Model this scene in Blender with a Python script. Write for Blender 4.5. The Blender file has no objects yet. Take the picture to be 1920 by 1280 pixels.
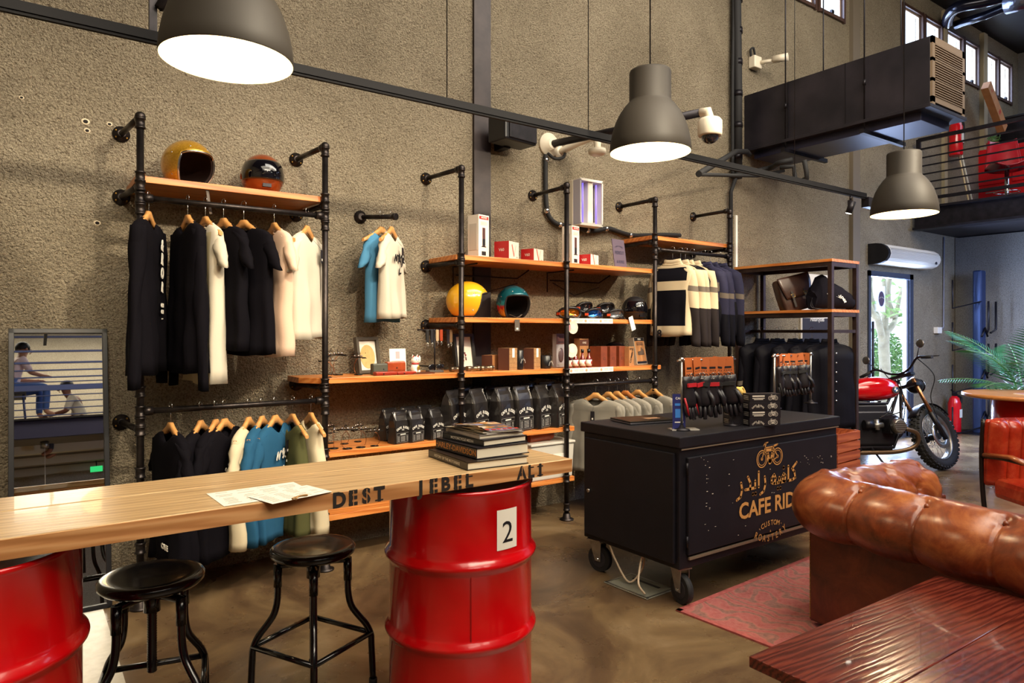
import bpy, math, random
from mathutils import Vector, Matrix, Euler, noise
rad = math.radians; pi = math.pi; sin = math.sin; cos = math.cos
rnd = random.Random(7)
SC = bpy.context.scene
COL = SC.collection

# ---------------------------------------------------------------- camera model
H = 1.47; FPX = 1290.0; HY = 621.0
FW = Vector((.5826, .8128)); RT = Vector((.8128, -.5826))
def ray(px, py):
    u = (px - 960) / FPX
    return Vector((FW.x + u * RT.x, FW.y + u * RT.y, (HY - py) / FPX))
def at(px, py, X=None, Y=None, Z=None, d=None):
    """a point of the place on a known plane, seen along a sight line of the survey photograph"""
    r = ray(px, py)
    if X is not None: d = X / r.x
    elif Y is not None: d = Y / r.y
    elif Z is not None: d = (Z - H) / r.z
    return Vector((r.x * d, r.y * d, H + r.z * d))

# ---------------------------------------------------------------- materials
def lin(c):
    if isinstance(c, str): c = tuple(int(c[i:i+2], 16) for i in (0, 2, 4))
    return tuple(((x / 255) / 12.92 if x / 255 <= .04045 else ((x / 255 + .055) / 1.055) ** 2.4) for x in c)
MATS = {}
def new(name):
    m = bpy.data.materials.new(name); m.use_nodes = True
    nt = m.node_tree; b = nt.nodes['Principled BSDF']
    return m, nt, b
def ramp(nt, fac, stops):
    r = nt.nodes.new('ShaderNodeValToRGB'); e = r.color_ramp.elements
    while len(e) < len(stops): e.new(.5)
    for i, (p, c) in enumerate(stops):
        e[i].position = p; e[i].color = (*c, 1)
    nt.links.new(fac, r.inputs[0]); return r.outputs[0]
def coords(nt, scale=(1, 1, 1), kind='Object', rot=(0, 0, 0)):
    t = nt.nodes.new('ShaderNodeTexCoord'); mp = nt.nodes.new('ShaderNodeMapping')
    mp.inputs['Scale'].default_value = scale; mp.inputs['Rotation'].default_value = rot
    nt.links.new(t.outputs[kind], mp.inputs[0]); return mp.outputs[0]
def noi(nt, vec, scale, detail=4, rough=.55, dist=0):
    n = nt.nodes.new('ShaderNodeTexNoise'); n.inputs['Scale'].default_value = scale
    n.inputs['Detail'].default_value = detail; n.inputs['Roughness'].default_value = rough
    n.inputs['Distortion'].default_value = dist
    if vec is not None: nt.links.new(vec, n.inputs['Vector'])
    return n.outputs['Fac']
def bump(nt, b, h, strength, dist):
    n = nt.nodes.new('ShaderNodeBump'); n.inputs['Strength'].default_value = strength
    n.inputs['Distance'].default_value = dist
    nt.links.new(h, n.inputs['Height']); nt.links.new(n.outputs[0], b.inputs['Normal']); return n
def mat(name, c, rough=.5, metal=0, coat=0, var=None, bmp=None, emit=0, trans=0, spec=.5, sheen=0, alpha=1, vscale=6):
    """plain procedural material; var = second colour mixed in by noise, bmp = (scale, strength, distance)"""
    if name in MATS: return MATS[name]
    m, nt, b = new(name); c = lin(c)
    b.inputs['Base Color'].default_value = (*c, 1)
    b.inputs['Roughness'].default_value = rough; b.inputs['Metallic'].default_value = metal
    b.inputs['Coat Weight'].default_value = coat; b.inputs['Coat Roughness'].default_value = .08
    b.inputs['Specular IOR Level'].default_value = spec
    b.inputs['Sheen Weight'].default_value = sheen
    if trans: b.inputs['Transmission Weight'].default_value = trans; b.inputs['IOR'].default_value = 1.3
    if alpha < 1: b.inputs['Alpha'].default_value = alpha
    if emit:
        b.inputs['Emission Color'].default_value = (*c, 1); b.inputs['Emission Strength'].default_value = emit
    if var or bmp: v = coords(nt)
    if var:
        f = noi(nt, v, vscale, 5)
        nt.links.new(ramp(nt, f, [(.35, c), (.68, lin(var))]), b.inputs['Base Color'])
    if bmp:
        bump(nt, b, noi(nt, v, bmp[0], 3), bmp[1], bmp[2])
    MATS[name] = m; return m
def woodmat(name, c1, c2, c3, along='X', scale=1.0, rough=.4, coat=0, bmp=.25, planks=0, knot=True, spec=.5):
    m, nt, b = new(name); s = [9 * scale] * 3; s['XYZ'.index(along)] = .7 * scale
    v = coords(nt, s)
    w = nt.nodes.new('ShaderNodeTexNoise'); w.inputs['Scale'].default_value = 1.6; w.inputs['Detail'].default_value = 6
    w.inputs['Distortion'].default_value = 1.1; nt.links.new(v, w.inputs['Vector'])
    wv = nt.nodes.new('ShaderNodeTexWave'); wv.wave_type = 'BANDS'; wv.bands_direction = 'DIAGONAL'
    wv.inputs['Scale'].default_value = 1.3; wv.inputs['Distortion'].default_value = 7; wv.inputs['Detail'].default_value = 3
    wv.inputs['Detail Scale'].default_value = 1.2
    nt.links.new(v, wv.inputs['Vector'])
    mx = nt.nodes.new('ShaderNodeMix'); mx.inputs[0].default_value = .5
    nt.links.new(w.outputs['Fac'], mx.inputs[2]); nt.links.new(wv.outputs['Fac'], mx.inputs[3])
    col = ramp(nt, mx.outputs[0], [(.2, lin(c1)), (.5, lin(c2)), (.8, lin(c3))])
    nt.links.new(col, b.inputs['Base Color'])
    b.inputs['Roughness'].default_value = rough; b.inputs['Coat Weight'].default_value = coat
    b.inputs['Specular IOR Level'].default_value = spec
    bump(nt, b, mx.outputs[0], bmp, .004)
    MATS[name] = m; return m

# ---------------------------------------------------------------- mesh builder
class MB:
    def __init__(s): s.v = []; s.f = []; s.m = []; s.sm = []; s.mats = []
    def mi(s, mt):
        if mt not in s.mats: s.mats.append(mt)
        return s.mats.index(mt)
    def add(s, vs, fs, mt, smooth=False, M=None):
        o = len(s.v); k = s.mi(mt)
        s.v += [tuple(M @ Vector(p)) if M is not None else tuple(p) for p in vs]
        for q, f in enumerate(fs):
            s.f.append(tuple(i + o for i in f)); s.m.append(k); s.sm.append(smooth)
        return s
    def box(s, c, d, mt, M=None, rz=0, taper=1):
        x, y, z = [q / 2 for q in d]; T = Matrix.Translation(c)
        if rz: T = T @ Matrix.Rotation(rz, 4, 'Z')
        if M is not None: T = M @ T
        t = taper
        vs = [(-x, -y, -z), (x, -y, -z), (x, y, -z), (-x, y, -z), (-x * t, -y * t, z), (x * t, -y * t, z), (x * t, y * t, z), (-x * t, y * t, z)]
        return s.add(vs, [(0, 3, 2, 1), (4, 5, 6, 7), (0, 1, 5, 4), (1, 2, 6, 5), (2, 3, 7, 6), (3, 0, 4, 7)], mt, False, T)
    def loft(s, rings, mt, smooth=True, caps=(True, True), closed=True, M=None, mfun=None):
        n = len(rings[0]); vs = [p for r in rings for p in r]; o = len(s.v)
        s.v += [tuple(M @ Vector(p)) if M is not None else tuple(p) for p in vs]
        for i in range(len(rings) - 1):
            for j in range(n if closed else n - 1):
                k = (j + 1) % n
                s.f.append((o + i * n + j, o + i * n + k, o + (i + 1) * n + k, o + (i + 1) * n + j))
                mm = mfun(i, j) if mfun else mt
                s.m.append(s.mi(mm)); s.sm.append(smooth)
        for e, cp in enumerate(caps):
            if cp and closed:
                b0 = o + (0 if e == 0 else (len(rings) - 1) * n)
                idx = [b0 + j for j in range(n)]
                s.f.append(tuple(reversed(idx)) if e == 0 else tuple(idx)); s.m.append(s.mi(mfun(0 if e == 0 else len(rings) - 2, 0) if mfun else mt)); s.sm.append(False)
        return s
    def tube(s, pts, r, mt, seg=10, caps=True, M=None, flat=1.0, smooth=True):
        P = [Vector(p) for p in pts]; n = len(P)
        rs = r if isinstance(r, (list, tuple)) else [r] * n
        T = [(P[min(i + 1, n - 1)] - P[max(i - 1, 0)]).normalized() for i in range(n)]
        up = Vector((0, 0, 1)) if abs(T[0].z) < .9 else Vector((1, 0, 0))
        N = T[0].cross(up).normalized(); rings = []
        for i in range(n):
            N = (N - T[i] * N.dot(T[i])).normalized(); B = T[i].cross(N)
            rings.append([P[i] + (N * cos(2 * pi * j / seg) + B * sin(2 * pi * j / seg) * flat) * rs[i] for j in range(seg)])
        return s.loft(rings, mt, smooth, (caps, caps), M=M)
    def cyl(s, a, b, r, mt, seg=16, M=None, r2=None):
        return s.tube([a, b], [r, r if r2 is None else r2], mt, seg, True, M)
    def lathe(s, prof, mt, seg=24, M=None, smooth=True, caps=(True, True), mfun=None):
        rings = [[(max(r, 1e-4) * cos(2 * pi * j / seg), max(r, 1e-4) * sin(2 * pi * j / seg), z) for j in range(seg)] for r, z in prof]
        return s.loft(rings, mt, smooth, caps, M=M, mfun=mfun)
    def ell(s, c, r, mt, M=None, seg=16, rings=10):
        if not isinstance(r, (tuple, list)): r = (r, r, r)
        T = Matrix.Translation(c) @ Matrix.Diagonal((*r, 1))
        if M is not None: T = M @ T
        return s.lathe([(sin(pi * i / rings), -cos(pi * i / rings)) for i in range(rings + 1)], mt, seg, T)
    def grid(s, nx, ny, fn, mt, smooth=True, M=None, skip=None, mfun=None):
        o = len(s.v)
        for j in range(ny + 1):
            for i in range(nx + 1):
                p = Vector(fn(i / nx, j / ny)); s.v.append(tuple(M @ p) if M is not None else tuple(p))
        for j in range(ny):
            for i in range(nx):
                if skip and skip((i + .5) / nx, (j + .5) / ny): continue
                a = o + j * (nx + 1) + i
                s.f.append((a, a + 1, a + nx + 2, a + nx + 1))
                s.m.append(s.mi(mfun((i + .5) / nx, (j + .5) / ny) if mfun else mt)); s.sm.append(smooth)
        return s
    def poly(s, pts, mt, M=None, thick=0):
        """flat polygon in local XY, optionally extruded by thick along z"""
        n = len(pts)
        if not thick: return s.add([(x, y, 0) for x, y in pts], [tuple(range(n))], mt, False, M)
        vs = [(x, y, 0) for x, y in pts] + [(x, y, thick) for x, y in pts]
        fs = [tuple(reversed(range(n))), tuple(range(n, 2 * n))] + [(i, (i + 1) % n, n + (i + 1) % n, n + i) for i in range(n)]
        return s.add(vs, fs, mt, False, M)
    def text(s, body, size, mt, M, bold=0, align='CENTER', sx=1, ext=0.0004):
        vs, fs = glyphs(body, bold, align)
        return s.add([(x * size * sx, y * size, ext) for x, y, z in vs], fs, mt, False, M)
    def arctext(s, body, size, mt, M, R_, bold=.02, spread=1.0, sx=1, up=True):
        n = len(body); w = size * .68 * spread
        for i, ch in enumerate(body):
            if ch == ' ': continue
            a = (i - (n - 1) / 2) * w / R_
            T = M @ (Matrix.Translation((R_ * sin(a), R_ * (cos(a) - 1), 0)) @ Matrix.Rotation(-a, 4, 'Z'))
            s.text(ch, size, mt, T, bold, sx=sx)
        return s
GL = {}
def glyphs(body, bold=0, align='CENTER'):
    k = (body, bold, align)
    if k not in GL:
        cu = bpy.data.curves.new('t', 'FONT'); cu.body = body; cu.size = 1; cu.align_x = align; cu.align_y = 'CENTER'
        cu.offset = bold; cu.resolution_u = 3
        ob = bpy.data.objects.new('t', cu); COL.objects.link(ob)
        dg = bpy.context.evaluated_depsgraph_get(); me = bpy.data.meshes.new_from_object(ob.evaluated_get(dg))
        GL[k] = ([tuple(v.co) for v in me.vertices], [tuple(p.vertices) for p in me.polygons])
        bpy.data.objects.remove(ob); bpy.data.meshes.remove(me); bpy.data.curves.remove(cu)
    return GL[k]
def mesh_of(mb, name):
    me = bpy.data.meshes.new(name); me.from_pydata(mb.v, [], mb.f)
    for mt in mb.mats: me.materials.append(mt)
    me.polygons.foreach_set('material_index', mb.m); me.polygons.foreach_set('use_smooth', mb.sm)
    me.update(); return me
def obj(name, mb, parent=None, loc=(0, 0, 0), rz=0, bev=0, solid=0, sub=0, rot=None):
    me = mb if isinstance(mb, bpy.types.Mesh) else mesh_of(mb, name)
    o = bpy.data.objects.new(name, me); COL.objects.link(o)
    o.location = loc; o.rotation_euler = rot if rot else (0, 0, rz)
    if parent is not None: o.parent = parent
    if solid:
        md = o.modifiers.new('s', 'SOLIDIFY'); md.thickness = solid; md.offset = 0
    if sub:
        md = o.modifiers.new('u', 'SUBSURF'); md.levels = sub; md.render_levels = sub
    if bev:
        md = o.modifiers.new('b', 'BEVEL'); md.width = bev; md.segments = 2; md.limit_method = 'ANGLE'; md.angle_limit = rad(40)
    return o
def tag(o, label, cat, group=None):
    o['label'] = label; o['category'] = cat
    if group: o['group'] = group
    return o
def thing(name, label, cat, loc=(0, 0, 0), rz=0, group=None, rot=None):
    o = bpy.data.objects.new(name, None); COL.objects.link(o); o.empty_display_size = .05
    o.location = loc; o.rotation_euler = rot if rot else (0, 0, rz)
    return tag(o, label, cat, group)
def solo(name, mb, label, cat, loc=(0, 0, 0), rz=0, group=None, **k):
    return tag(obj(name, mb, None, loc, rz, **k), label, cat, group)
def struct(name, mb, **k):
    o = obj(name, mb, **k); o['kind'] = 'structure'; return o
def dup(root, loc, rz=0, label=None, rot=None):
    r = root.copy(); COL.objects.link(r); r.location = loc; r.rotation_euler = rot if rot else (0, 0, rz)
    if label: r['label'] = label
    for ch in list(root.children):
        c = ch.copy(); COL.objects.link(c); c.parent = r
        for g in list(ch.children):
            d = g.copy(); COL.objects.link(d); d.parent = c
    return r
def face(loc, rz=0, rx=pi / 2, s=1):
    """matrix for a sign plane: local x to the side, local y up, normal out; rz turns it about the vertical"""
    return Matrix.Translation(loc) @ Matrix.Rotation(rz, 4, 'Z') @ Matrix.Rotation(rx, 4, 'X')
def smoothpts(pts, k=6):
    P = [Vector(p) for p in pts]; out = []
    for i in range(len(P) - 1):
        p0 = P[max(i - 1, 0)]; p1 = P[i]; p2 = P[i + 1]; p3 = P[min(i + 2, len(P) - 1)]
        for q in range(k):
            t = q / k
            out.append(.5 * ((2 * p1) + (p2 - p0) * t + (2 * p0 - 5 * p1 + 4 * p2 - p3) * t * t + (3 * p1 - p0 - 3 * p2 + p3) * t ** 3))
    out.append(P[-1]); return out
# ---------------------------------------------------------------- materials of the place
def wallmat(name, a, b_, c, bs=1.0, grime=True):
    m, nt, b = new(name); v = coords(nt)
    big = noi(nt, v, .9, 5, .6, .4)
    col = ramp(nt, big, [(.3, lin(a)), (.5, lin(b_)), (.72, lin(c))])
    fine = noi(nt, v, 90, 3, .6)
    vo = nt.nodes.new('ShaderNodeTexVoronoi'); vo.inputs['Scale'].default_value = 62; nt.links.new(v, vo.inputs['Vector'])
    pits = ramp(nt, noi(nt, v, 88, 4, .7, .6), [(.34, (.42, .37, .33)), (.46, (.84, .82, .80)), (.6, (1.06, 1.04, 1.0)), (.75, (1.25, 1.22, 1.14))])
    mx = nt.nodes.new('ShaderNodeMix'); mx.data_type = 'RGBA'; mx.blend_type = 'MULTIPLY'; mx.inputs[0].default_value = 1
    nt.links.new(col, mx.inputs[6]); nt.links.new(pits, mx.inputs[7])
    nt.links.new(mx.outputs[2], b.inputs['Base Color']); b.inputs['Roughness'].default_value = .92
    b.inputs['Specular IOR Level'].default_value = .15
    ad = nt.nodes.new('ShaderNodeMath'); ad.operation = 'ADD'
    m1 = nt.nodes.new('ShaderNodeMath'); m1.operation = 'MULTIPLY'; m1.inputs[1].default_value = .6
    nt.links.new(noi(nt, v, 9, 4), m1.inputs[0]); nt.links.new(fine, ad.inputs[0]); nt.links.new(m1.outputs[0], ad.inputs[1])
    bump(nt, b, ad.outputs[0], 1.0 * bs, .05)
    MATS[name] = m; return m
WALL = wallmat('stucco_wall', '978c78', 'aea28c', 'bdb19b')
WALL2 = wallmat('far_wall', '6f6c68', '7c7974', '88857e', .35)
WALL3 = wallmat('rear_wall_plaster', 'b9ae98', 'c6bba4', 'cfc5b0', .3)

def floormat():
    m, nt, b = new('polished_concrete'); v = coords(nt)
    n = noi(nt, v, 1.1, 9, .66, 1.2)
    col = ramp(nt, n, [(.28, lin('3a2c1e')), (.44, lin('574330')), (.56, lin('6f5a3f')), (.72, lin('8c765a'))])
    nt.links.new(col, b.inputs['Base Color'])
    rr = nt.nodes.new('ShaderNodeMapRange'); rr.inputs[3].default_value = .16; rr.inputs[4].default_value = .42
    nt.links.new(noi(nt, v, 3, 6), rr.inputs[0]); nt.links.new(rr.outputs[0], b.inputs['Roughness'])
    bump(nt, b, noi(nt, v, 7, 6), .12, .01); return m
FLOOR = floormat()
BLK = mat('black_steel', '17151a', .42, .55, var='262228', vscale=14)
PIPE = mat('dark_iron_pipe', '2c2828', .38, .85, var='3d3634', bmp=(60, .15, .002), vscale=20)
BRASS = mat('brass_bolt', 'a8813e', .35, .9)
CEIL = mat('black_ceiling', '0c0b10', .6, var='16141c')
WHITE = mat('white_paint', 'e8e2d6', .4)
CREAM = mat('cream_plastic', 'ddd2bd', .4, bmp=(30, .05, .002))
CHROME = mat('chrome', 'd5d5d5', .12, 1)
STEEL = mat('brushed_steel', 'a9a5a0', .3, .9, var='8d8983', vscale=20)
RED = mat('red_gloss', 'c4040c', .22, 0, .6, var='b00309', vscale=3, bmp=(4, .03, .01))
PINE = woodmat('pine_shelf', 'b4642a', 'cb7b3a', 'd88d4b', 'X', 1, .38, .15, .1)
PINEY = woodmat('pine_shelf_across', 'b4642a', 'cb7b3a', 'd88d4b', 'Y', 1, .38, .15, .1)
HANGW = mat('hanger_wood', 'd2995c', .38, 0, .2, var='c08548', vscale=20)
BLACKP = mat('black_plastic', '121115', .35)
RUBBER = mat('rubber', '151416', .75, bmp=(80, .2, .003))
PAPER = mat('paper_white', 'e9e4d8', .6)
INK = mat('ink_black', '15131a', .5)
GOLD = mat('gold_print', 'c38b4e', .5)
SKY = mat('skylight', 'ffffff', .5, emit=1)
CARDB = mat('cardboard', 'b07b4c', .7, var='a06d42', vscale=12, bmp=(50, .1, .002))

XL, XR, YW, YR, ZC = -4.5, 14.0, 4.56, -8.0, 6.25
# ---- openings in the main wall: door, high windows
DX0, DX1, DZ = 8.93, 10.15, 2.26
WZ0, WZ1 = 5.32, 5.96
W0 = at(1497, 5, Y=YW).x
wins = [(7.2, 7.68), (7.78, 8.32)]
def wx(px): return at(px, 100, Y=YW).x
wins += [(wx(1693), wx(1727)), (wx(1733), wx(1763)), (wx(1773), wx(1803)), (wx(1807), wx(1832)), (wx(1846), wx(1869)), (wx(1872), wx(1894))]
def wall_with_holes(x0, x1, z0, z1, y0, y1, holes, mt):
    mb = MB(); xs = sorted({x0, x1, *[h[0] for h in holes], *[h[1] for h in holes]}); zs = sorted({z0, z1, *[h[2] for h in holes], *[h[3] for h in holes]})
    for i in range(len(xs) - 1):
        for j in range(len(zs) - 1):
            cx = (xs[i] + xs[i+1]) / 2; cz = (zs[j] + zs[j+1]) / 2
            if any(h[0] < cx < h[1] and h[2] < cz < h[3] for h in holes): continue
            mb.box((cx, (y0 + y1) / 2, cz), (xs[i+1] - xs[i], y1 - y0, zs[j+1] - zs[j]), mt)
    return mb
holes = [(DX0, DX1, 0, DZ)] + [(a, b, WZ0, WZ1) for a, b in wins]
struct('wall_left', wall_with_holes(XL, XR + .2, 0, ZC, YW, YW + .08, holes, WALL))
struct('floor', MB().box(((XL + XR) / 2, (YW + YR) / 2 + .1, -.05), (XR - XL + .4, YW - YR + .4, .1), FLOOR))
struct('ceiling', MB().box(((XL + XR) / 2, (YW + YR) / 2, ZC + .05), (XR - XL + .4, YW - YR + .4, .1), CEIL))
struct('wall_rear', MB().box(((XL + XR) / 2, YR - .1, ZC / 2), (XR - XL + .4, .2, ZC), WALL3))
struct('wall_side', MB().box((XL - .1, (YW + YR) / 2, ZC / 2), (.2, YW - YR, ZC), WALL3))
struct('wall_right', MB().box((XR + .1, (YW + YR) / 2, ZC / 2), (.2, YW - YR, ZC), WALL2))
XB = 11.5
struct('wall_back', MB().box((XB + .1, (YW + YR) / 2, 1.44), (.2, YW - YR - .02, 2.87), WALL2))
# mezzanine at the far end
XM = 10.12
struct('floor_mezzanine', MB().box(((XM + XR) / 2 + .1, (YW + YR) / 2, 3.02), (XR - XM - .22, YW - YR - .02, .26), mat('mezzanine_underside', '221f24', .6)))
bm_ = MB(); bm_.box((XM, -1.7, 3.02), (.06, 12.4, .26), BLK); bm_.box((XM, -1.7, 3.16), (.2, 12.4, .03), BLK); bm_.box((XM, -1.7, 2.88), (.2, 12.4, .03), BLK)
struct('trim_beam', bm_)
# pale pilasters and dark strip on the main wall
struct('trim_1', MB().box((2.965, YW - .012, ZC / 2), (.155, .03, ZC), mat('dark_column_strip', '2b2325', .5, .2, var='3a3030', vscale=9)))
struct('trim_2', MB().box((8.57, YW - .025, ZC / 2), (.17, .05, ZC), mat('taupe_column_strip', '6e6353', .6)))
TP = mat('pilaster', 'a39577', .8)
p_ = at(1768, 100, Y=YW).x
struct('trim_3', MB().box((p_, YW - .02, 4.7), (.1, .05, 3.0), TP))
p_ = at(1840, 200, Y=YW).x
struct('trim_4', MB().box((p_, YW - .03, 4.7), (.14, .07, 3.0), TP))

# ---- windows
GL_ = bpy.data.materials.new('window_glass'); GL_.use_nodes = True
nt = GL_.node_tree; nt.nodes.clear()
o_ = nt.nodes.new('ShaderNodeOutputMaterial'); tr = nt.nodes.new('ShaderNodeBsdfTransparent'); gs = nt.nodes.new('ShaderNodeBsdfGlossy'); gs.inputs['Roughness'].default_value = .02
ms = nt.nodes.new('ShaderNodeMixShader'); ms.inputs[0].default_value = .06
nt.links.new(tr.outputs[0], ms.inputs[1]); nt.links.new(gs.outputs[0], ms.inputs[2]); nt.links.new(ms.outputs[0], o_.inputs[0])
WFR = mat('window_frame_brown', '4a342b', .5)
WFL = mat('window_sash_pale', 'b9a593', .5)
for i, (a, b) in enumerate(wins):
    mb = MB(); w = .04; cy = YW - .005
    for (cx, cz, dx, dz) in ((a + w / 2 - .03, (WZ0 + WZ1) / 2, w, WZ1 - WZ0 + .06), (b - w / 2 + .03, (WZ0 + WZ1) / 2, w, WZ1 - WZ0 + .06), ((a + b) / 2, WZ0, b - a, w), ((a + b) / 2, WZ1, b - a, w)):
        mb.box((cx, cy, cz), (dx, .05, dz), WFR)
    f = struct('window_%d' % (i + 1), mb)
    mb = MB(); w = .025; a2 = a + .03; b2 = b - .03; z0 = WZ0 + .03; z1 = WZ1 - .03
    for (cx, cz, dx, dz) in ((a2, (z0 + z1) / 2, w, z1 - z0), (b2, (z0 + z1) / 2, w, z1 - z0), ((a2 + b2) / 2, z0, b2 - a2, w), ((a2 + b2) / 2, z1, b2 - a2, w)):
        mb.box((cx, YW + .03, cz), (dx, .04, dz), WFL)
    obj('sash', mb, f)
    obj('pane', MB().box(((a + b) / 2, YW + .03, (WZ0 + WZ1) / 2), (b - a - .07, .006, WZ1 - WZ0 - .07), GL_), f)
    obj('latch', MB().box(((a + b) / 2, YW - .02, WZ0 + .04), (.05, .03, .04), BLK), f)
# ---- door
DFR = mat('door_frame_blue_grey', '3e4454', .4, .3)
mb = MB()
mb.box(((DX0 + DX1) / 2, YW + .03, DZ - .035), (DX1 - DX0, .1, .07), DFR)
mb.box((DX1 - .05, YW + .03, DZ / 2), (.1, .1, DZ), DFR); mb.box((DX0 + .03, YW + .03, DZ / 2), (.06, .1, DZ), DFR)
dr = struct('door_1', mb)
mb = MB(); mb.box((DX1 - .13, YW + .03, DZ / 2 - .03), (.05, .05, DZ - .1), mat('door_leaf_pale', '9fa9bd', .3, .4)); mb.box((DX0 + .6, YW + .03, .06), (1.1, .05, .1), DFR)
obj('door_rail', mb, dr)
obj('pane', MB().box(((DX0 + DX1) / 2 - .04, YW + .03, DZ / 2), (DX1 - DX0 - .26, .01, DZ - .16), GL_), dr)
x_ = at(1632, 650, Y=YW).x
obj('door_handle', MB().tube([(x_, YW - .03, .55), (x_, YW - .03, 1.6)], .018, BLK).box((x_, YW + .0, .7), (.02, .06, .02), BLK).box((x_, YW + .0, 1.5), (.02, .06, .02), BLK), dr)
c_ = at(1652, 560, Y=YW + .02)
mb = MB(); mb.box((c_.x, YW + .018, c_.z), (.2, .002, .34), mat('sticker_film', 'cfd2dd', .3, alpha=.6))
mb.lathe([(.075, 0), (.075, .002)], mat('sticker_purple', '4c3f55', .5), 28, face((c_.x, YW + .016, c_.z)) @ Matrix.Diagonal((1, 1.35, 1, 1)))
mb.arctext('CAFE RIDER', .02, WHITE, face((c_.x, YW + .012, c_.z + .02)), .1, sx=.9)
obj('door_sticker', mb, dr)

# ---------------------------------------------------------------- outside
PAVE = mat('outside_paving', 'd8d4ca', .8)
struct('ground_outside', MB().box((10.5, 14, -.03), (30, 18.5, .06), PAVE))
struct('wall_outside', MB().box((14, 14, 1.6), (14, .2, 3.2), mat('outside_wall', 'f0efe9', .8)))
LEAF = mat('hedge_leaf', '4d7a3e', .6, var='6f9a55', vscale=9)
def leafy(c, r, n, mt, sz=.09):
    mb = MB()
    for i in range(n):
        v = Vector((rnd.gauss(0, 1), rnd.gauss(0, 1), rnd.gauss(0, 1))).normalized() * rnd.uniform(.5, 1)
        p = Vector((c[0] + v.x * r[0], c[1] + v.y * r[1], c[2] + v.z * r[2]))
        M = Matrix.Translation(p) @ Euler((rnd.uniform(0, 6), rnd.uniform(0, 6), rnd.uniform(0, 6))).to_matrix().to_4x4()
        mb.add([(-sz * .3, 0, 0), (0, -sz, 0), (sz * .3, 0, .01), (0, sz, 0)], [(0, 1, 2, 3)], mt, False, M)
    return mb
h_ = at(1672, 640, Y=8.0)
o = solo('hedge', leafy((0, 0, 0), (.6, .45, .75), 1500, LEAF, .07), 'clipped green hedge growing outside behind the glass door', 'hedge', (h_.x + .25, 8.3, .75)); o['kind'] = 'stuff'
tr_ = thing('frangipani_tree', 'pale barked branching tree seen through the glass door', 'tree', (at(1658, 640, Y=7.2).x, 7.2, 0))
BARK = mat('pale_bark', 'a09a8e', .8, var='bdb7a8', bmp=(15, .4, .01))
mb = MB(); mb.tube(smoothpts([(0, 0, 0), (.03, 0, .6), (-.02, 0, 1.15), (.0, 0, 1.5)]), .11, BARK)
for a, b, c, d in (((-.02, 0, 1.2), (-.28, 0, 1.75), (-.38, .1, 2.3), (-.3, .1, 3)), ((0, 0, 1.4), (.25, -.05, 1.6), (.5, 0, 1.8), (.75, 0, 2.4)), ((0, 0, 1.4), (.05, 0, 1.9), (.2, .1, 2.5), (.15, .1, 3.2)), ((-.28, 0, 1.75), (-.55, 0, 1.9), (-.8, 0, 2.4), (-.85, 0, 3)), ((.4, 0, 1.75), (.35, .1, 2.2), (.5, .1, 2.8), (.7, .1, 3.3))):
    mb.tube(smoothpts([a, b, c, d], 4), [.075 - .0035 * i for i in range(13)], BARK)
obj('trunk', mb, tr_)
LF2 = mat('frangipani_leaf', '86b070', .5, var='a9cc90', vscale=8)
mb = MB()
for q in range(80):
    c = rnd.choice([(-.35, .1, 2.4), (.6, 0, 2.2), (.15, .1, 2.8), (-.8, 0, 2.5), (-.5, -.2, 1.8), (.3, -.1, 1.9)])
    M = Matrix.Translation((c[0] + rnd.uniform(-.3, .3), c[1] + rnd.uniform(-.3, .3), c[2] + rnd.uniform(-.3, .4))) @ Euler((rnd.uniform(-.9, .9), rnd.uniform(-.9, .9), rnd.uniform(0, 6.3))).to_matrix().to_4x4()
    mb.add([(0, 0, 0), (.04, .1, .01), (.03, .24, 0), (0, .3, -.01), (-.03, .24, 0), (-.04, .1, .01)], [(0, 1, 2, 3, 4, 5)], LF2, False, M)
obj('leaves', mb, tr_)
# ---------------------------------------------------------------- pipe racking
PX = [.524, 1.535, 2.517, 3.478, 4.476, 5.504]; PY = 4.12
rack = thing('pipe_rack', 'black iron pipe rack of tall uprights and rails bolted along the stucco wall', 'rack', (0, 0, 0))
def coll(mb, x, z, y=PY, n=1):
    for k in range(n):
        mb.lathe([(.022, -.03), (.027, -.028), (.027, -.02), (.023, -.018), (.023, .018), (.027, .02), (.027, .028), (.022, .03)], PIPE, 14, Matrix.Translation((x, y, z + k * .0)))
def flange(mb, x, z, d=1):
    M = face((x, YW - .001, z))
    mb.lathe([(.046, 0), (.046, .008), (.03, .012), (.024, .03), (.02, .032)], PIPE, 20, M)
AOX = [-.042, -.036, -.042, 0, 0, 0]
zrows = {0: [2.61, 2.245, .945], 1: [2.61, 2.245, 1.122], 2: [2.61, 1.955, 1.512], 3: [2.60, 1.10], 4: [2.61, 2.245], 5: [2.62, 2.25]}
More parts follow.
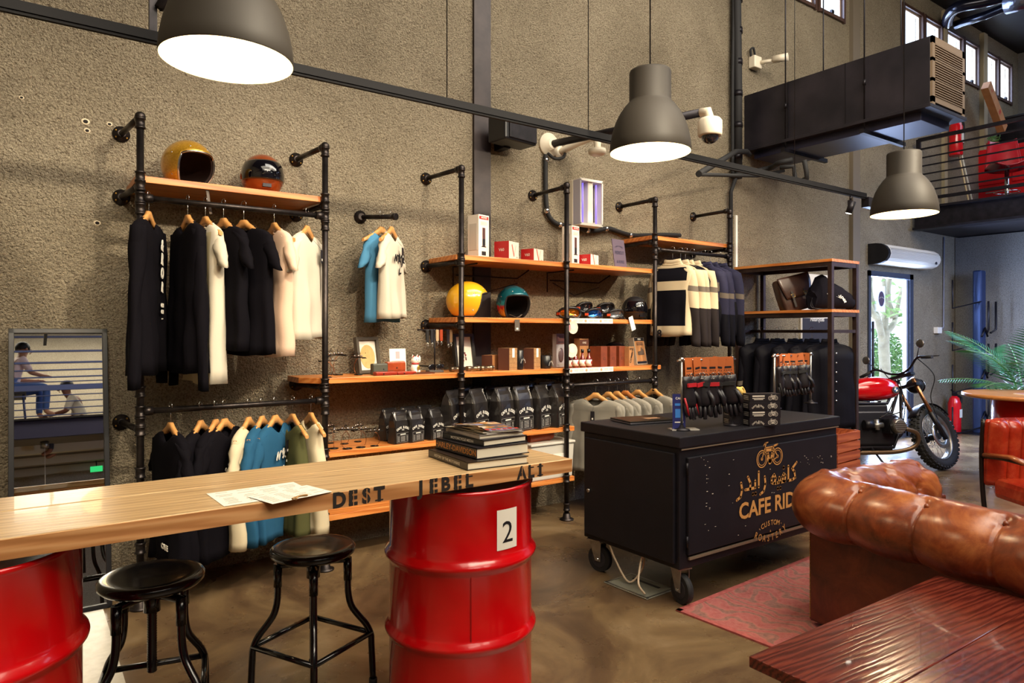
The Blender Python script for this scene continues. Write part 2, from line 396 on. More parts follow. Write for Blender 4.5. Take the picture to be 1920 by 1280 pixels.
for i, x in enumerate(PX):
    mb = MB(); r = .0185
    mb.cyl((x, PY, .0), (x, PY, 2.60), r, PIPE, 14)
    mb.ell((x, PY, 2.61), .027, PIPE, seg=14)
    for z in zrows[i]:
        coll(mb, x, z if z < 2.5 else 2.575)
    for z in ((2.29, 2.18, 2.12) if i in (0, 1, 4, 5) else (1.99, 1.55)): coll(mb, x, z)
    for z in (1.15, 1.045, .985, .72, .32, .1): coll(mb, x, z)
    obj('pole', mb, rack)
    f = obj('foot_flange', MB().lathe([(.055, 0), (.055, .008), (.034, .012), (.026, .05), (.02, .052)], PIPE, 20, Matrix.Translation((x, PY, 0))), rack)
    for z in zrows[i]:
        obj('wall_arm', MB().cyl((x, PY, z), (x + AOX[i], YW - .02, z), .0165, PIPE, 12).cyl((x, PY + .02, z), (x, PY + .06, z), .024, PIPE, 12), rack)
        mb = MB(); flange(mb, x + AOX[i], z); fl = obj('wall_flange', mb, rack)
        for a in (35, 145, 215, 325):
            obj('bolt', MB().ell((x + AOX[i] + .034 * cos(rad(a)), YW - .012, z + .034 * sin(rad(a))), (.006, .005, .006), BRASS, seg=8, rings=5), fl)
def rail(i, j, z, r=.0165):
    a, b = PX[i], PX[j]
    obj('hanging_rail', MB().cyl((a, PY, z), (b, PY, z), r, PIPE, 14).cyl((a + .015, PY, z), (a + .06, PY, z), .024, PIPE, 12).cyl((b - .06, PY, z), (b - .015, PY, z), .024, PIPE, 12), rack)
RZ1, RZ2 = 2.18, 1.045
rail(0, 1, RZ1); rail(0, 1, RZ2); rail(3, 4, RZ2); rail(4, 5, RZ1)
# wooden planks
def plank(x0, x1, ztop, label, y0=PY + .02, y1=YW - .02, th=.036, mt=PINE, chamfer=0, grp=None):
    mb = MB(); xm = (x0 + x1) / 2
    if chamfer:
        pts = [(x0, y1 - y0 - .02), (x0, .16), (x0 + .1, 0), (x1, 0), (x1, y1 - y0)]
        mb.poly([(x - xm, y) for x, y in pts], mt, None, th)
    else: mb.box((0, (y1 - y0) / 2, th / 2), (x1 - x0 - .002, y1 - y0, th), mt)
    return solo('wooden_shelf', mb, label, 'shelf', (xm, y0, ztop - th), 0, grp, bev=.003)
plank(PX[0] - .02, PX[1] + .02, 2.303, 'high pine shelf carrying the gold and copper helmets above the long shirts')
plank(PX[2] - .03, PX[3], 2.01, 'upper pine shelf carrying the tall white boxes over the yellow helmet')
plank(PX[3], PX[4], 2.01, 'upper pine shelf holding the purple cardboard sign beside the beige jackets')
plank(PX[2] - .03, PX[3], 1.57, 'pine shelf carrying the yellow and the teal helmets')
plank(PX[3], PX[4], 1.57, 'pine shelf carrying the ski style goggles and a matte black helmet')
plank(1.43, PX[2], 1.18, 'pine shelf with the picture frame, wallets and white cat figurine', chamfer=1)
plank(PX[2], PX[3], 1.18, 'pine shelf with the patterned cardboard boxes and black tumblers')
plank(PX[3], PX[4] + .1, 1.175, 'pine shelf with the sauce bottles and three brown boxes')
plank(1.46, PX[2], .72, 'low pine shelf crowded with small wire sculptures and small coffee bags')
plank(PX[2], PX[3] + .1, .72, 'low pine shelf lined with large black coffee bags')
plank(1.46, PX[2] + .2, .325, 'bottom pine shelf near the floor, bare, seen beneath the long table')
plank(PX[2] + .21, PX[3] + .1, .325, 'bottom pine shelf holding the clear plastic storage bins')
plank(PX[4] - .02, PX[5], 2.303, 'empty high pine shelf above the row of beige jackets')
# lone wall peg
PEG0 = at(675, 407, Y=YW); PEG1 = at(741, 406, Y=4.26)
pg = thing('wall_peg', 'short black iron pipe peg on the stucco wall holding two shirts', 'peg', PEG0)
v_ = PEG1 - PEG0
obj('peg_pipe', MB().cyl(v_ * .05, v_, .0165, PIPE, 12).cyl(v_ * .95, v_ * 1.03, .024, PIPE, 12), pg)
mb = MB(); mb.lathe([(.046, 0), (.046, .008), (.03, .012), (.024, .03)], PIPE, 20, face((0, -.001, 0))); obj('wall_flange', mb, pg)

t = thing('shelf_bracket', 'thin black steel braces under the upper pine shelf, between the uprights', 'bracket', (0, 0, 0))
for xa_, xb_ in ((2.70, 3.30), (3.62, 4.2)):
    obj('brace', MB().tube([(xa_, PY + .08, 1.962), (xa_, YW - .02, 1.962), (xa_, YW - .02, 1.80)], .006, BLK, 6).tube([(xa_ + .02, YW - .03, 1.90), (xb_, YW - .03, 1.90), (xb_ + .05, YW - .12, 1.965)], .006, BLK, 6).tube([(xa_ + .05, YW - .03, 1.88), ((xa_ + xb_) / 2, YW - .03, 1.78), (xb_, YW - .03, 1.86)], .004, BLK, 6), t)
HOLE = mat('drill_hole', '1c1512', .9); CHIP = mat('plaster_chip', 'd8c8ac', .9)
for px, py, r in ((160, 228, .014), (163, 245, .011), (205, 233, .010), (182, 418, .012), (40, 183, .008)):
    q = at(px, py, Y=YW); solo('wall_chip', MB().ell((0, 0, 0), (r * 1.7, .004, r * 1.3), CHIP, seg=9, rings=5).ell((.001, -.002, 0), (r, .004, r * .8), HOLE, seg=9, rings=5), 'small chipped drill hole in the bare stucco near the gold helmet shelf', 'hole', (q.x, YW - .001, q.z), 0, 'chipped drill holes in the stucco')
# ---------------------------------------------------------------- steel rack beside the door
RUST = mat('raw_steel_frame', '3d2d2a', .45, .7, var='4c3a35', vscale=12)
sx0, sx1, sy0, sy1 = 6.15, 6.59, 3.48, 4.50
rk = thing('steel_shelf_rack', 'square tube steel rack with two wooden decks holding a leather bag and black jackets', 'rack', (sx0, sy0, 0))
W, D = sx1 - sx0, sy1 - sy0
for x in (0, W):
    for y in (0, D): obj('post', MB().box((x, y, 1.06), (.04, .04, 2.12), RUST), rk)
for z in (2.10, 1.63, 1.47, .06):
    if z == 1.47:
        obj('hanging_rail', MB().box((W / 2, D / 2, z), (.03, D, .03), RUST), rk)
        for y in (0, D): obj('cross_bar', MB().box((W / 2, y, z), (W, .03, .03), RUST), rk)
        continue
    for x in (0, W): obj('side_rail', MB().box((x, D / 2, z), (.035, D - .04, .04), RUST), rk)
    for y in (0, D): obj('cross_bar', MB().box((W / 2, y, z), (W - .04, .035, .04), RUST), rk)
for z in (2.12, 1.65): obj('deck', MB().box((W / 2, D / 2, z + .013), (W + .05, D + .05, .026), PINEY), rk)

# ---------------------------------------------------------------- pendant lamps
SH = mat('lamp_shade_taupe', '2c2721', .6, 0, spec=.3)
SHIN = mat('lamp_inside_white', 'f2dfae', .5)
BULB = mat('lamp_bulb_glow', 'fff0cc', .5, emit=30)
def pendant(px, py, w, z, label):
    d = FPX * .47 / w; p = at(px, py, d=d); 
    t = thing('pendant_lamp', label, 'lamp', (p.x, p.y, z), 0, 'grey dome pendant lamps')
    out = [(.235, 0), (.238, .005), (.234, .06), (.222, .12), (.203, .18), (.178, .23), (.15, .27), (.127, .295), (.122, .305), (.122, .47), (.118, .482), (.02, .482)]
    inn = [(.015, .47), (.115, .47), (.116, .30), (.145, .265), (.172, .227), (.197, .178), (.217, .12), (.229, .06), (.233, .002), (.235, 0)]
    mb = MB(); mb.lathe(out, SH, 48, caps=(False, False)); obj('lamp_shade', mb, t)
    obj('shade_lining', MB().lathe(inn, SHIN, 48, caps=(False, False)), t)
    obj('bulb', MB().ell((0, 0, .16), (.045, .045, .06), BULB), t)
    obj('lamp_socket', MB().cyl((0, 0, .2), (0, 0, .47), .025, BLACKP), t)
    obj('lamp_cord', MB().cyl((0, 0, .48), (0, 0, ZC - z), .004, BLACKP, 8), t)
    L = bpy.data.lights.new('pendant_light', 'POINT'); L.energy = 24; L.color = (1, .84, .6); L.shadow_soft_size = .07
    lo = bpy.data.objects.new('pendant_light', L); COL.objects.link(lo); lo.location = (p.x, p.y, z + .09)
    return p
pendant(427, 115, 234, 2.485, 'large grey dome pendant lamp hanging over the long wooden table')
pendant(1219, 284, 149, 2.525, 'grey dome pendant lamp hanging before the black camera arm, above the black counter')
pendant(1695, 404, 113, 2.38, 'smallest looking grey dome pendant lamp, hanging just below the ceiling duct end')

# ---------------------------------------------------------------- lighting track
TY = 3.3
def tr(px, py): return at(px, py, Y=TY)
a = tr(-60, 2); b = tr(1622, 371); TZ = a.z = b.z = 2.735
a.x = -.9; b.x = at(1622, 371, Y=TY).x
TRK = mat('track_black', '0e0d10', .7, 0, spec=.2)
tk = thing('lighting_track', 'long black lighting track hung across the wall on thin wires', 'track light', (0, 0, 0))
obj('track_rail', MB().box(((a.x + b.x) / 2, TY, TZ), (b.x - a.x, .035, .04), TRK).box(((a.x + b.x) / 2, TY, TZ - .026), (b.x - a.x, .02, .012), TRK), tk)
for px in (838, 1103, 1490):
    x = at(px, 200, Y=TY).x
    obj('suspension_wire', MB().cyl((x, TY, TZ), (x, TY, ZC), .003, BLACKP, 6), tk)
obj('end_feed', MB().box((b.x + .08, TY, TZ - .06), (.16, .07, .09), BLK), tk)
def spot_can(name, x, y, z, label, aim=(0, .5, -.85), s=1, mt=BLK, glow=True):
    t = thing(name, label, 'spotlight', (x, y, z))
    v = Vector(aim).normalized(); c = Vector((0, 0, -.13)) * s
    obj('stirrup', MB().cyl((0, 0, 0), (0, 0, -.05 * s), .012 * s, mt).box((0, 0, -.06 * s), (.085 * s, .02, .01), mt).box((.04 * s, 0, -.1 * s), (.006, .02, .09 * s), mt).box((-.04 * s, 0, -.1 * s), (.006, .02, .09 * s), mt), t)
    obj('can', MB().tube([c - v * .07 * s, c + v * .07 * s], .036 * s, mt, 20), t)
    obj('lens', MB().tube([c + v * .071 * s, c + v * .073 * s], .03 * s, mat('spot_lens_glow', 'fff6e0', .3, emit=14) if glow else mt, 20), t)
    return t
sp = tr(1595, 372)
spot_can('track_spotlight', sp.x, TY, TZ - .03, 'small black spotlight at the far end of the lighting track', (-.1, .3, -.95), .8)
# bracket and spotlight at the pendant's side
sp = at(297, 30, Y=TY)
t = thing('track_bracket', 'black hinged steel bracket and spotlights behind the large pendant lamp', 'bracket', (sp.x, TY, TZ))
obj('bracket_plate', MB().box((-.02, .01, .2), (.03, .03, .4), BLK), t)
obj('bracket_arm', MB().tube([(.0, -.02, .12), (.09, -.04, .3)], .02, BLK).tube([(0, -.02, .12), (.12, -.02, .2)], .014, BLK), t)
obj('spot_body', MB().tube([(-.16, -.05, .33), (.02, -.05, .3)], .045, mat('worn_brown_metal', '3c2a24', .5, .5, var='241a18')), t)

# ---------------------------------------------------------------- air duct box
DUCT = mat('painted_duct', '1d1b22', .45, .35, var='312c33', vscale=3)
dx0, dx1, dy0, dy1, dz0, dz1 = 6.34, 6.98, 2.70, YW, 3.40, 4.0
t = thing('air_duct', 'black sheet steel air duct with louvred end sticking out from the wall', 'duct', (dx0, dy0, dz0))
w, l, h = dx1 - dx0, dy1 - dy0, dz1 - dz0
obj('duct_body', MB().box((w / 2, l / 2, h / 2), (w, l, h), DUCT), t, bev=.004)
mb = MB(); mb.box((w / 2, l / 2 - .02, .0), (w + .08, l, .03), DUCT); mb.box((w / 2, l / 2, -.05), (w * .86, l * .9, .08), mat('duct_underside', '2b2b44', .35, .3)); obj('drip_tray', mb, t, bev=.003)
mb = MB(); f = mat('grille_tan', '7d6a55', .5, .2)
for cx, cz, a1, b1 in ((w / 2, h - .03, w, .06), (w / 2, .06, w, .05), (.025, h / 2, .05, h), (w - .025, h / 2, .05, h), (w / 2, h * .38, w, .03), (w / 2, h * .67, w, .03)):
    mb.box((cx, -.008, cz), (a1, .02, b1), f)
mb.box((w / 2, -.002, h / 2), (w - .05, .01, h - .05), BLK)
n = 22
for k in range(n): mb.box((w / 2, -.012, .09 + (h - .16) * k / (n - 1)), (w - .1, .022, .008), f, None)
obj('louvre_grille', mb, t)
obj('seam', MB().box((-.002, l * .4, h / 2), (.004, .006, h), BLK).box((-.002, l * .72, h / 2), (.004, .006, h), BLK), t)
for yy in (.55, 1.35):
    obj('threaded_rod', MB().cyl((-.03, yy, -.1), (-.03, yy, ZC - dz0), .007, BLK, 8).cyl((-.03, yy, .33), (-.03, yy, .38), .014, BLK, 8), t)
    obj('threaded_rod', MB().cyl((w + .03, yy, -.1), (w + .03, yy, ZC - dz0), .007, BLK, 8), t)
    obj('support_bar', MB().box((w / 2, yy, -.03 - .07), (w + .16, .04, .04), BLK), t)
# bent pipes below the duct
t = thing('refrigerant_pipe', 'bent black insulated pipes running beneath the air duct to the wall', 'pipe', (0, 0, 0))
z = 3.2
def L3(px, py, Y): return tuple(at(px, py, Y=Y))
obj('pipe_run', MB().tube(smoothpts([L3(1372, 330, 4.5), L3(1440, 316, 4.3), L3(1460, 306, 4.0), L3(1485, 300, 3.9)], 4), .028, RUBBER), t)
obj('pipe_run', MB().tube([L3(1462, 314, 3.9), L3(1488, 312, 3.8), L3(1491, 336, 3.8), L3(1500, 340, 3.7), L3(1513, 334, 3.6), L3(1512, 322, 3.6), L3(1508, 300, 3.6)], .022, RUBBER), t)
obj('pipe_run', MB().tube([L3(1310, 326, 3.6), L3(1380, 284, 4.3), L3(1400, 284, 4.4), L3(1405, 290, 4.45)], .026, RUBBER), t)
obj('pipe_run', MB().tube([L3(1312, 327, 3.6), L3(1420, 330, 4.3), L3(1470, 320, 4.2)], .016, RUBBER), t)
# vertical pipe bundle
x1 = at(1385, 200, Y=4.48).x
t = thing('riser_pipe', 'thick black taped riser pipe climbing the wall beside the duct', 'pipe', (x1, 4.49, 0))
zl = at(1385, 335, Y=4.49).z
mb = MB(); mb.tube([(0, 0, zl), (0, 0, 4), (-.02, 0, 5), (.0, 0, ZC)], .045, RUBBER, 14)
for k in range(9): mb.cyl((0, 0, zl + .2 + k * .33), (0, 0, zl + .26 + k * .33), .049, BLK)
obj('riser', mb, t)
obj('cable', MB().tube(smoothpts([(-.06, .02, zl), (-.065, .02, 4), (-.05, .02, 5), (-.07, .02, ZC)]), .018, RUBBER, 8), t)
obj('cable', MB().tube([(.055, .02, zl + .3), (.06, .02, 4.6), (.05, .02, ZC)], .012, RUBBER, 8), t)
obj('downpipe', MB().tube([(-.03, 0, zl + .02), (-.09, .02, zl - .15), (-.09, .02, 2.0)], .02, RUBBER, 10), t)
x1 = at(1379, 600, Y=4.54).x
solo('wall_conduit', MB().box((0, 0, 0), (.03, .02, 1.9), WHITE), 'slim white cable conduit running down the wall behind the jackets', 'conduit', (x1 + .02, YW - .012, 1.75))
# camera arm with dome
t = thing('dome_camera', 'white dome security camera hanging from a long black pipe arm', 'camera', (3.646, YW, 3.047))
e = Vector((.258, -.966, 0)) * 1.42
obj('mounting_plate', MB().lathe([(.10, 0), (.10, .02), (.05, .03), (.045, .07)], CREAM, 28, face((0, 0, 0))), t)
obj('pipe_arm', MB().tube([(0, -.04, 0), e * .96], .03, BLK, 14), t)
obj('elbow', MB().tube([e * .96, e, e + Vector((.01, -.01, -.06))], .032, CREAM, 14), t)
obj('dome_housing', MB().lathe([(.03, 0), (.07, -.015), (.085, -.035), (.085, -.13), (.078, -.14), (.04, -.14)], CREAM, 28, Matrix.Translation(e + Vector((.01, -.01, -.04)))), t)
obj('camera_globe', MB().ell(e + Vector((.01, -.01, -.18)), (.062, .062, .055), mat('smoked_dome', '15131a', .08, 0, .8)), t)
q = at(1048, 286, Y=YW)
t = thing('turret_camera', 'small white camera disc on a curved white arm fixed to the wall', 'camera', (q.x, YW, q.z))
obj('mounting_plate', MB().lathe([(.06, 0), (.06, .015), (.03, .03)], CREAM, 24, face((0, 0, 0))), t)
e = Vector((.11, -.36, 0))
obj('curved_arm', MB().tube(smoothpts([(0, -.01, 0), e * .5 + Vector((0, 0, .05)), e * .9 + Vector((0, 0, .07)), e + Vector((0, 0, .04)), e + Vector((0, 0, -.03))]), .03, CREAM, 12), t)
obj('camera_disc', MB().lathe([(.03, .03), (.07, .02), (.075, 0), (.072, -.02), (.04, -.035), (.0, -.037)], CREAM, 28, Matrix.Translation(e + Vector((0, 0, -.05)))), t)
# conduit
t = thing('cable_conduit', 'black flexible cable conduit clipped along the wall under the cameras', 'conduit', (0, 0, 0))
def wl(px, py, o=.03): return tuple(at(px, py, Y=YW - o))
obj('conduit_run', MB().tube(smoothpts([wl(1023, 290), wl(1023, 330), wl(1024, 375), wl(1028, 402), wl(1040, 417), wl(1056, 422), wl(1085, 428), wl(1115, 433), wl(1140, 428), wl(1165, 436), wl(1185, 441), wl(1215, 441), wl(1245, 440), wl(1275, 441)], 4), .02, RUBBER, 10), t)
obj('conduit_run', MB().tube(smoothpts([wl(1028, 288), wl(1040, 297, .1), wl(1056, 295, .1), wl(1060, 283, .03)], 5), .013, RUBBER, 10), t)
for px, py in ((1024, 300), (1025, 395), (1050, 421), (1102, 432), (1137, 429), (1182, 441)):
    obj('clip', MB().ell(wl(px, py, .03), .026, CHROME, seg=10, rings=6), t)
# speaker
q = at(961, 247, Y=4.35)
t = thing('wall_speaker', 'black loudspeaker mounted high on the wall beside the dark column strip', 'speaker', (q.x, q.y, q.z))
obj('speaker_cabinet', MB().box((0, 0, 0), (.34, .2, .2), BLACKP), t, bev=.015, rz=rad(8))
obj('speaker_grille', MB().box((.015, -.105, -.02), (.29, .012, .13), BLK), t, rz=rad(8), bev=.004)
obj('wall_bracket', MB().box((0, .15, -.06), (.06, .16, .1), BLK), t)
# insect killer
q = at(1095, 383, Y=YW - .05)
t = thing('insect_killer', 'white wall insect killer with glowing violet tubes', 'insect trap', (q.x, YW, q.z), 0)
obj('housing', MB().box((0, -.03, 0), (.27, .06, .4), CREAM).box((0.01, -.09, 0), (.06, .07, .36), WHITE), t, bev=.01)
obj('cover', MB().box((0, -.1, .19), (.26, .1, .02), WHITE).box((0, -.1, -.19), (.26, .1, .02), WHITE).box((-.125, -.1, 0), (.012, .1, .38), mat('clear_side', 'b8b4c0', .2)).box((.125, -.1, 0), (.012, .1, .38), WHITE), t)
UVM = mat('violet_tube', '8a78ff', .3, emit=.8)
for x in (-.06, .095): obj('tube', MB().cyl((x, -.1, -.17), (x, -.1, .17), .008, UVM, 12).cyl((x - .025, -.1, -.16), (x - .025, -.1, .16), .005, INK, 6), t)
# wall camera
q = at(1410, 120, Y=YW)
t = thing('wall_camera', 'small cream box camera on the wall above the duct', 'camera', (q.x, YW, q.z))
obj('junction_box', MB().box((0, -.04, 0), (.13, .08, .13), CREAM), t, bev=.01)
obj('camera_tube', MB().tube([(.04, -.08, 0), (.1, -.2, 0)], .02, CREAM).tube([(.1, -.19, .01), (.16, -.33, .01)], .04, CREAM, 16), t)
obj('cable', MB().tube(smoothpts([(-.06, -.03, .06), (-.08, -.04, .12), (-.03, -.04, .15), (.01, -.03, .08)]), .012, RUBBER, 8), t)
# air curtain
a = at(1640, 482, Y=4.4)
t = thing('air_curtain', 'long white ribbed air curtain unit above the glass door', 'air curtain', (9.0, YW, 2.47))
pr = [(0, .13), (-.10, .13), (-.17, .118), (-.22, .085), (-.25, .04), (-.26, -.01), (-.245, -.06), (-.21, -.10), (-.15, -.125), (-.08, -.13), (0, -.13)]
mb = MB(); mb.loft([[(x, y, z) for y, z in pr] for x in (0, 1.42)], mat('ribbed_white', 'ddd6c8', .35), False)
for k in range(14):
    a_ = k / 13; 
    mb.box((.71, -.263 + .02 * abs(a_ - .5) * 2, .07 - .14 * a_), (1.38, .006, .004), mat('rib_grey', 'a8a298', .4))
obj('housing', mb, t, bev=.01)
obj('end_cap', MB().loft([[(x, y * 1.02, z * 1.02) for y, z in pr] for x in (-.06, .0)], BLACKP, False), t)
obj('badge', MB().ell((1.3, -.25, -.06), (.03, .01, .02), INK), t)
# wall box + conduit by the corner
q = at(1754, 619, Y=YW)
t = thing('switch_box', 'small white double switch box on the wall beside the glass door', 'switch', (q.x, YW, q.z))
obj('switch_case', MB().box((0, -.03, 0), (.13, .06, .09), WHITE).box((.07, -.025, 0), (.05, .05, .09), WHITE), t, bev=.004)
obj('conduit_pipe', MB().tube([(.1, -.015, .03), (.2, -.015, .03), (.22, -.015, .06), (.24, -.015, 1.38)], .012, mat('grey_conduit', '77757c', .5)), t)
# bike hanging post
q = at(1836, 812, Z=0)
POST = mat('blue_grey_post', '33436b', .35, .5)
t = thing('bike_rack_post', 'tall blue steel post with arms for hanging bicycles by the far wall', 'post', (q.x, q.y, 0))
ht = at(1836, 507, Y=q.y).z
obj('post_column', MB().box((0, 0, ht / 2), (.16, .12, ht), POST), t, bev=.02)
obj('base_plate', MB().box((0, 0, .006), (.5, .5, .012), BLK), t)
for k in range(4):
    z = ht - .55 - k * .6
    obj('hook_arm', MB().tube([(-.06, -.05, z + .1), (-.5, .15, z), (-.5, .15, z + .4)], .011, BLK, 8), t)
    obj('hook_arm', MB().tube([(-.06, -.12, z - .35), (-.12, -.16, z - .3), (-.12, -.16, z + .1)], .014, BLK, 8).tube([(.06, -.12, z - .35), (.14, -.16, z - .3), (.14, -.16, z + .1)], .014, BLK, 8), t)
    obj('chevron', MB().tube([(-.1, -.07, z - .4), (0, -.075, z - .28), (.1, -.07, z - .4)], .014, BLK, 6), t)

# ---------------------------------------------------------------- far mezzanine
def mz(px, py, X): return at(px, py, X=X)
t = thing('mezzanine_railing', 'black steel railing of thin horizontal bars along the far mezzanine', 'railing', (XM, 0, 3.17))
zt = .95
for y in (YW - .1, 2.5, .3, -2.2): obj('rail_post', MB().box((0, y, zt / 2), (.04, .05, zt), BLK), t)
for k, r in enumerate((.022, .011, .009, .009, .009, .009, .009, .02)):
    z = [.94, .81, .69, .575, .46, .345, .235, .12][k] 
    obj('rail_bar', MB().box((0, (YW - .1 - 6) / 2, z), (r * 2, YW + 5.9, r * 2), BLK), t)
XC = 12.0
q1 = mz(1818, 300, XC + .4)
t = thing('tool_cabinet', 'red steel drawer cabinet standing on the far mezzanine', 'cabinet', (XC + .4, q1.y, 3.16))
obj('cabinet_body', MB().box((.25, -1.1, .595), (.5, 2.2, 1.17), mat('cabinet_red', 'd0121c', .35)), t, bev=.008)
for r_ in range(2):
    for k in range(4):
        dd = obj('drawer', MB().box((-.01, -.3 - k * .54, .30 + r_ * .58), (.03, .5, .54), mat('cabinet_red', '', .3)), t, bev=.006)
        obj('drawer_pull', MB().box((-.03, -.3 - k * .54, .48 + r_ * .58), (.02, .12, .015), CHROME), dd)
XS = 11.2
q = mz(1888, 384, XS)
t = thing('bar_chair', 'red moulded chair on a chrome pedestal on the mezzanine', 'chair', (XS, q.y, 3.16), rad(-60))
REDS = mat('red_plastic', 'b5202c', .25, 0, .4)
def shellf(u, v):
    w_ = (u - .5) * .46; c_ = .07 * (2 * abs(u - .5)) ** 2.2
    if v < .5: return (w_ * (1 - .15 * (1 - v * 2)), -.24 + v * .9, .56 + c_ + .03 * (1 - v * 2))
    f = (v - .5) * 2; return (w_ * (1 - .25 * f), .21 + .10 * f - c_ * .6, .56 + .46 * f + c_ * .4)
obj('seat_shell', MB().grid(12, 18, shellf, REDS), t, solid=.022)
obj('pedestal', MB().cyl((0, 0, .02), (0, 0, .56), .028, CHROME).lathe([(.22, 0), (.22, .01), (.05, .03), (.03, .05)], CHROME, 24), t)
obj('foot_ring', MB().tube([(.15 * cos(2 * pi * k / 20), .15 * sin(2 * pi * k / 20), .25) for k in range(21)], .008, CHROME, 6), t)
q = at(1860, 200, Y=4.3); 
a, b = at(1838, 163, Y=4.35), at(1890, 240, Y=4.2)
t = solo('long_box', MB().box((0, 0, 0), (.16, .1, (b - a).length), CARDB).text('08', .09, mat('red_print', 'b02020', .6), face((0, -.051, -.1)), .02).text('II', .07, mat('red_print', '', .6), face((0, -.051, .3)), .02), 'tall narrow cardboard box leaning in the mezzanine corner by the windows', 'box', (a + b) / 2, rot=None)
t.rotation_euler = (0, math.atan2(a.x - b.x, a.z - b.z), 0)
q = at(1788, 255, Y=4.45)
t = thing('fire_extinguisher', 'red fire extinguisher hung on the wall above the mezzanine railing', 'fire extinguisher', (q.x, 4.42, q.z - .3))
EXR = mat('extinguisher_red', 'd0101c', .25, 0, .5)
obj('cylinder_body', MB().lathe([(.08, 0), (.09, .02), (.09, .42), (.06, .5), (.03, .53)], EXR, 24), t)
obj('valve', MB().box((0, 0, .56), (.05, .05, .06), BLK).tube([(0, 0, .56), (.09, -.02, .6)], .012, BLK), t)
obj('hose', MB().tube(smoothpts([(.02, 0, .55), (.12, -.05, .5), (.13, -.05, .3), (.1, -.04, .15)]), .016, RUBBER), t)
obj('instruction_label', MB().box((.0, -.091, .25), (.08, .004, .14), WHITE), t)
q = at(1801, 235, Y=YW)
solo('wall_notice', MB().box((0, 0, 0), (.16, .006, .2), mat('notice_red', 'c8121c', .5)).box((-.03, -.004, .03), (.05, .002, .06), WHITE).box((.03, -.004, .03), (.05, .002, .06), WHITE), 'small red safety notice on the wall beside the mezzanine extinguisher', 'sign', (q.x, YW - .004, q.z))
for k, (px, mt) in enumerate(((1807, 'e0c79a'), (1812, 'd5d0c2'))):
    a = at(px, 305, Y=4.35); 
    t = thing('broom', ('wooden' if k == 0 else 'pale') + ' handled broom with blue cap leaning on the mezzanine wall' + (', behind the other' if k else ', in front'), 'broom', (a.x, 4.4, 3.16))
    obj('handle', MB().tube([(.14 + .05 * k, -.1, .02), (0, .05, 1.12)], .012, mat('stick%d' % k, mt, .5)), t)
    obj('grip', MB().tube([(.005, .045, 1.05), (-.005, .055, 1.18)], .018, mat('blue_cap', '2878c0', .4)), t)
q = at(1858, 270, X=XC + .6)
t = thing('potted_plant', 'small green plant in a terracotta bowl on the red tool cabinet', 'plant', (12.6, q.y, 4.345))
obj('pot', MB().lathe([(.05, 0), (.12, .1), (.13, .11), (.11, .1)], mat('terracotta', 'b06a4a', .7), 20), t)
mb = leafy((0, 0, .17), (.15, .15, .1), 50, LEAF, .05); obj('foliage', mb, t)
q = at(1905, 232, X=12.9)
solo('storage_chest', MB().box((0, 0, 0), (.5, .8, .5), BLK).box((0, 0, .27), (.52, .82, .04), RUBBER), 'black ribbed storage trunk on the mezzanine behind the railing', 'chest', (13.3, q.y - .1, 4.67), bev=.01)
solo('trestle', MB().box((0, 0, .28), (.5, .9, .03), CREAM).box((-.2, -.4, -.33), (.04, .04, 1.2), CREAM).box((-.2, .4, -.33), (.04, .04, 1.2), CREAM).box((.2, -.4, -.33), (.04, .04, 1.2), CREAM).box((.2, .4, -.33), (.04, .04, 1.2), CREAM), 'pale low stand under the black trunk on the mezzanine', 'stand', (13.3, q.y - .1, 4.10))
# ceiling services, far corner
t = thing('ceiling_pipe', 'pair of glossy black pipes under the dark ceiling by the high windows', 'pipe', (0, 0, 0))
PG = mat('gloss_black_pipe', '1a1b26', .2, .5)
def cz(px, py, Z): return tuple(at(px, py, Z=Z))
obj('pipe_run', MB().tube(smoothpts([cz(1775, 45, 6.0), cz(1782, 25, 6.0), cz(1800, 12, 6.0), cz(1850, 2, 6.0), cz(1900, -12, 6.0)]), .08, PG), t)
obj('pipe_run', MB().tube([cz(1790, 47, 6.0), cz(1850, 28, 6.0), cz(1905, 5, 6.0), cz(1940, -10, 6.0)], .06, PG), t)
obj('foil_wrap', MB().tube([cz(1885, 10, 5.9), cz(1940, -8, 5.9)], [.12, .14], mat('silver_foil', '7b7f90', .3, .9, bmp=(20, .5, .02))), t)
# ---------------------------------------------------------------- long table on oil drums
TTOP = woodmat('worn_beech_top', 'a58660', 'b99a70', 'c6a87c', 'X', 1.6, .38, .12, .08)
TEDGE = woodmat('table_edge_wood', 'a06a3c', 'b98250', 'c99765', 'X', 1.2, .5, 0, .3)
t = thing('long_table', 'long thick wooden bar table with stencilled edge resting on red oil drums', 'table', (0, 2.394, .90))
tx0, tx1, ty0, ty1 = -1.9, 1.82, 2.126 - 2.394, 2.662 - 2.394
mb = MB(); ym = (ty0 + ty1) / 2 + .06
for a, b in ((ty0, ym - .0015), (ym + .0015, ty1)):
    mb.box(((tx0 + tx1) / 2, (a + b) / 2, .0335), (tx1 - tx0, b - a, .041), TTOP)
obj('table_board', mb, t, bev=.006)
mb = MB(); mb.box(((tx0 + tx1) / 2, ty0 + .004, .027), (tx1 - tx0 - .002, .016, .05), TEDGE).box((tx1 + .002, 0, .027), (.008, ty1 - ty0 - .004, .05), TEDGE)
mb.box(((tx0 + tx1) / 2, .01, .006), (tx1 - tx0 - .01, ty1 - ty0 - .02, .012), TEDGE)
STN = mat('stencil_black', '1c1512', .6)
xs0 = at(620, 945, Y=2.126).x; xs1 = at(722, 940, Y=2.126).x
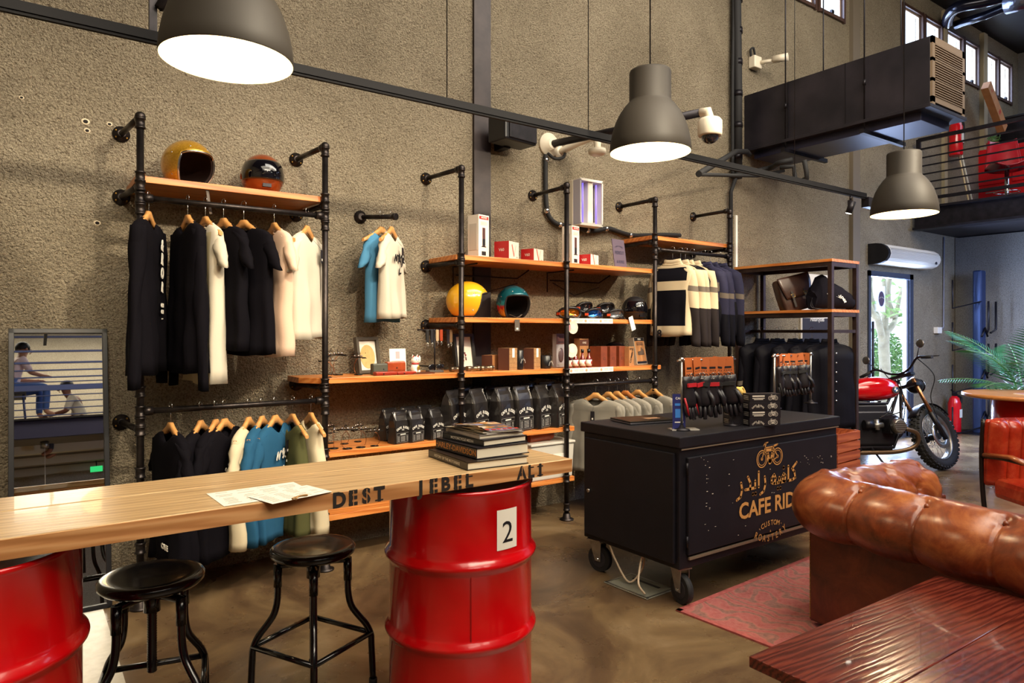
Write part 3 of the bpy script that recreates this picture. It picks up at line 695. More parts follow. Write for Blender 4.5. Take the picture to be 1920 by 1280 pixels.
for word, pa, pb in (('DEST', 622, 722), ('JEBEL', 776, 889), ('ALI', 968, 1020)):
    x0_ = at(pa, 930, Y=2.126).x; x1_ = at(pb, 930, Y=2.126).x; n = len(word)
    for k, ch in enumerate(word):
        x = x0_ + (x1_ - x0_) * (k + .5) / n
        M = face((x, ty0 - .0048, .026)); w = (x1_ - x0_) / n
        mb.text(ch, .066, STN, M, .045, sx=w / .040 * .8 if ch not in 'IJ' else 1)
        # serifs and stencil breaks
        for yy in (-.0175, .0175):
            if ch in 'TELI' and not (ch in 'TJ' and yy < 0 and False): mb.box((x, ty0 - .0045, .026 + yy), (w * .62, .001, .0045), STN)
        mb.box((x + (.0 if ch in 'TIJ' else .002), ty0 - .0054, .026), (.0025, .0006, .05), TEDGE) if ch in 'EAS' else None
obj('edge_board', mb, t)
def drum(name, x, y, label, num=False, rz=0):
    t = thing(name, label, 'oil drum', (x, y, 0), rz)
    R_ = .2865; pr = [(R_ - .01, 0), (R_ + .004, .004), (R_ + .004, .02), (R_, .025)]
    for zc in (.305, .60):
        pr += [(R_, zc - .035), (R_ + .006, zc - .022), (R_ + .017, zc - .008), (R_ + .019, zc), (R_ + .017, zc + .008), (R_ + .006, zc + .022), (R_, zc + .035)]
    pr += [(R_, .86), (R_ + .004, .865), (R_ + .006, .872), (R_ + .004, .88), (R_ - .006, .88), (R_ - .01, .865), (0, .864)]
    obj('drum_body', MB().lathe(pr, RED, 72), t)
    obj('seam', MB().box((0, -R_ - .0005, .45), (.004, .004, .3), mat('drum_seam', '8d0309', .3)), t, rot=(0, 0, rad(-22)))
    if num:
        a = math.atan2(-y, -x) - rz - rad(-20)
        ca = rad(-90) + rad(8)
        def cyl_pt(u, v): a_ = ca + u / (R_ + .002); return ((R_ + .0022) * cos(a_), (R_ + .0022) * sin(a_), v)
        z0, z1 = .655, .805
        mb = MB(); mb.grid(10, 4, lambda u, v: cyl_pt((u - .5) * .098, z0 + (z1 - z0) * v), WHITE)
        vs, fs = glyphs('2', .0, 'CENTER')
        mb.add([((R_ + .0034) * cos(ca + (x_ * .115 + .0) / R_), (R_ + .0034) * sin(ca + (x_ * .115) / R_), .715 + y_ * .115) for x_, y_, z_ in vs], fs, INK)
        obj('number_sign', mb, t)
    return t
# the sign turns towards the camera
drum('oil_drum', 1.46, 2.394, 'red oil drum with a white number sign under the end of the long table', True, rad(-2))
drum('oil_drum', -.133, 2.394, 'glossy red oil drum without a sign, under the far end of the long table')

# ---------------------------------------------------------------- stools
GBLK = mat('gloss_black_metal', '0d0c10', .22, .4, .5, bmp=(50, .05, .001))
def stool(x, y, zt, rz, label):
    t = thing('bar_stool', label, 'stool', (x, y, 0), rz, 'black bar stools')
    obj('seat', MB().lathe([(.10, zt - .04), (.155, zt - .038), (.168, zt - .026), (.169, zt - .012), (.162, zt - .002), (.15, zt + .001), (.12, zt - .003), (0, zt - .004)], GBLK, 48), t)
    obj('screw_rod', MB().lathe([(r, z) for k in range(34) for r, z in ((.014, zt - .34 + k * .0085), (.0165, zt - .336 + k * .0085))], GBLK, 12), t)
    obj('hub', MB().cyl((0, 0, zt - .13), (0, 0, zt - .05), .027, GBLK, 20), t)
    for k in range(4):
        a = pi / 2 * k; c, s = cos(a), sin(a)
        prof = [(.03, zt - .07), (.125, zt - .07), (.135, zt - .08), (.137, zt - .12), (.138, zt - .2), (.15, zt - .26), (.175, zt - .30), (.21, zt - .345), (.23, zt - .39), (.233, zt - .43), (.24, .015)]
        pts = smoothpts([(r * c, r * s, z) for r, z in prof], 3)
        lg = obj('leg', MB().tube(pts, .0135, GBLK, 12), t)
        obj('sleeve', MB().tube([(.137 * c, .137 * s, zt - .155), (.136 * c, .136 * s, zt - .062)], .017, GBLK, 12), lg)
        obj('foot_cap', MB().cyl((.24 * c, .24 * s, 0), (.24 * c, .24 * s, .025), .017, RUBBER, 12), lg)
        a2 = a + pi / 2; rr = .233; z = zt - .385
        obj('footrest_bar', MB().tube([(rr * c, rr * s, z), (rr * cos(a2), rr * sin(a2), z)], .011, GBLK, 10), t)
    return t
stool(.975, 2.75, .60, rad(-19), 'black round bar stool standing between the two drums, nearer the numbered drum')
stool(.376, 2.67, .63, rad(32), 'black round bar stool beside the unnumbered drum, in front of the mirror')

# ---------------------------------------------------------------- mirror
tl = math.atan2(4.50 - 4.24, 1.47)
t = thing('standing_mirror', 'tall black framed mirror leaning against the wall', 'mirror', (-.045, 4.235, 0), rot=(-tl, 0, 0))
Hm, Wm = 1.505, .45
mb = MB()
for c, d in (((.0125, 0, Hm / 2), (.025, .035, Hm)), ((Wm - .0125, 0, Hm / 2), (.025, .035, Hm)), ((Wm / 2, 0, .0125), (Wm, .035, .025)), ((Wm / 2, 0, Hm - .0125), (Wm, .035, .025))): mb.box(c, d, BLACKP)
obj('mirror_frame', mb, t, bev=.002)
obj('mirror_glass', MB().box((Wm / 2, .0, Hm / 2), (Wm - .05, .006, Hm - .05), mat('mirror_silver', 'eef0ee', .01, 1)), t)
obj('backing_board', MB().box((Wm / 2, .014, Hm / 2), (Wm - .02, .006, Hm - .02), CARDB), t)
a = at(160, 1148, Z=.012); b = at(196, 1142, Z=.012)
solo('floor_slab', MB().poly([(-.55, 1.55), (.30, 1.55), (.30, .3), (-.55, .3)], mat('pale_terrazzo', 'cfc8ba', .35, var='bdb5a5', vscale=25), None, .012), 'pale stone slab lying on the floor beneath the mirror and table', 'slab', (a.x - .22, a.y - 1.55, .0))

# ---------------------------------------------------------------- books, magazines, menus
TZ0 = .954
def book(name, cx, cy, z, w, d, h, rz, cover, label, spine='', pages='e6dcc4', cat='book', ink='c9c4ba', sz=.5, soft=False):
    t = thing(name, label, cat, (cx, cy, z), rz)
    cm = mat('cover_' + cover, cover, .35, coat=.2)
    th = .003 if not soft else .0008
    mb = MB(); mb.box((0, 0, th / 2), (w, d, th), cm).box((0, 0, h - th / 2), (w, d, th), cm)
    mb.box((-w / 2 + th / 2, 0, h / 2), (th, d, h), cm) if not soft else None
    if spine: mb.text(spine, h * sz, mat('ink_' + ink, ink, .5), face((-w / 2 - .0008, 0, h / 2), -pi / 2), .02, sx=1.1)
    obj('cover', mb, t)
    obj('pages', MB().box((th / 2 - .002, 0, h / 2), (w - .01, d - .008, h - 2 * th - .0004), mat('pages_' + pages, pages, .7)), t)
    return t
bc = at(905, 862, Z=TZ0)
bx, by = bc.x - .005, bc.y + .02
BA = rad(-4)
# spines face the table's near end; long side recedes
def bk(dx, dy, *a, **k): return book('book', bx + dx, by + dy, *a, **k)
h0 = TZ0 + .001
bk(-.015, -.01, h0, .27, .34, .030, BA, '241d1a', 'dark brown hardback book at the bottom of the stack on the long table', 'HISTORY OF THE MOTORBIKE')
bk(.02, .01, h0 + .031, .25, .31, .042, BA + rad(4), '1f1c22', 'thick black hardback with orange spine lettering, second from the bottom of the stack', 'HARLEY-DAVIDSON', ink='b27434', sz=.75)
bk(.035, .015, h0 + .074, .22, .28, .024, BA + rad(8), '191a20', 'slim black hardback with white spine lettering, third from the bottom of the stack', 'MOTORCYCLE MEDIA', sz=.6)
bk(.04, .02, h0 + .099, .21, .27, .016, BA + rad(2), '8b8380', 'pale grey book directly under the magazines on the table stack')
def magazine(dx, dy, z, rz, label, cols, txt):
    t = thing('magazine', label, 'magazine', (bx + dx, by + dy, z), rz)
    w, d = .2, .27
    f = lambda u, v: ((u - .5) * w, (v - .5) * d, .004 + .028 * max(0, .35 - u) ** 2 * 8 * (1 - v))
    mb = MB(); pal = [mat('print_' + c, c, .3, coat=.3) for c in cols]
    mb.grid(12, 14, f, pal[0], mfun=lambda u, v: pal[int((noise.noise(Vector((u * 2.3, v * 3.1, dx * 50))) + .5) * len(pal)) % len(pal)])
    for k in range(7): mb.box((-.06 + .025 * k, -.095 + .006 * (k % 2), .006), (.016, .022, .0006), mat('masthead_red', 'c0302c', .4))
    obj('front_cover', mb, t); obj('pages', MB().box((.012, 0, .0015), (w - .03, d - .004, .003), PAPER), t)
magazine(.03, .02, h0 + .116, BA + rad(6), 'open edged magazine lying under the top magazine of the stack', ['d8cdb4', '8c8a98', 'c88d52'], 'RIDE')
magazine(.04, .01, h0 + .122, BA - rad(5), 'colourful magazine with curled corner on top of the book stack', ['e3dac4', 'c98b45', '6d6470', '53533a', '8a8fb5'], 'CUSTOM')
GR = mat('print_grey', 'a9a49a', .6)
def menu(px, py, w, d, rz, z, label, fold=0):
    p = at(px, py, Z=TZ0); t = thing('paper_menu', label, 'menu', (p.x, p.y, z), rz)
    mb = MB(); mb.grid(8, 6, lambda u, v: ((u - .5) * w, (v - .5) * d, .0012 + fold * max(0, .12 - v) * (1)), PAPER)
    for c in range(4):
        for r in range(10):
            if rnd.random() < .85: mb.box((-w * .36 + c * w * .24, d * (.4 - r * .085), .0017 + fold * .0), (w * rnd.uniform(.1, .19), d * .018, .0003), GR)
    obj('sheet', mb, t)
menu(490, 925, .28, .20, rad(2), TZ0, 'large white paper menu with printed columns lying flat on the long table')
menu(545, 928, .21, .145, rad(14), TZ0 + .0025, 'smaller white paper menu lying on top of the large menu')
p = at(560, 932, Z=TZ0 + .01)
solo('twine_bow', MB().tube(smoothpts([(-.02, 0, 0), (0, .006, .003), (.02, .0, .006), (.028, .01, .002), (.0, .004, .004), (-.012, -.012, 0)]), .003, mat('jute', 'a88252', .9)), 'little jute twine bow holding the corner of the smaller menu', 'twine', (p.x, p.y, TZ0 + .008))

# ---------------------------------------------------------------- black counter on casters
CART = mat('cart_black', '131218', .5, .1, bmp=(25, .08, .003), spec=.35, var='19171e', vscale=5)
cx0, cx1, cy0, cy1, cz0, cz1 = 2.84, 4.41, 2.44, 3.22, .20, .91
t = thing('mobile_counter', 'black steel counter on casters with gold lettering on its long side', 'counter', (cx0, cy0, 0))
w, l = cx1 - cx0, cy1 - cy0
obj('body', MB().box((w / 2, l / 2, (cz0 + cz1 - .06) / 2), (w - .02, l - .02, cz1 - .06 - cz0), CART), t, bev=.006)
obj('counter_top', MB().box((w / 2, l / 2, cz1 - .03), (w + .012, l + .012, .06), CART), t, bev=.006)
TRIM = mat('counter_trim_strip', '8d7c6a', .4, .5)
obj('edge_strip', MB().box((w / 2, .004, cz1 - .066), (w - .02, .012, .012), CART).box((w / 2, -.003, cz1 - .068), (w - .02, .004, .006), TRIM), t)
obj('edge_strip', MB().box((w / 2 + .02, -.003, cz0 + .055), (w - .1, .012, .014), TRIM), t)
dp = obj('front_panel', MB().box((w / 2 + .01, .0, (cz0 + cz1) / 2 - .02), (w - .1, .02, cz1 - cz0 - .19), CART), t, bev=.004)
mb = MB()
def fc(px, py): q = at(px, py, Y=cy0); return q.x - cx0, q.z
Y0 = -.0125
# the motorbike emblem
gx, gz = fc(1440, 857); S = .145
def ring(mb, x, z, r, th, mt, y=Y0, n=36, sx=1):
    M = face((x, y, z)); vs = []; fs = []
    for k in range(n): a = 2 * pi * k / n; vs += [(r * cos(a) * sx, r * sin(a), 0), ((r - th) * cos(a) * sx, (r - th) * sin(a), 0)]
    for k in range(n): a = 2 * k; b = 2 * ((k + 1) % n); fs.append((a, a + 1, b + 1, b))
    mb.add(vs, fs, mt, False, M)
def stroke(mb, pts, th, mt, M):
    for i in range(len(pts) - 1):
        a, b = Vector(pts[i]), Vector(pts[i+1]); d = (b - a); 
        if d.length < 1e-6: continue
        n = Vector((-d.y, d.x)).normalized() * th / 2
        mb.add([(*(a - n), 0), (*(b - n), 0), (*(b + n), 0), (*(a + n), 0)], [(0, 1, 2, 3)], mt, False, M)
    for p in pts:
        k = 10; mb.add([(p[0] + th / 2 * cos(2 * pi * q / k), p[1] + th / 2 * sin(2 * pi * q / k), 0) for q in range(k)], [tuple(range(k))], mt, False, M)
def bike_icon(mb, M, s, mt):
    for x in (-.62, .62):
        for r, th in ((.42, .05), (.31, .03), (.08, .08)):
            n = 28; vs = []; fs = []
            for k in range(n): a = 2 * pi * k / n; vs += [((x + r * cos(a)) * s, r * sin(a) * s, 0), ((x + (r - th) * cos(a)) * s, (r - th) * sin(a) * s, 0)]
            for k in range(n): fs.append((2 * k, 2 * k + 1, 2 * ((k + 1) % n) + 1, 2 * ((k + 1) % n)))
            mb.add(vs, fs, mt, False, M)
    for pts, th in (([(-.62, 0), (-.38, .5), (-.3, .72)], .06), ([(-.38, .72), (-.15, .74)], .06), ([(-.5, .6), (-.38, .72)], .05), ([(-.36, .5), (.25, .5), (.62, 0)], .06), ([(-.36, .38), (.2, .36)], .14), ([(.3, .52), (.62, .58)], .09),
                    ([(-.3, .3), (-.12, -.2), (.15, -.25), (.3, .1), (.25, .4)], .05), ([(-.05, -.18), (-.14, .2)], .13), ([(.08, -.16), (.16, .18)], .12), ([(.15, -.2), (.62, -.02)], .05), ([(0, -.2), (.02, -.12)], .25)):
        stroke(mb, [(a * s, b * s) for a, b in pts], th * s, mt, M)
bike_icon(mb, face((gx, Y0, gz)), .125, GOLD)
# arabic lettering as pen strokes (drawn right to left)
ax, az = fc(1437, 908); AS = .098
def ar(pts, th=.2): stroke(mb, [(x * AS, y * AS) for x, y in smoothpts([(a, b, 0) for a, b in pts], 4) and [(v.x, v.y) for v in smoothpts([(a, b, 0) for a, b in pts], 4)]], th * AS, GOLD, face((ax, Y0, az)))
def arl(pts, th=.2): stroke(mb, [(x * AS, y * AS * .9) for x, y in pts], th * AS * .85, GOLD, face((ax, Y0, az)))
arl([(3.0, 1.15), (2.5, .78), (2.75, .55), (2.85, .1), (2.5, 0), (2.1, 0)])       # kaf
arl([(2.1, 0), (2.1, 1.0)])                                                      # alif
arl([(1.75, 0), (1.55, .05), (1.45, .35), (1.6, .55), (1.8, .4), (1.72, 0), (1.3, 0)])  # fa
arl([(1.6, .95), (1.6, .97)], .26)
arl([(1.3, 0), (1.15, .35), (1.1, 0), (.85, 0)]); arl([(1.25, -.4), (1.25, -.38)], .24); arl([(.98, -.4), (.98, -.38)], .24)  # ya
arl([(.85, 0), (.6, 0), (.35, .1), (.35, .4), (.6, .62), (.78, .35), (.6, 0)])   # ha
arl([(-.35, .6), (-.28, .1), (-.45, -.35), (-.8, -.5)])                          # ra
arl([(-.95, 0), (-.95, 1.0)])                                                    # alif
arl([(-1.3, .45), (-1.3, 0), (-1.75, 0)]); arl([(-1.25, -.4), (-1.25, -.38)], .24); arl([(-1.52, -.4), (-1.52, -.38)], .24)
arl([(-1.75, 0), (-1.8, 0), (-1.75, .35), (-2.0, .8)]); arl([(-1.75, 0), (-2.25, 0)])  # dal
arl([(-2.65, .5), (-2.55, .05), (-2.7, -.4), (-3.05, -.55)])                     # ra
tx, tz = fc(1444, 945)
mb.text('CAFE RIDER', .128, GOLD, face((tx + .03, Y0, tz)), .026, sx=1.02)
tx, tz = fc(1441, 988)
mb.arctext('\u00b7CUSTOM\u00b7', .042, GOLD, face((tx, Y0, tz + .028)), .30, spread=1.1)
mb.text('&', .02, GOLD, face((tx, Y0, tz - .02)), .01)
tx, tz = fc(1441, 1000)
for k_, ch_ in enumerate('ROASTERY'):
    a_ = (k_ - 3.5) * .042 / .30; mb.text(ch_, .054, GOLD, face((tx + .30 * sin(a_), Y0, tz + .30 * (1 - cos(a_)) - .022)) @ Matrix.Rotation(a_, 4, 'Z'), .02, sx=.8)
WORN = mat('worn_chips', 'b9ada0', .7)
for k in range(46):
    px = rnd.choice([rnd.gauss(1325, 5), rnd.uniform(1290, 1560), rnd.uniform(1500, 1556)]); py = rnd.uniform(850, 870) if px > 1495 else rnd.uniform(845, 1020)
    x, z = fc(px, py); 
    if 0 < x < w - .03: mb.box((x, Y0 + .0005, z), (rnd.uniform(.002, .012), .001, rnd.uniform(.001, .004)), WORN)
obj('lettering', mb, dp)
obj('side_panel', MB().box((-.001, l / 2, (cz0 + cz1) / 2 - .03), (.02, l - .07, cz1 - cz0 - .12), CART), t, bev=.004)
obj('lock', MB().lathe([(.012, 0), (.012, .008), (.004, .01)], CHROME, 16, face((-.012, l - .08, .50), -pi / 2)), t)
obj('hinge', MB().cyl((.045, -.012, cz1 - .2), (.045, -.012, cz1 - .14), .006, BLK).cyl((.045, -.012, cz0 + .12), (.045, -.012, cz0 + .18), .006, BLK), t)
def caster(x, y, rz):
    c = obj('caster', MB().box((0, 0, .192), (.09, .1, .008), STEEL), t, (x, y, 0), rz)
    obj('wheel', MB().tube([(-.018, -.02, .078), (.018, -.02, .078)], .078, RUBBER, 32).tube([(-.02, -.02, .078), (.02, -.02, .078)], .05, mat('wheel_hub_grey', '35333a', .5, .4), 24), c)
    mb = MB()
    for s in (-1, 1): mb.poly([(-.045, .19), (.045, .19), (.0, .065), (-.04, .065)], STEEL, Matrix.Translation((s * .028, 0, 0)) @ Matrix.Rotation(pi / 2, 4, 'Z') @ Matrix.Rotation(pi / 2, 4, 'X'), .004)
    mb.tube([(-.035, -.02, .078), (.035, -.02, .078)], .008, CHROME, 10); obj('fork', mb, c)
caster(.08, .07, rad(-12)); caster(.06, l - .08, rad(10)); caster(w - .08, .07, rad(15)); caster(w - .08, l - .08, 0)
for pts in ([(.02, .55, .2), (.02, .5, .12), (.03, .4, .02), (.1, .36, .1), (.13, .38, .2)], [(-.03, .22, .02), (-.06, .24, .08), (.02, .3, .16), (.04, .3, .2)]):
    obj('cable', MB().tube(smoothpts(pts), .006, mat('beige_cable', 'c8b49a', .5), 8), t)
# floor box cover
p = at(1198, 1098, Z=.004)
t = thing('floor_outlet_cover', 'grey metal floor outlet cover on the concrete beside the counter casters', 'floor cover', (p.x, p.y, 0), rad(2))
obj('cover_plate', MB().box((0, 0, .004), (.24, .33, .006), mat('cover_grey', '8b8a7c', .4, .3)), t, bev=.002)
obj('cover_frame', MB().box((-.11, 0, .0075), (.012, .33, .002), STEEL).box((.11, 0, .0075), (.012, .33, .002), STEEL).box((0, -.155, .0075), (.22, .012, .002), STEEL).box((0, .155, .0075), (.22, .012, .002), STEEL).box((.06, 0, .0075), (.02, .2, .002), BLK), t)

# ---------------------------------------------------------------- rug
def rugmat():
    m, nt, b = new('woven_rug'); v = coords(nt)
    vo = nt.nodes.new('ShaderNodeTexVoronoi'); vo.inputs['Scale'].default_value = 4.5; vo.distance = 'MANHATTAN'; nt.links.new(v, vo.inputs['Vector'])
    w = nt.nodes.new('ShaderNodeTexWave'); w.inputs['Scale'].default_value = 3.2; w.inputs['Distortion'].default_value = 22; w.inputs['Detail'].default_value = 2; nt.links.new(v, w.inputs['Vector'])
    r1 = ramp(nt, w.outputs['Fac'], [(.0, lin('8d3a38')), (.55, lin('a2504a')), (.72, lin('7a5a44')), (.85, lin('4f4a3c'))])
    r2 = ramp(nt, vo.outputs['Distance'], [(.12, lin('4a4438')), (.2, lin('b08a66')), (.26, lin('8f3e3a')), (.5, (1, 1, 1))])
    mx = nt.nodes.new('ShaderNodeMix'); mx.data_type = 'RGBA'; mx.inputs[0].default_value = .5; mx.blend_type = 'MULTIPLY'
    nt.links.new(r1, mx.inputs[6]); nt.links.new(r2, mx.inputs[7])
    m3 = nt.nodes.new('ShaderNodeMix'); m3.data_type = 'RGBA'; nt.links.new(noi(nt, v, 60, 3), m3.inputs[0]); nt.links.new(mx.outputs[2], m3.inputs[6]); m3.inputs[7].default_value = (*lin('a8706a'), 1)
    nt.links.new(m3.outputs[2], b.inputs['Base Color']); b.inputs['Roughness'].default_value = .95; b.inputs['Specular IOR Level'].default_value = .1
    bump(nt, b, noi(nt, v, 220, 2), .6, .004); return m
p = at(1267, 1143, Z=.006)
t = thing('persian_rug', 'worn red patterned rug on the concrete floor under the sofa', 'rug', (p.x, p.y, 0), rad(3))
RB = mat('rug_border', 'a8544e', .95, var='8a3f3c', vscale=30, bmp=(200, .5, .003))
obj('rug_field', MB().box((1.15, -.85, .004), (2.24, 1.64, .008), rugmat()), t)
mb = MB(); 
for c, d in (((1.15, -.015, .0045), (2.3, .03, .009)), ((1.15, -1.685, .0045), (2.3, .03, .009)), ((.015, -.85, .0045), (.03, 1.7, .009)), ((2.285, -.85, .0045), (.03, 1.7, .009))): mb.box(c, d, RB)
obj('rug_border', mb, t)

# ---------------------------------------------------------------- chesterfield sofa
def leather(name, a, b_, c, rough=.3):
    m, nt, b = new(name); v = coords(nt)
    n = noi(nt, v, 5, 8, .7, .5)
    nt.links.new(ramp(nt, n, [(.3, lin(a)), (.5, lin(b_)), (.7, lin(c))]), b.inputs['Base Color'])
    b.inputs['Roughness'].default_value = rough; b.inputs['Coat Weight'].default_value = .25; b.inputs['Coat Roughness'].default_value = .2
    bump(nt, b, noi(nt, v, 60, 6, .7), .18, .004); MATS[name] = m; return m
LEA = leather('cognac_leather', '3c150a', '7c3a1b', 'a86434')
SO = Vector((3.207, 1.93, 0)); SA = rad(-6.5)   # local x runs into the seat side, local -y along the back
t = thing('chesterfield_sofa', 'cognac leather chesterfield sofa with buttoned roll back turned to the camera', 'sofa', SO, SA)
LS = 2.1; DS = .90; RH = .61; RR = .135; BX = -.0
path = [(0.06, -LS + .0), (0.06, -LS * .75), (.06, -LS * .5), (.06, -.9), (.06, -.5), (.06, -.22)]
# path of roll centre: back (x=.06), round the corner, arm along +x at y=-.14
cl = []
NB = 260
for k in range(NB + 1): cl.append(Vector((BX, -LS + (LS - .18) * k / NB, RH)))
for k in range(1, 20): a = k / 20 * pi / 2; cl.append(Vector((BX + .16 * (1 - cos(a)), -.18 + .18 * sin(a), RH)))
for k in range(0, 110): cl.append(Vector((BX + .16 + (DS - .22) * k / 109, .0, RH - .01)))
def roll(cl, R0):
    s = 0; rings = []; n = 48; P = .30
    for i, c in enumerate(cl):
        if i: s += (c - cl[i-1]).length
        T = (cl[min(i+1, len(cl)-1)] - cl[max(i-1, 0)]).normalized(); out = Vector((-T.y, T.x, 0))  # outward normal (left of travel)
        ring_ = []
        end = min(s, 1e9)
        for j in range(n):
            a = 2 * pi * j / n   # 0 = outward, pi/2 = up, pi = inward
            d = R0
            # outward pleats
            ph = (s / P) % 1; ds = min(ph, 1 - ph) * P
            ca = cos(a); w = 1 if a < 1.35 or a > 4.7 else 0
            pl = math.exp(-(ds / .006) ** 2) * .008 * w + .016 * w * math.exp(-(ds / .07) ** 2)
            # diamond tufting on the inside
            wi = 0
            if 1.1 < a < 3.9:
                wi = min(1, (a - 1.1) / .3, (3.9 - a) / .4)
                q = (a - 1.35) * R0 / .11   # rows
                u1 = (s / P + q / 2); u2 = (s / P - q / 2)
                e1 = abs(u1 - round(u1)) * P; e2 = abs(u2 - round(u2)) * P
                g = math.exp(-(e1 / .016) ** 2) + math.exp(-(e2 / .016) ** 2)
                bt = math.exp(-((e1 / .035) ** 2 + (e2 / .035) ** 2))
                pl += wi * (.008 * min(g, 1.2) + .022 * bt + .004 * noise.noise(Vector((s * 18, a * 6, 0))))
                d += wi * .012
            d -= pl
            squash = 1.0
            ring_.append(c + out * (cos(a) * d * 1.12) + Vector((0, 0, sin(a) * d * squash)))
        rings.append(ring_)
    return rings
rg = roll(cl, RR + .012)
mb = MB(); mb.loft(rg, LEA, True, (True, False))
# arm scroll end
e = rg[-1]; c = sum(e, Vector()) / len(e)
mb.loft([e, [c + (p_ - c) * .97 + Vector((.022, 0, 0)) for p_ in e], [c + (p_ - c) * .6 + Vector((.035, 0, 0)) for p_ in e], [c + (p_ - c) * .05 + Vector((.03, 0, 0)) for p_ in e]], LEA, True, (False, True))
obj('rolled_back', mb, t)
mb = MB()
for k in range(8):
    for row in range(3):
        s_ = k * .30 + (.15 if row % 2 else 0); a = 1.35 + row * .11 / RR * 1.0
        if s_ < LS - .3: mb.ell((BX - cos(a) * (RR - .008) * 1.12, -LS + s_, RH + sin(a) * (RR - .008)), .011, LEA, seg=10, rings=6)
obj('buttons', mb, t)
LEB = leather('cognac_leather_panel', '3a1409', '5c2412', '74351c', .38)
# outer panels: vertical faces under the roll
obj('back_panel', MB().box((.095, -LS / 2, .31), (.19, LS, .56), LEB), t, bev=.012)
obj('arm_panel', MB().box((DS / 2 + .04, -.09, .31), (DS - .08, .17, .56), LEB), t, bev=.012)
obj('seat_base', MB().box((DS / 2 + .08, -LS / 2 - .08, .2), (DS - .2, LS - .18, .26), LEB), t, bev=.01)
for k in range(3): obj('seat_cushion', MB().box((.54, -.2 - .31 - k * .62, .40), (.66, .6, .14), LEA), t, bev=.04)
mb = MB()
for k in range(60): mb.ell((.0, -.008, .05 + k * .0088), .0035, BRASS, seg=6, rings=4)
obj('stud_trim', mb, t)
for x, y in ((.07, -.07), (.82, -.07), (.07, -LS + .07), (.82, -LS + .07)): obj('foot', MB().lathe([(.02, 0), (.03, .015), (.035, .04)], INK, 16, Matrix.Translation((x, y, 0))), t)

# ---------------------------------------------------------------- lacquered coffee table
RW = woodmat('red_lacquer_wood', '3a140f', '58211a', '6c2e21', 'X', 2.4, .17, .5, .15)
a = at(1403.7, 1228.4, Z=.50)
t = thing('coffee_table', 'glossy reddish brown plank table behind the sofa back', 'table', (a.x, a.y, 0), rad(-1))
for k in range(3): obj('top_plank', MB().box((.60, -.17 - k * .34, .482), (1.20, .338, .034), RW), t, bev=.003)
for x, y in ((.1, -.1), (1.1, -.1), (.1, -.9), (1.1, -.9)): obj('leg', MB().box((x, y, .232), (.07, .07, .464), RW), t)
obj('apron', MB().box((.6, -.07, .43), (1.0, .025, .07), RW), t); obj('apron', MB().box((.07, -.5, .43), (.025, .8, .07), RW), t)

# ---------------------------------------------------------------- red leather armchair
p = Vector((5.42, 1.93, 0))
LER = leather('oxblood_leather', '7a1a0e', 'a22c16', 'b8502c', .25)
DKF = mat('chair_frame_metal', '3a3532', .3, .8)
t = thing('leather_armchair', 'channelled red leather armchair with metal arm, cut by the picture edge', 'chair', (p.x, p.y, 0), rad(-35))
mb = MB()
def backf(u, v):
    x = u * .62; ch = abs(math.sin(u * pi * 7)) ** .5
    ed = min(u, 1 - u, (1 - v)) * 12; cr = min(1, ed)
    return (x, .0 + .04 * (1 - v) - .035 * ch * cr - .05 * cr, .42 + v * .45 * (1 - .02 * (2 * u - 1) ** 6))
mb.grid(70, 16, backf, LER)
obj('backrest', mb, t, solid=.02)
obj('back_shell', MB().box((.31, .05, .63), (.62, .05, .46), LER), t, bev=.02)
obj('seat', MB().box((.31, -.26, .40), (.6, .52, .14), LER), t, bev=.04)
obj('seat_front_roll', MB().tube([(.02, -.50, .4), (.6, -.50, .4)], .072, LER, 20), t)
for x in (0, .62):
    f = obj('arm_frame', MB().tube(smoothpts([(x, .06, .86), (x, .08, .6), (x, .06, .3), (x, .0, .02)], 4), .016, DKF).tube(smoothpts([(x, .07, .60), (x, -.2, .62), (x, -.42, .58), (x, -.46, .3), (x, -.44, .02)], 4), .014, DKF), t)
    obj('arm_pad', MB().tube([(x, .04, .615), (x, -.2, .64), (x, -.36, .62)], .026, mat('wood_arm', '8a4a26', .3, 0, .4), 12, flat=.6), f)

# ---------------------------------------------------------------- round drum table with papers and palm behind
p = at(1905, 740, Z=.95)
t = thing('drum_table', 'round wooden table top on a red drum beyond the red armchair', 'table', (7.69, 2.45, 0))
obj('table_top', MB().lathe([(.48, .845), (.50, .855), (.50, .88), (.49, .885)], mat('orange_wood', 'b9743c', .35, coat=.2, var='c98a4e', vscale=5), 48), t)
obj('drum_base', MB().lathe([(.26, 0), (.265, .02), (.26, .3), (.27, .31), (.26, .32), (.26, .6), (.27, .61), (.26, .62), (.26, .845)], RED, 36), t)
solo('magazine', MB().box((0, 0, .004), (.28, .21, .008), PAPER).box((.01, 0, .010), (.26, .2, .004), mat('print_pink', 'b57a76', .4)), 'papers lying on the round table beside the palm', 'magazine', (7.60, 2.33, .885), rad(-30))
PALM = mat('palm_green', '3c8a55', .4, var='2b6b42', vscale=9); PALM2 = mat('palm_stem', '6aa060', .5)
p = at(1925, 760, X=8.9)
t = thing('potted_palm', 'green areca palm with feathery fronds standing beyond the round table', 'plant', (8.7, 2.78, 0))
obj('pot', MB().lathe([(.14, 0), (.2, .38), (.22, .4), (.2, .4), (.19, .36), (0, .36)], BLACKP, 28), t)
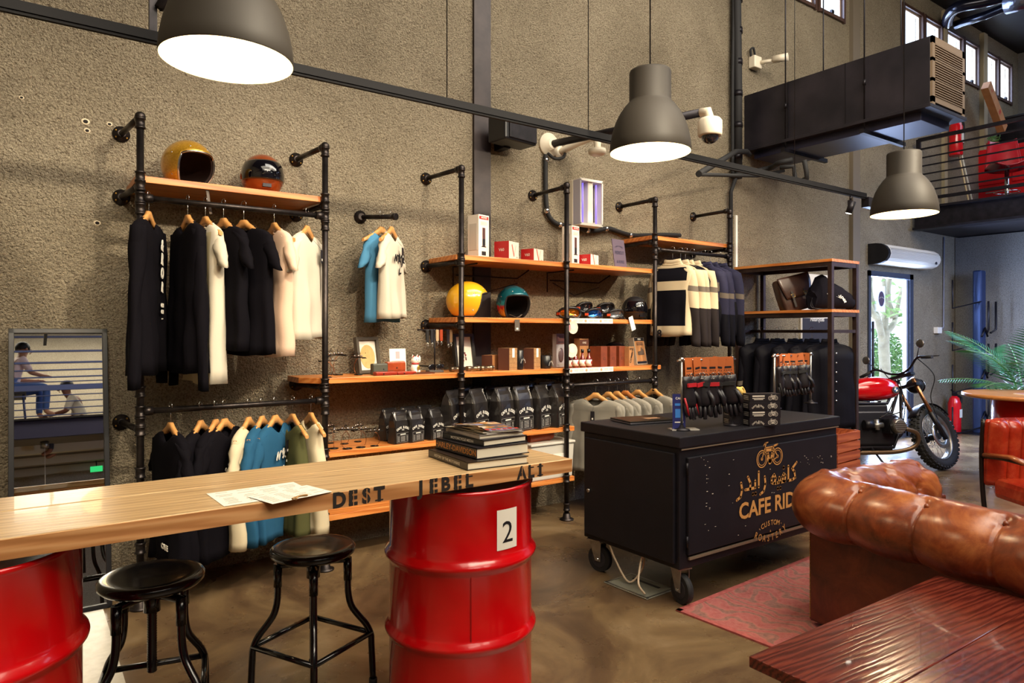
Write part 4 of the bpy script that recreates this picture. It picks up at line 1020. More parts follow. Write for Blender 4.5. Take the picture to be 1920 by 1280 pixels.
def frond(az, L_, rise, droop):
    st = []; n = 16
    for k in range(n + 1):
        s_ = k / n; r_ = L_ * s_ * cos(rise * (1 - .3 * s_)); z = L_ * s_ * sin(rise) - droop * s_ * s_ * L_
        st.append(Vector((cos(az) * r_, sin(az) * r_, .4 + .38 * min(1, s_ * 5) + z)))
    f = obj('frond', MB().tube(st, [.008 - .006 * k / n for k in range(n + 1)], PALM2, 6), t)
    mb = MB()
    for k in range(3, n * 2):
        s_ = k / (n * 2); i = min(int(s_ * n), n - 1); c = st[i].lerp(st[i+1], s_ * n - i); T = (st[i+1] - st[i]).normalized(); S_ = T.cross(Vector((0, 0, 1))).normalized()
        ll = .30 * L_ * sin(pi * min(1, s_ * .85 + .12)) ** .7
        for sd in (-1, 1):
            tip = c + (S_ * sd * .9 + T * .5 + Vector((0, 0, .05 * sd))) .normalized() * ll + Vector((0, 0, -.12 * ll))
            mid = c.lerp(tip, .5) + Vector((0, 0, .03 * ll)); wv = T * .0085
            mb.add([c, mid + wv, tip, mid - wv], [(0, 1, 2, 3)], PALM)
    obj('leaflets', mb, f)
for az, L_, ri, dr_ in ((2.35, 1.05, 1.15, .35), (2.9, 1.15, .95, .38), (3.5, 1.1, .85, .4), (4.3, 1.1, 1.2, .3), (1.6, 1.1, 1.2, .3), (.5, 1.0, 1.0, .3), (5.4, 1.0, 1.1, .35), (3.1, 1.0, .5, .35), (2.3, .9, .6, .4), (3.8, 1.2, 1.3, .25), (4.6, .9, .7, .3)): frond(az, L_, ri, dr_)
p = at(1785, 805, Z=0)
t = thing('fire_extinguisher', 'red fire extinguisher standing on the floor by the far grey wall', 'fire extinguisher', (11.1, 4.4, 0))
obj('cylinder_body', MB().lathe([(.075, 0), (.085, .015), (.085, .42), (.06, .5), (.03, .53)], EXR, 24), t)
obj('valve', MB().box((0, 0, .56), (.05, .05, .06), BLK).tube([(0, 0, .58), (-.1, 0, .62)], .012, BLK).tube([(0, 0, .54), (.09, 0, .54)], .014, BLK), t)
obj('hose', MB().tube(smoothpts([(.04, -.02, .54), (.12, -.04, .5), (.12, -.04, .42)]), .016, RUBBER), t)
obj('instruction_label', MB().box((-.0, -.086, .28), (.08, .004, .12), WHITE), t)
# ---------------------------------------------------------------- hangers and garments
def hanger(x, y, z, rz, label, mt=None, grp='wooden hangers', drop=0.0, w=.21):
    mt = mt or HANGW
    t = thing('coat_hanger', label, 'hanger', (x, y, z), rz, grp)
    obj('hook', MB().tube(smoothpts([(.018, 0, -.004), (.02, 0, .010), (.008, 0, .0225), (-.012, 0, .021), (-.022, 0, .004), (-.012, 0, -.014), (0, 0, -.03), (0, 0, -.105)], 4), .002, CHROME, 6), t)
    prof = [(-w, -.190, .020), (-w * .75, -.166, .026), (-w * .45, -.135, .034), (-w * .2, -.106, .040), (-.02, -.086, .046), (.02, -.086, .046), (w * .2, -.106, .040), (w * .45, -.135, .034), (w * .75, -.166, .026), (w, -.190, .020)]
    rings = [[(px, dy, pz + dz) for dy, dz in ((-.008, -h), (.008, -h), (.0105, -h * .5), (.008, 0), (-.008, 0), (-.0105, -h * .5))] for px, pz, h in prof]
    obj('shoulder_arms', MB().loft(rings, mt, True), t)
    return t
def cloth(name, c, var=None, rough=.85):
    return mat('cloth_' + name, c, rough, var=var, vscale=3, bmp=(120, .12, .002), spec=.06)
K = cloth('black', '0e0c11'); KW = cloth('washed_black', '2b2526'); WH = cloth('white', 'c8bfae'); CR = cloth('cream', 'cbbd9f'); PK = cloth('blush', 'd9b9a2')
GY = cloth('heather_grey', '8f8a80', '7d786e'); BL = cloth('petrol_blue', '2c5878', '25506f'); LB = cloth('light_blue', '4a7ea0'); OL = cloth('olive', '4d4d30'); OT = cloth('oat', 'b8ac8d'); NV = cloth('navy_jacket', '2c2b3d', '34334a', .6); BJ = cloth('beige_jacket', 'cdbb9b', 'c4b090', .6); KJ = cloth('black_jacket', '131218', None, .55); BR = cloth('charcoal_sleeve', '2a2424', None, .6); STR = cloth('grey_stripe', '6c6258', None, .5)
def garment(name, cat, label, x, y, z, rz, mt, L_=.70, W_=.43, slv='short', th=.05, grp=None, sm=None, lean=0, fold=.012, seed=0, prints=None, tagged=None, collar=None, tfun=None, slen=None, sfun=None, cuff=None, neckdrop=.07, spread=1.0, swd=1.0):
    """z = height of the hanger hook contact; the shoulders sit ~.09 below"""
    rr = random.Random(seed * 13 + int(x * 977) + int(z * 31))
    t = thing(name, label, cat, (x, y, z - .028), rz, grp)
    N = 44; hw = W_ / 2; ph = [rr.uniform(0, 6.28) for _ in range(4)]
    tank = slv == 'none'
    nk = .095
    lv = [(-.104, nk * .95, .020), (-.110, nk * 1.1, .026), (-.122, hw * .64, .030), (-.140, hw * .84, .034), (-.162, hw * (.97 if not tank else .72), .040), (-.20, hw * (1.0 if not tank else .66), th * .9)]
    if tank: lv += [(-.27, hw * .78, th), (-.33, hw * .95, th), (-.40, hw, th)]
    else: lv += [(-.26, hw * .98, th), (-.34, hw * .95, th)]
    z0 = lv[-1][0]; n2 = 9
    for k in range(1, n2 + 1):
        f = k / n2; lv.append((z0 + (-L_ - .08 - z0) * f, hw * (.95 + .04 * f) * (1 - .02 * sin(f * 6 + ph[0])) * (spread ** f), th * (1 + .25 * f)))
    rings = []
    for q, (zz, w, d) in enumerate(lv):
        dep = max(0, (-zz - .2)) / L_; r_ = []
        for j in range(N):
            a = 2 * pi * j / N; c, s = cos(a), sin(a)
            X = w * (abs(c) ** .75) * (1 if c > 0 else -1); Y = d * (abs(s) ** .65) * (1 if s > 0 else -1)
            wv = fold * dep * (sin(X * 38 + ph[0]) + .6 * sin(X * 71 + ph[1] + zz * 4)) * (1 if s < 0 else .7)
            wv += .006 * sin(zz * 23 + ph[2]) * sin(X * 14 + ph[3]) * min(1, dep * 3)
            z_ = zz
            if q < 5: z_ -= (neckdrop if s < 0 else .018) * math.exp(-(X / .07) ** 2) * (1 - q * .2)
            if q == len(lv) - 1: z_ += .008 * sin(X * 15 + ph[2])
            r_.append((X + lean * dep, Y + wv, z_))
        rings.append(r_)
    mb = MB(); mb.loft(rings, mt, True, (False, False), mfun=tfun)
    if prints: prints(mb, -th * 1.12 - .008)
    obj('torso', mb, t, solid=.003)
    if not tank:
        obj('collar', MB().tube([rings[0][j] for j in range(N)] + [rings[0][0]], .0065 if not collar else .012, sm or mt, 6, caps=False), t)
        if collar: obj('stand_collar', MB().loft([[(p[0], p[1], p[2] + .0) for p in rings[0]], [(p[0] * .85, p[1] * .9, p[2] + .045) for p in rings[0]]], collar, True, (False, False)), t, solid=.004)
    if slv != 'none':
        ln = slen or {'short': .21, 'long': .60}[slv]
        for sd in (-1, 1):
            rr2 = rr.uniform(-.02, .02); R0 = []
            n3 = 6 if slv == 'short' else 14
            ang = (rad(24) if slv == 'short' else rad(7)) + rr2
            for k in range(n3 + 1):
                f = k / n3; wd = (.085 - .012 * f) if slv == 'short' else (.085 - .04 * f); d_ = .030 - .004 * f if slv == 'short' else .036 - .012 * f
                wd *= (.55 + .45 * min(1, f * 5 + .2)) * swd; d_ *= swd
                cx = sd * (hw * .93 - .035 + sin(ang) * ln * f * (1 if slv == 'short' else min(1, f * 3) * .4 + .3) ); cz = -.155 - .045 * (1 - f) * 0 - ln * f * cos(ang)
                if slv == 'long' and f > .93 and cuff is None: wd *= .9
                rg = []
                for j in range(20):
                    a = 2 * pi * j / 20; wv = .006 * sin(f * 14 + ph[1] + j) * (f > .1)
                    rg.append((cx + (wd * .62) * cos(a) + lean * f * ln * .6, d_ * sin(a) * (1 + .2 * sin(f * 9 + ph[2])) + wv * .6 + lean * 0, cz + wd * .35 * cos(a) * -sd * (.6 if slv == 'short' else .3)))
                R0.append(rg)
            mb = MB(); mb.loft(R0, sm or mt, True, (True, False), mfun=sfun); obj('sleeve', mb, t, solid=.0025)
    if tagged:
        tx = tagged[0] if isinstance(tagged, tuple) else 0
        obj('price_tag', MB().box((tx, -th - .03, -.24), (.035, .002, .075), INK).box((tx, -th - .032, -.262), (.012, .001, .014), WHITE).tube([(tx, -th - .03, -.2), (tx * .5, -.03, -.14)], .0008, INK, 4), t)
    return t
def hlab(l):
    w = l.split(); return 'wooden hanger holding the ' + ' '.join(w[:12])
def hang(px, railz, ry, rz, name, cat, label, hl=None, hm=None, hgrp='wooden hangers', py=None, ex=0, **k):
    x = at(px, 600, Y=ry).x + ex; zh = railz + .0165
    hanger(x, ry, zh, rz, hl or hlab(label), hm, hgrp)
    return garment(name, cat, label, x, ry, zh, rz, **k)
def wr(body, size, x, z, mt=None, rot=0, bold=.03, sx=1):
    return lambda mb, y: mb.text(body, size, mt or WHITE, face((x, y - .002, z)) @ Matrix.Rotation(rot, 4, 'Z'), bold, sx=sx)
def many(*f):
    def g(mb, y):
        for q in f: q(mb, y)
    return g
def vertical_print(mb, y):
    for k, (s, ch) in enumerate((('&', .08), ('R', .08), ('O', .08), ('R', .07))): mb.text(s, ch, WHITE, face((.0, y - .003, -.24 - k * .075)) @ Matrix.Rotation(-.2, 4, 'Z'), .05, sx=.7)
    for k in range(3): mb.text(('OMEI', 'GEN', '\u2014')[k], .028, WHITE, face((.0, y - .003, -.56 - k * .035)), .05, sx=.7)
# --- upper rail of the first bay (facing the camera's side: turned about the rail)
U = dict(railz=RZ1, ry=PY)
hang(279, rz=rad(66), name='long_sleeve_shirt', cat='shirt', label='black long sleeve shirt with vertical white print, beside the first upright', mt=K, L_=.84, W_=.44, slv='long', slen=.84, fold=.015, seed=1, prints=vertical_print, **U)
hang(352, rz=rad(-83), name='long_sleeve_shirt', cat='shirt', label='plain black long sleeve shirt, hanging between the printed one and the cream top', mt=K, L_=.84, W_=.46, slv='long', slen=.86, fold=.018, seed=2, **U)
hang(385, rz=rad(-80), name='t_shirt', cat='t-shirt', label='white T-shirt with olive grey front panel on the upper rail', mt=OT, sm=WH, L_=.90, W_=.40, seed=3, fold=.016, tfun=lambda i, j: OT if (22 <= j <= 38 and i > 3) else WH, prints=wr('RIDER', .03, .12, -.88, mat('green_print', '3d7a55', .6)), **U)
hang(419, rz=rad(-75), name='t_shirt', cat='t-shirt', label='washed black T-shirt hung fifth from the first upright behind the wider black one', mt=K, sm=K, L_=.72, W_=.46, seed=4, tfun=None, **U)
hang(457, rz=rad(-66), name='t_shirt', cat='t-shirt', label='widest black T-shirt, hung almost facing the room on the upper rail', mt=K, sm=K, L_=.75, W_=.47, seed=5, **U)
hang(514, rz=rad(-84), name='t_shirt', cat='t-shirt', label='blush pink T-shirt on the upper rail beside the white tagged one', mt=PK, L_=.76, W_=.44, seed=6, prints=wr('RIDER', .035, .12, -.72, INK), **U)
hang(576, rz=rad(50), name='t_shirt', cat='t-shirt', label='white T-shirt with a dangling black tag, last on the upper rail', mt=WH, L_=.66, W_=.42, seed=7, tagged=(.03,), prints=wr('RIDER', .03, .1, -.27, INK), **U)
# --- lower rail of the first bay
Dn = dict(railz=RZ2, ry=PY)
hang(320, rz=rad(-80), name='t_shirt', cat='t-shirt', label='plain black T-shirt hung alone near the first upright on the lower rail', mt=K, L_=.72, W_=.44, seed=8, prints=wr('CAFE', .04, .1, -.70), **Dn)
hang(376, rz=rad(58), name='t_shirt', cat='t-shirt', label='black T-shirt on the lower rail, outermost of the three close together', mt=K, L_=.74, W_=.45, seed=9, **Dn)
hang(404, rz=rad(57), name='t_shirt', cat='t-shirt', label='black T-shirt on the lower rail squeezed between two other black ones', mt=K, L_=.72, W_=.45, seed=10, **Dn)
def cafe_print(mb, y):
    mb.arctext('CAFE RIDER', .055, WHITE, face((-.02, y - .003, -.30)), .12, sx=.8); bike_icon(mb, face((-.02, y - .003, -.40)), .07, WHITE); mb.text('CAFE RIDER', .016, WHITE, face((.05, y - .003, -.21)), .03)
hang(421, rz=rad(50), name='t_shirt', cat='t-shirt', label='black T-shirt with white arched lettering and bike drawing on the lower rail', mt=K, L_=.72, W_=.46, seed=11, prints=cafe_print, **Dn)
def script_print(mt):
    def g(mb, y):
        for k, pts in enumerate(([(-.09, 0), (-.07, .04), (-.06, 0), (-.04, .04), (-.02, .035)], [(-.01, 0), (.01, .03), (0, .05), (-.01, .02), (.02, 0)], [(.03, .03), (.05, .045), (.06, .0), (.04, -.03)], [(.0, -.05), (.0, -.08), (.03, -.075)], [(.07, .0), (.09, .03), (.08, .05), (.07, .01), (.1, 0)])):
            stroke(mb, [(v.x, v.y) for v in smoothpts([(a, b, 0) for a, b in pts], 4)], .010, mt, face((-.03, y - .003, -.30)))
    return g
hang(466, rz=rad(56), name='t_shirt', cat='t-shirt', label='cream T-shirt with dark script between black and blue shirts on the lower rail', mt=CR, L_=.70, W_=.43, seed=12, prints=script_print(INK), **Dn)
hang(491, rz=rad(55), name='t_shirt', cat='t-shirt', label='petrol blue T-shirt partly covered by the blue shirt with white script', mt=BL, L_=.68, W_=.43, seed=13, prints=script_print(WHITE), **Dn)
hang(516, rz=rad(48), name='t_shirt', cat='t-shirt', label='petrol blue T-shirt with white script and black tag in full view', mt=BL, L_=.68, W_=.43, seed=14, prints=script_print(WHITE), tagged=(-.01,), **Dn)
hang(549, rz=rad(-86), name='tank_top', cat='tank top', label='olive green tank top on the lower rail beside the blue shirts', mt=OL, L_=.68, W_=.36, slv='none', seed=15, **Dn)
hang(583, rz=rad(-88), name='tank_top', cat='tank top', label='cream tank top hung last on the lower rail by the second upright', mt=CR, L_=.68, W_=.36, slv='none', seed=16, prints=wr('CR', .05, .05, -.6, INK), **Dn)
# --- lone peg
for f_, rz_, mt_, lb, pr_, tg, sd in ((.90, 44, WH, 'white T-shirt with black script and tag hanging from the lone wall peg', script_print(INK), (.0,), 17), (.62, 30, LB, 'light blue T-shirt hanging behind the white one on the wall peg', None, None, 18)):
    c_ = PEG0.lerp(PEG1, f_) + Vector((0, 0, .0165))
    hanger(c_.x, c_.y, c_.z, rad(rz_), 'wooden hanger holding the ' + lb.split(' hanging')[0], None, 'wooden hangers')
    garment('t_shirt', 't-shirt', lb, c_.x, c_.y, c_.z, rad(rz_), mt_, L_=.60 + (.03 if sd == 18 else 0), W_=.34, seed=sd, prints=pr_, tagged=tg)
# --- grey sweatshirts, fourth bay, lower rail
for k, px in enumerate((1117, 1141, 1157, 1173, 1196, 1226)):
    lb = ['heather grey sweatshirt facing the room with a black tag, beside the third upright', 'heather grey sweatshirt hung directly behind the tagged front one', 'heather grey sweatshirt in the middle of the row, on the third hanger', 'heather grey sweatshirt in the middle of the row, on the darkest hanger', 'heather grey sweatshirt on the widest looking hanger, last but one', 'heather grey sweatshirt at the far end by the fourth upright'][k]
    hang(px, RZ2, PY, rad(-80 - 3 * (k % 3)) if k else rad(-66), 'sweatshirt', 'sweatshirt', lb, hm=mat('hanger_dark', 'b06a34', .4) if k == 3 else None, mt=GY, L_=.62, W_=.50, slv='long', slen=.55, th=.035, seed=20 + k, tagged=(0,) if k == 0 else None, grp='heather grey sweatshirts', ex=0)
# --- riding jackets on the upper right rail
HBK = mat('hanger_black', '141318', .35)
def beige_t(i, j): return KJ if (j < 5 or j > 39 or (26 < j < 40 and i > 10) or (23 <= j <= 42 and i in (4, 5)) ) else (STR if i == 7 and j > 22 else BJ)
def back_t(i, j): return KJ if (27 <= j <= 38 and i not in (6,) and 2 < i < 14) else BJ
def sl_b(i, j): return STR if i in (3,) else (BR if i > 6 else BJ)
def nv_t(i, j): return KJ if (i > 8) else (STR if i == 6 else NV)
def sl_n(i, j): return STR if i == 4 else (KJ if i > 7 else NV)
jl = ['beige and black riding jacket showing its full black back panel, first on the rail', 'beige riding jacket directly behind the one showing its black back', 'beige riding jacket in the middle of the row of jackets', 'beige riding jacket hung last before the navy ones', 'navy riding jacket hung next to the last beige one', 'navy riding jacket hung between two other navy ones', 'navy riding jacket at the far end near the fifth upright']
for k, px in enumerate((1261, 1276, 1285, 1298, 1319, 1331, 1348)):
    navy = k > 3
    x = at(px, 480, Y=PY).x; rz_ = rad(-78 - (k % 3) * 2)
    hanger(x, PY, RZ1 + .0165, rz_, 'black plastic hanger holding the ' + jl[k].split(',')[0], HBK, 'black plastic hangers')
    garment('riding_jacket', 'jacket', jl[k], x, PY, RZ1 + .0165, rz_, NV if navy else BJ, L_=.66, W_=.42, slv='long', slen=.68, th=.075, fold=.008, seed=40 + k, sm=NV if navy else BJ, collar=NV if navy else BJ, tfun=nv_t if navy else (back_t if k == 0 else beige_t), sfun=sl_n if navy else sl_b, grp='navy riding jackets' if navy else 'beige riding jackets', neckdrop=.01, swd=1.45,
            prints=wr('88', .09, -.1, -.72, INK) if k == 0 else None)
# --- black jackets on the steel rack
kl = ['black jacket nearest the wall on the steel rack, with a grey sleeve band', 'black jacket second from the wall on the steel rack', 'black jacket in the middle of the steel rack rail', 'black jacket partly hidden behind the foremost buttoned one on the steel rack', 'large black buttoned jacket foremost on the steel rack, its sleeve hanging beyond the post']
for k, yy in enumerate((4.36, 4.18, 3.98, 3.80, 3.62)):
    x = (sx0 + sx1) / 2
    hanger(x, yy, 1.487, rad(-24), 'black hanger holding the ' + kl[k].split(' on the')[0], HBK, 'black plastic hangers')
    garment('black_jacket', 'jacket', kl[k], x, yy, 1.487, rad(-24 + 3 * (k % 2)), KJ, L_=.78 + .06 * (k == 4), W_=.52, slv='long', slen=.70 + .1 * (k == 4), th=.08, fold=.006, seed=60 + k, collar=KJ, neckdrop=.01, sfun=(lambda i, j: STR if i == 7 else KJ) if k < 1 else None, grp='black jackets on the steel rack',
            prints=(lambda mb, y: [mb.ell((.0, y - .006, -.2 - q * .09), (.008, .004, .008), CHROME, seg=8, rings=5) for q in range(6)]) if k == 4 else None)
# ---------------------------------------------------------------- helmets
def helmet(name, label, loc, rz, shell, kind='open', s=1.0, lining='2a1712', stripes=None, strap=True, rim=None):
    t = thing(name, label, 'helmet', loc, rz)
    rx, ry, rzz = .125 * s, .15 * s, .135 * s; cz = .118 * s
    O = Vector((0, .45, .9)).normalized()   # +y is the back of the head
    B = []
    n = 72
    for k in range(n):
        a = 2 * pi * k / n  # azimuth from the face (-y)
        az = a if a <= pi else a - 2 * pi; A_ = abs(az)
        lo = rad(-52)
        if kind == 'open':
            hi = rad(24)
            e0, e1 = rad(50), rad(66)
            if A_ < e0: el = hi - rad(6) * (A_ / e0) ** 4
            elif A_ < e1: f = (A_ - e0) / (e1 - e0); f = f * f * (3 - 2 * f); el = hi - rad(6) + (lo - hi + rad(6)) * f
            else: el = lo
        else: el = lo
        B.append((az, el))
    # densify the steep cheek edge
    Bd = []
    for k in range(n):
        a0, e0_ = B[k]; a1, e1_ = B[(k + 1) % n]
        if a1 - a0 < -3: a1 += 2 * pi
        m_ = 4 if abs(e1_ - e0_) > rad(3) else 1
        for q in range(m_): f = q / m_; Bd.append((a0 + (a1 - a0) * f, e0_ + (e1_ - e0_) * f))
    dirs = [Vector((sin(a) * cos(e), -cos(a) * cos(e), sin(e))) for a, e in Bd]
    def P(d): return Vector((d.x * rx, d.y * ry, d.z * rzz + cz))
    rings = []
    for k in range(15):
        f = k / 14; rg_ = []
        for d in dirs: rg_.append(P(d.slerp(O, f * .995)))
        rings.append(rg_)
    def sf(i, j):
        if not stripes: return shell
        p = (Vector(rings[i][j]))
        return stripes(p / s)
    mb = MB(); mb.loft(rings, shell, True, (False, False), mfun=sf)
    obj('helmet_shell', mb, t, solid=.006)
    lin_ = mat('lining_' + lining, lining, .8)
    obj('lining', MB().loft([[Vector((p.x * .93, p.y * .93, (p.z - cz) * .93 + cz)) for p in r_] for r_ in rings], lin_, True, (False, False)), t, solid=.012)
    obj('edge_trim', MB().tube([*rings[0], rings[0][0]], .0055, rim or RUBBER, 8, caps=False), t)
    if kind == 'full':
        vz = mat('dark_visor', '0e0c12', .06, 0, .8)
        vr = []
        for e in range(-16, 40, 4): vr.append([P(Vector((sin(rad(a)) * cos(rad(e)), -cos(rad(a)) * cos(rad(e)), sin(rad(e))))) * 1 for a in range(-84, 85, 6)])
        mb = MB(); mb.loft([[Vector((p.x * 1.03, p.y * 1.03, (p.z - cz) * 1.03 + cz)) for p in r_] for r_ in vr], vz, True, closed=False); obj('visor', mb, t, solid=.003)
        obj('chin_vent', MB().box((0, -ry * .84, cz - .075 * s), (.05, .02, .02), BLK), t)
        obj('pivot', MB().ell((rx * 1.01, -.0, cz - .01), (.008, .02, .02), shell).ell((-rx * 1.01, -.0, cz - .01), (.008, .02, .02), shell), t)
    else:
        for sd in (-1, 1):
            for a, e in ((30, 38), (75, 20), (78, -30)):
                d = Vector((sd * sin(rad(a)) * cos(rad(e)), -cos(rad(a)) * cos(rad(e)), sin(rad(e)))); obj('snap_stud', MB().ell(P(d) * 1.0, .006, CHROME, seg=8, rings=6), t)
    if strap:
        obj('chin_strap', MB().tube(smoothpts([(.04, -.06, .03), (.02, -.12, .004), (.0, -.17, .0), (.0, -.185, -.03), (.01, -.19, -.12), (.02, -.19, -.17)] if strap == 'long' else [(.05, -.05, .03), (.0, -.08, .008), (-.05, -.05, .03)]), .009, mat('strap_taupe', '5b4f45', .6), 8, flat=.2), t)
    return t
def on(px, py, z, dy=0): p = at(px, py, Z=z); return (p.x, p.y + dy, z)
GLD = mat('gold_flake', 'b9851c', .3, .55, .7, var='d2a238', vscale=120)
p = at(348, 338, Y=4.34)
helmet('open_face_helmet', 'metallic gold open face helmet with dangling strap on the top shelf', (at(352, 300, Y=4.33).x, 4.33, 2.303), rad(22), GLD, s=1.05, strap='long', rim=CHROME)
COP = mat('copper_paint', 'a04a1c', .22, .5, .7, var='8a3a14', vscale=8)
helmet('full_face_helmet', 'copper full face helmet with dark visor on the top shelf', (at(492, 300, Y=4.33).x, 4.33, 2.303), rad(-4), COP, 'full', s=.98, strap=None)
YEL = mat('yellow_gloss', 'e0a520', .16, 0, .8)
helmet('open_face_helmet', 'glossy yellow helmet standing sideways on the middle shelf', (at(877, 560, Y=4.33).x, 4.33, 1.57), rad(62), YEL, s=1.06, strap=None)
TEAL = mat('teal_gloss', '0d5f6c', .16, .2, .8)
BND = [mat('band_cyan', '2f9aa5', .2, 0, .5), mat('band_red', 'c2262a', .2, 0, .5), mat('band_orange', 'e08a2c', .2, 0, .5), mat('band_yellow', 'e6b64a', .2, 0, .5)]
def tealband(p):
    z = p.z
    return TEAL if z > .105 else BND[0] if z > .08 else BND[1] if z > .055 else BND[2] if z > .032 else BND[3]
helmet('open_face_helmet', 'teal helmet with cyan, red and orange bands on the middle shelf', (at(962, 565, Y=4.33).x, 4.33, 1.57), rad(-12), TEAL, s=1.0, lining='17151a', stripes=tealband)
solo('swing_tag', MB().box((0, 0, -.05), (.045, .002, .085), mat('tag_taupe', '5b5048', .6)).box((0, -.0015, -.075), (.018, .001, .014), WHITE), 'taupe swing tag hanging over the shelf edge under the teal helmet', 'tag', (at(971, 600, Y=4.12).x, 4.128, 1.565))
MBL = mat('matte_black_helmet', '1c1a1d', .5)
helmet('full_face_helmet', 'small matte black helmet with visor at the end of the goggle shelf', (at(1190, 575, Y=4.32).x, 4.32, 1.57), rad(-10), MBL, 'full', s=.82, strap=None)
solo('paper_tag', MB().box((0, 0, -.03), (.05, .002, .12), PAPER), 'white paper tag hanging from the small matte black helmet over the shelf edge', 'tag', (at(1185, 598, Y=4.118).x, 4.126, 1.565), rot=(0, rad(-20), 0))
helmet('full_face_helmet', 'black helmet half hidden behind the brown boxes on the sauce shelf', (at(1152, 650, Y=4.42).x, 4.41, 1.175), rad(10), mat('gloss_black_helmet', '101014', .15, 0, .7), 'full', s=.8, strap=None)

# ---------------------------------------------------------------- goggles
def goggles(px, py, rz, lens, label, s=1.0, y=4.24, z=1.57):
    x = at(px, 580, Y=y).x; t = thing('riding_goggles', label, 'goggles', (x, y, z), rz)
    fr = []
    w, h = .088 * s, .042 * s
    for k in range(40):
        a = 2 * pi * k / 40; c, q = cos(a), sin(a)
        zz = h * (abs(q) ** .8) * (1 if q > 0 else -1) - (.018 * s * math.exp(-(c * w / .02) ** 2) * -1 if q < 0 else 0)
        X = w * (abs(c) ** .7) * (1 if c > 0 else -1); fr.append(Vector((X, .035 * (X / w) ** 2, zz + h + .004)))
    obj('goggle_frame', MB().tube([*fr, fr[0]], .011 * s, BLACKP, 8, caps=False), t)
    c = sum(fr, Vector()) / 40
    obj('lens', MB().loft([[c + (p - c) * f + Vector((0, -.012 * (1 - f * f), 0)) for p in fr] for f in (1, .7, .35, .01)], lens, True, (False, True)), t)
    obj('foam', MB().loft([fr, [p + Vector((0, .03, 0)) for p in fr]], mat('grey_foam', '3a3638', .9), True, (False, False)), t, solid=.008)
    st = smoothpts([(-w, .03, h), (-w * 1.15, .08, h), (-.05, .13, h * .9), (.05, .13, h * .9), (w * 1.15, .08, h), (w, .03, h)], 5)
    mb = MB(); mb.loft([[Vector(p) + Vector((0, 0, -.017)), Vector(p) + Vector((0, 0, .017))] for p in st], BLACKP, True, (False, False), closed=False); obj('elastic_strap', mb, t, solid=.002)
    obj('side_badge', MB().box((-w * 1.08, .03, h), (.03, .004, .02), mat('badge_orange', 'd04a20', .5), None, rad(-55)), t)
FIREL = mat('amber_mirror_lens', 'e06a18', .08, .9, .5, var='e8b030', vscale=9); BLUEL = mat('blue_mirror_lens', '1b64c8', .06, .9, .6); SMK = mat('smoke_lens', '19181c', .05, .2, .8); CLR = mat('clear_grey_lens', '5a5c60', .08, .3, .6)
goggles(1070, 590, rad(-25), FIREL, 'goggles with mirrored amber lens, first on the goggle shelf', 1.0, 4.22)
goggles(1120, 590, rad(0), BLUEL, 'goggles with mirrored blue lens in the front row of the shelf', .95, 4.20)
goggles(1160, 590, rad(0), CLR, 'goggles with clear grey lens between the blue pair and the small helmet', .9, 4.20)
goggles(1103, 570, rad(10), SMK, 'smoke lens goggles propped high behind the amber and blue pairs', 1.0, 4.38, 1.625)
goggles(1142, 570, rad(0), SMK, 'smoke lens goggles propped high behind the clear pair', 1.0, 4.38, 1.625)
solo('display_block', MB().box((0, 0, .0275), (.36, .1, .055), BLK), 'low black block raising the rear goggles on the shelf', 'display stand', (at(1122, 580, Y=4.40).x, 4.42, 1.57))
# sticker strips on the shelf edges and round cards
def strip(px0, px1, z, label):
    a, b = at(px0, 600, Y=4.136).x, at(px1, 600, Y=4.136).x; mb = MB().box((0, 0, 0), (b - a, .002, .04), PAPER)
    for k in range(9):
        x = -(b - a) / 2 + (b - a) * (k + .5) / 9
        if k % 3 == 0: mb.ell((x, -.0015, 0), (.012, .0008, .012), mat('peach_print', 'd99a7a', .6), seg=10, rings=6)
        else: mb.box((x, -.0014, .006), ((b - a) / 11, .0006, .004), GR).box((x, -.0014, -.004), ((b - a) / 12, .0006, .004), GR)
    solo('shelf_label', mb, label, 'label', ((a + b) / 2, 4.1365, z - .016))
strip(1064, 1149, 1.57, 'white printed label strip along the goggle shelf edge')
strip(1066, 1150, 1.175, 'white printed label strip along the sauce shelf edge')
def roundcard(px, py, r, label):
    p = at(px, py, Y=4.12); t = solo('round_card', MB().lathe([(r, 0), (r, .002)], mat('card_cream', 'ded2b8', .6), 24, face((0, 0, 0))).lathe([(r * .5, 0), (r * .5, .001)], mat('card_mint', 'b9cfc4', .6), 20, face((0, -.0022, r * .1))).box((-r * .7, -.003, 0), (r * .3, .001, r), mat('card_pink', 'd48a94', .6)), label, 'card', (p.x, 4.124, p.z)); return t
roundcard(1075, 614, .05, 'round cream and pink card hanging below the goggle shelf')
roundcard(1073, 657, .055, 'round cream and pink card standing before the sauce bottles')

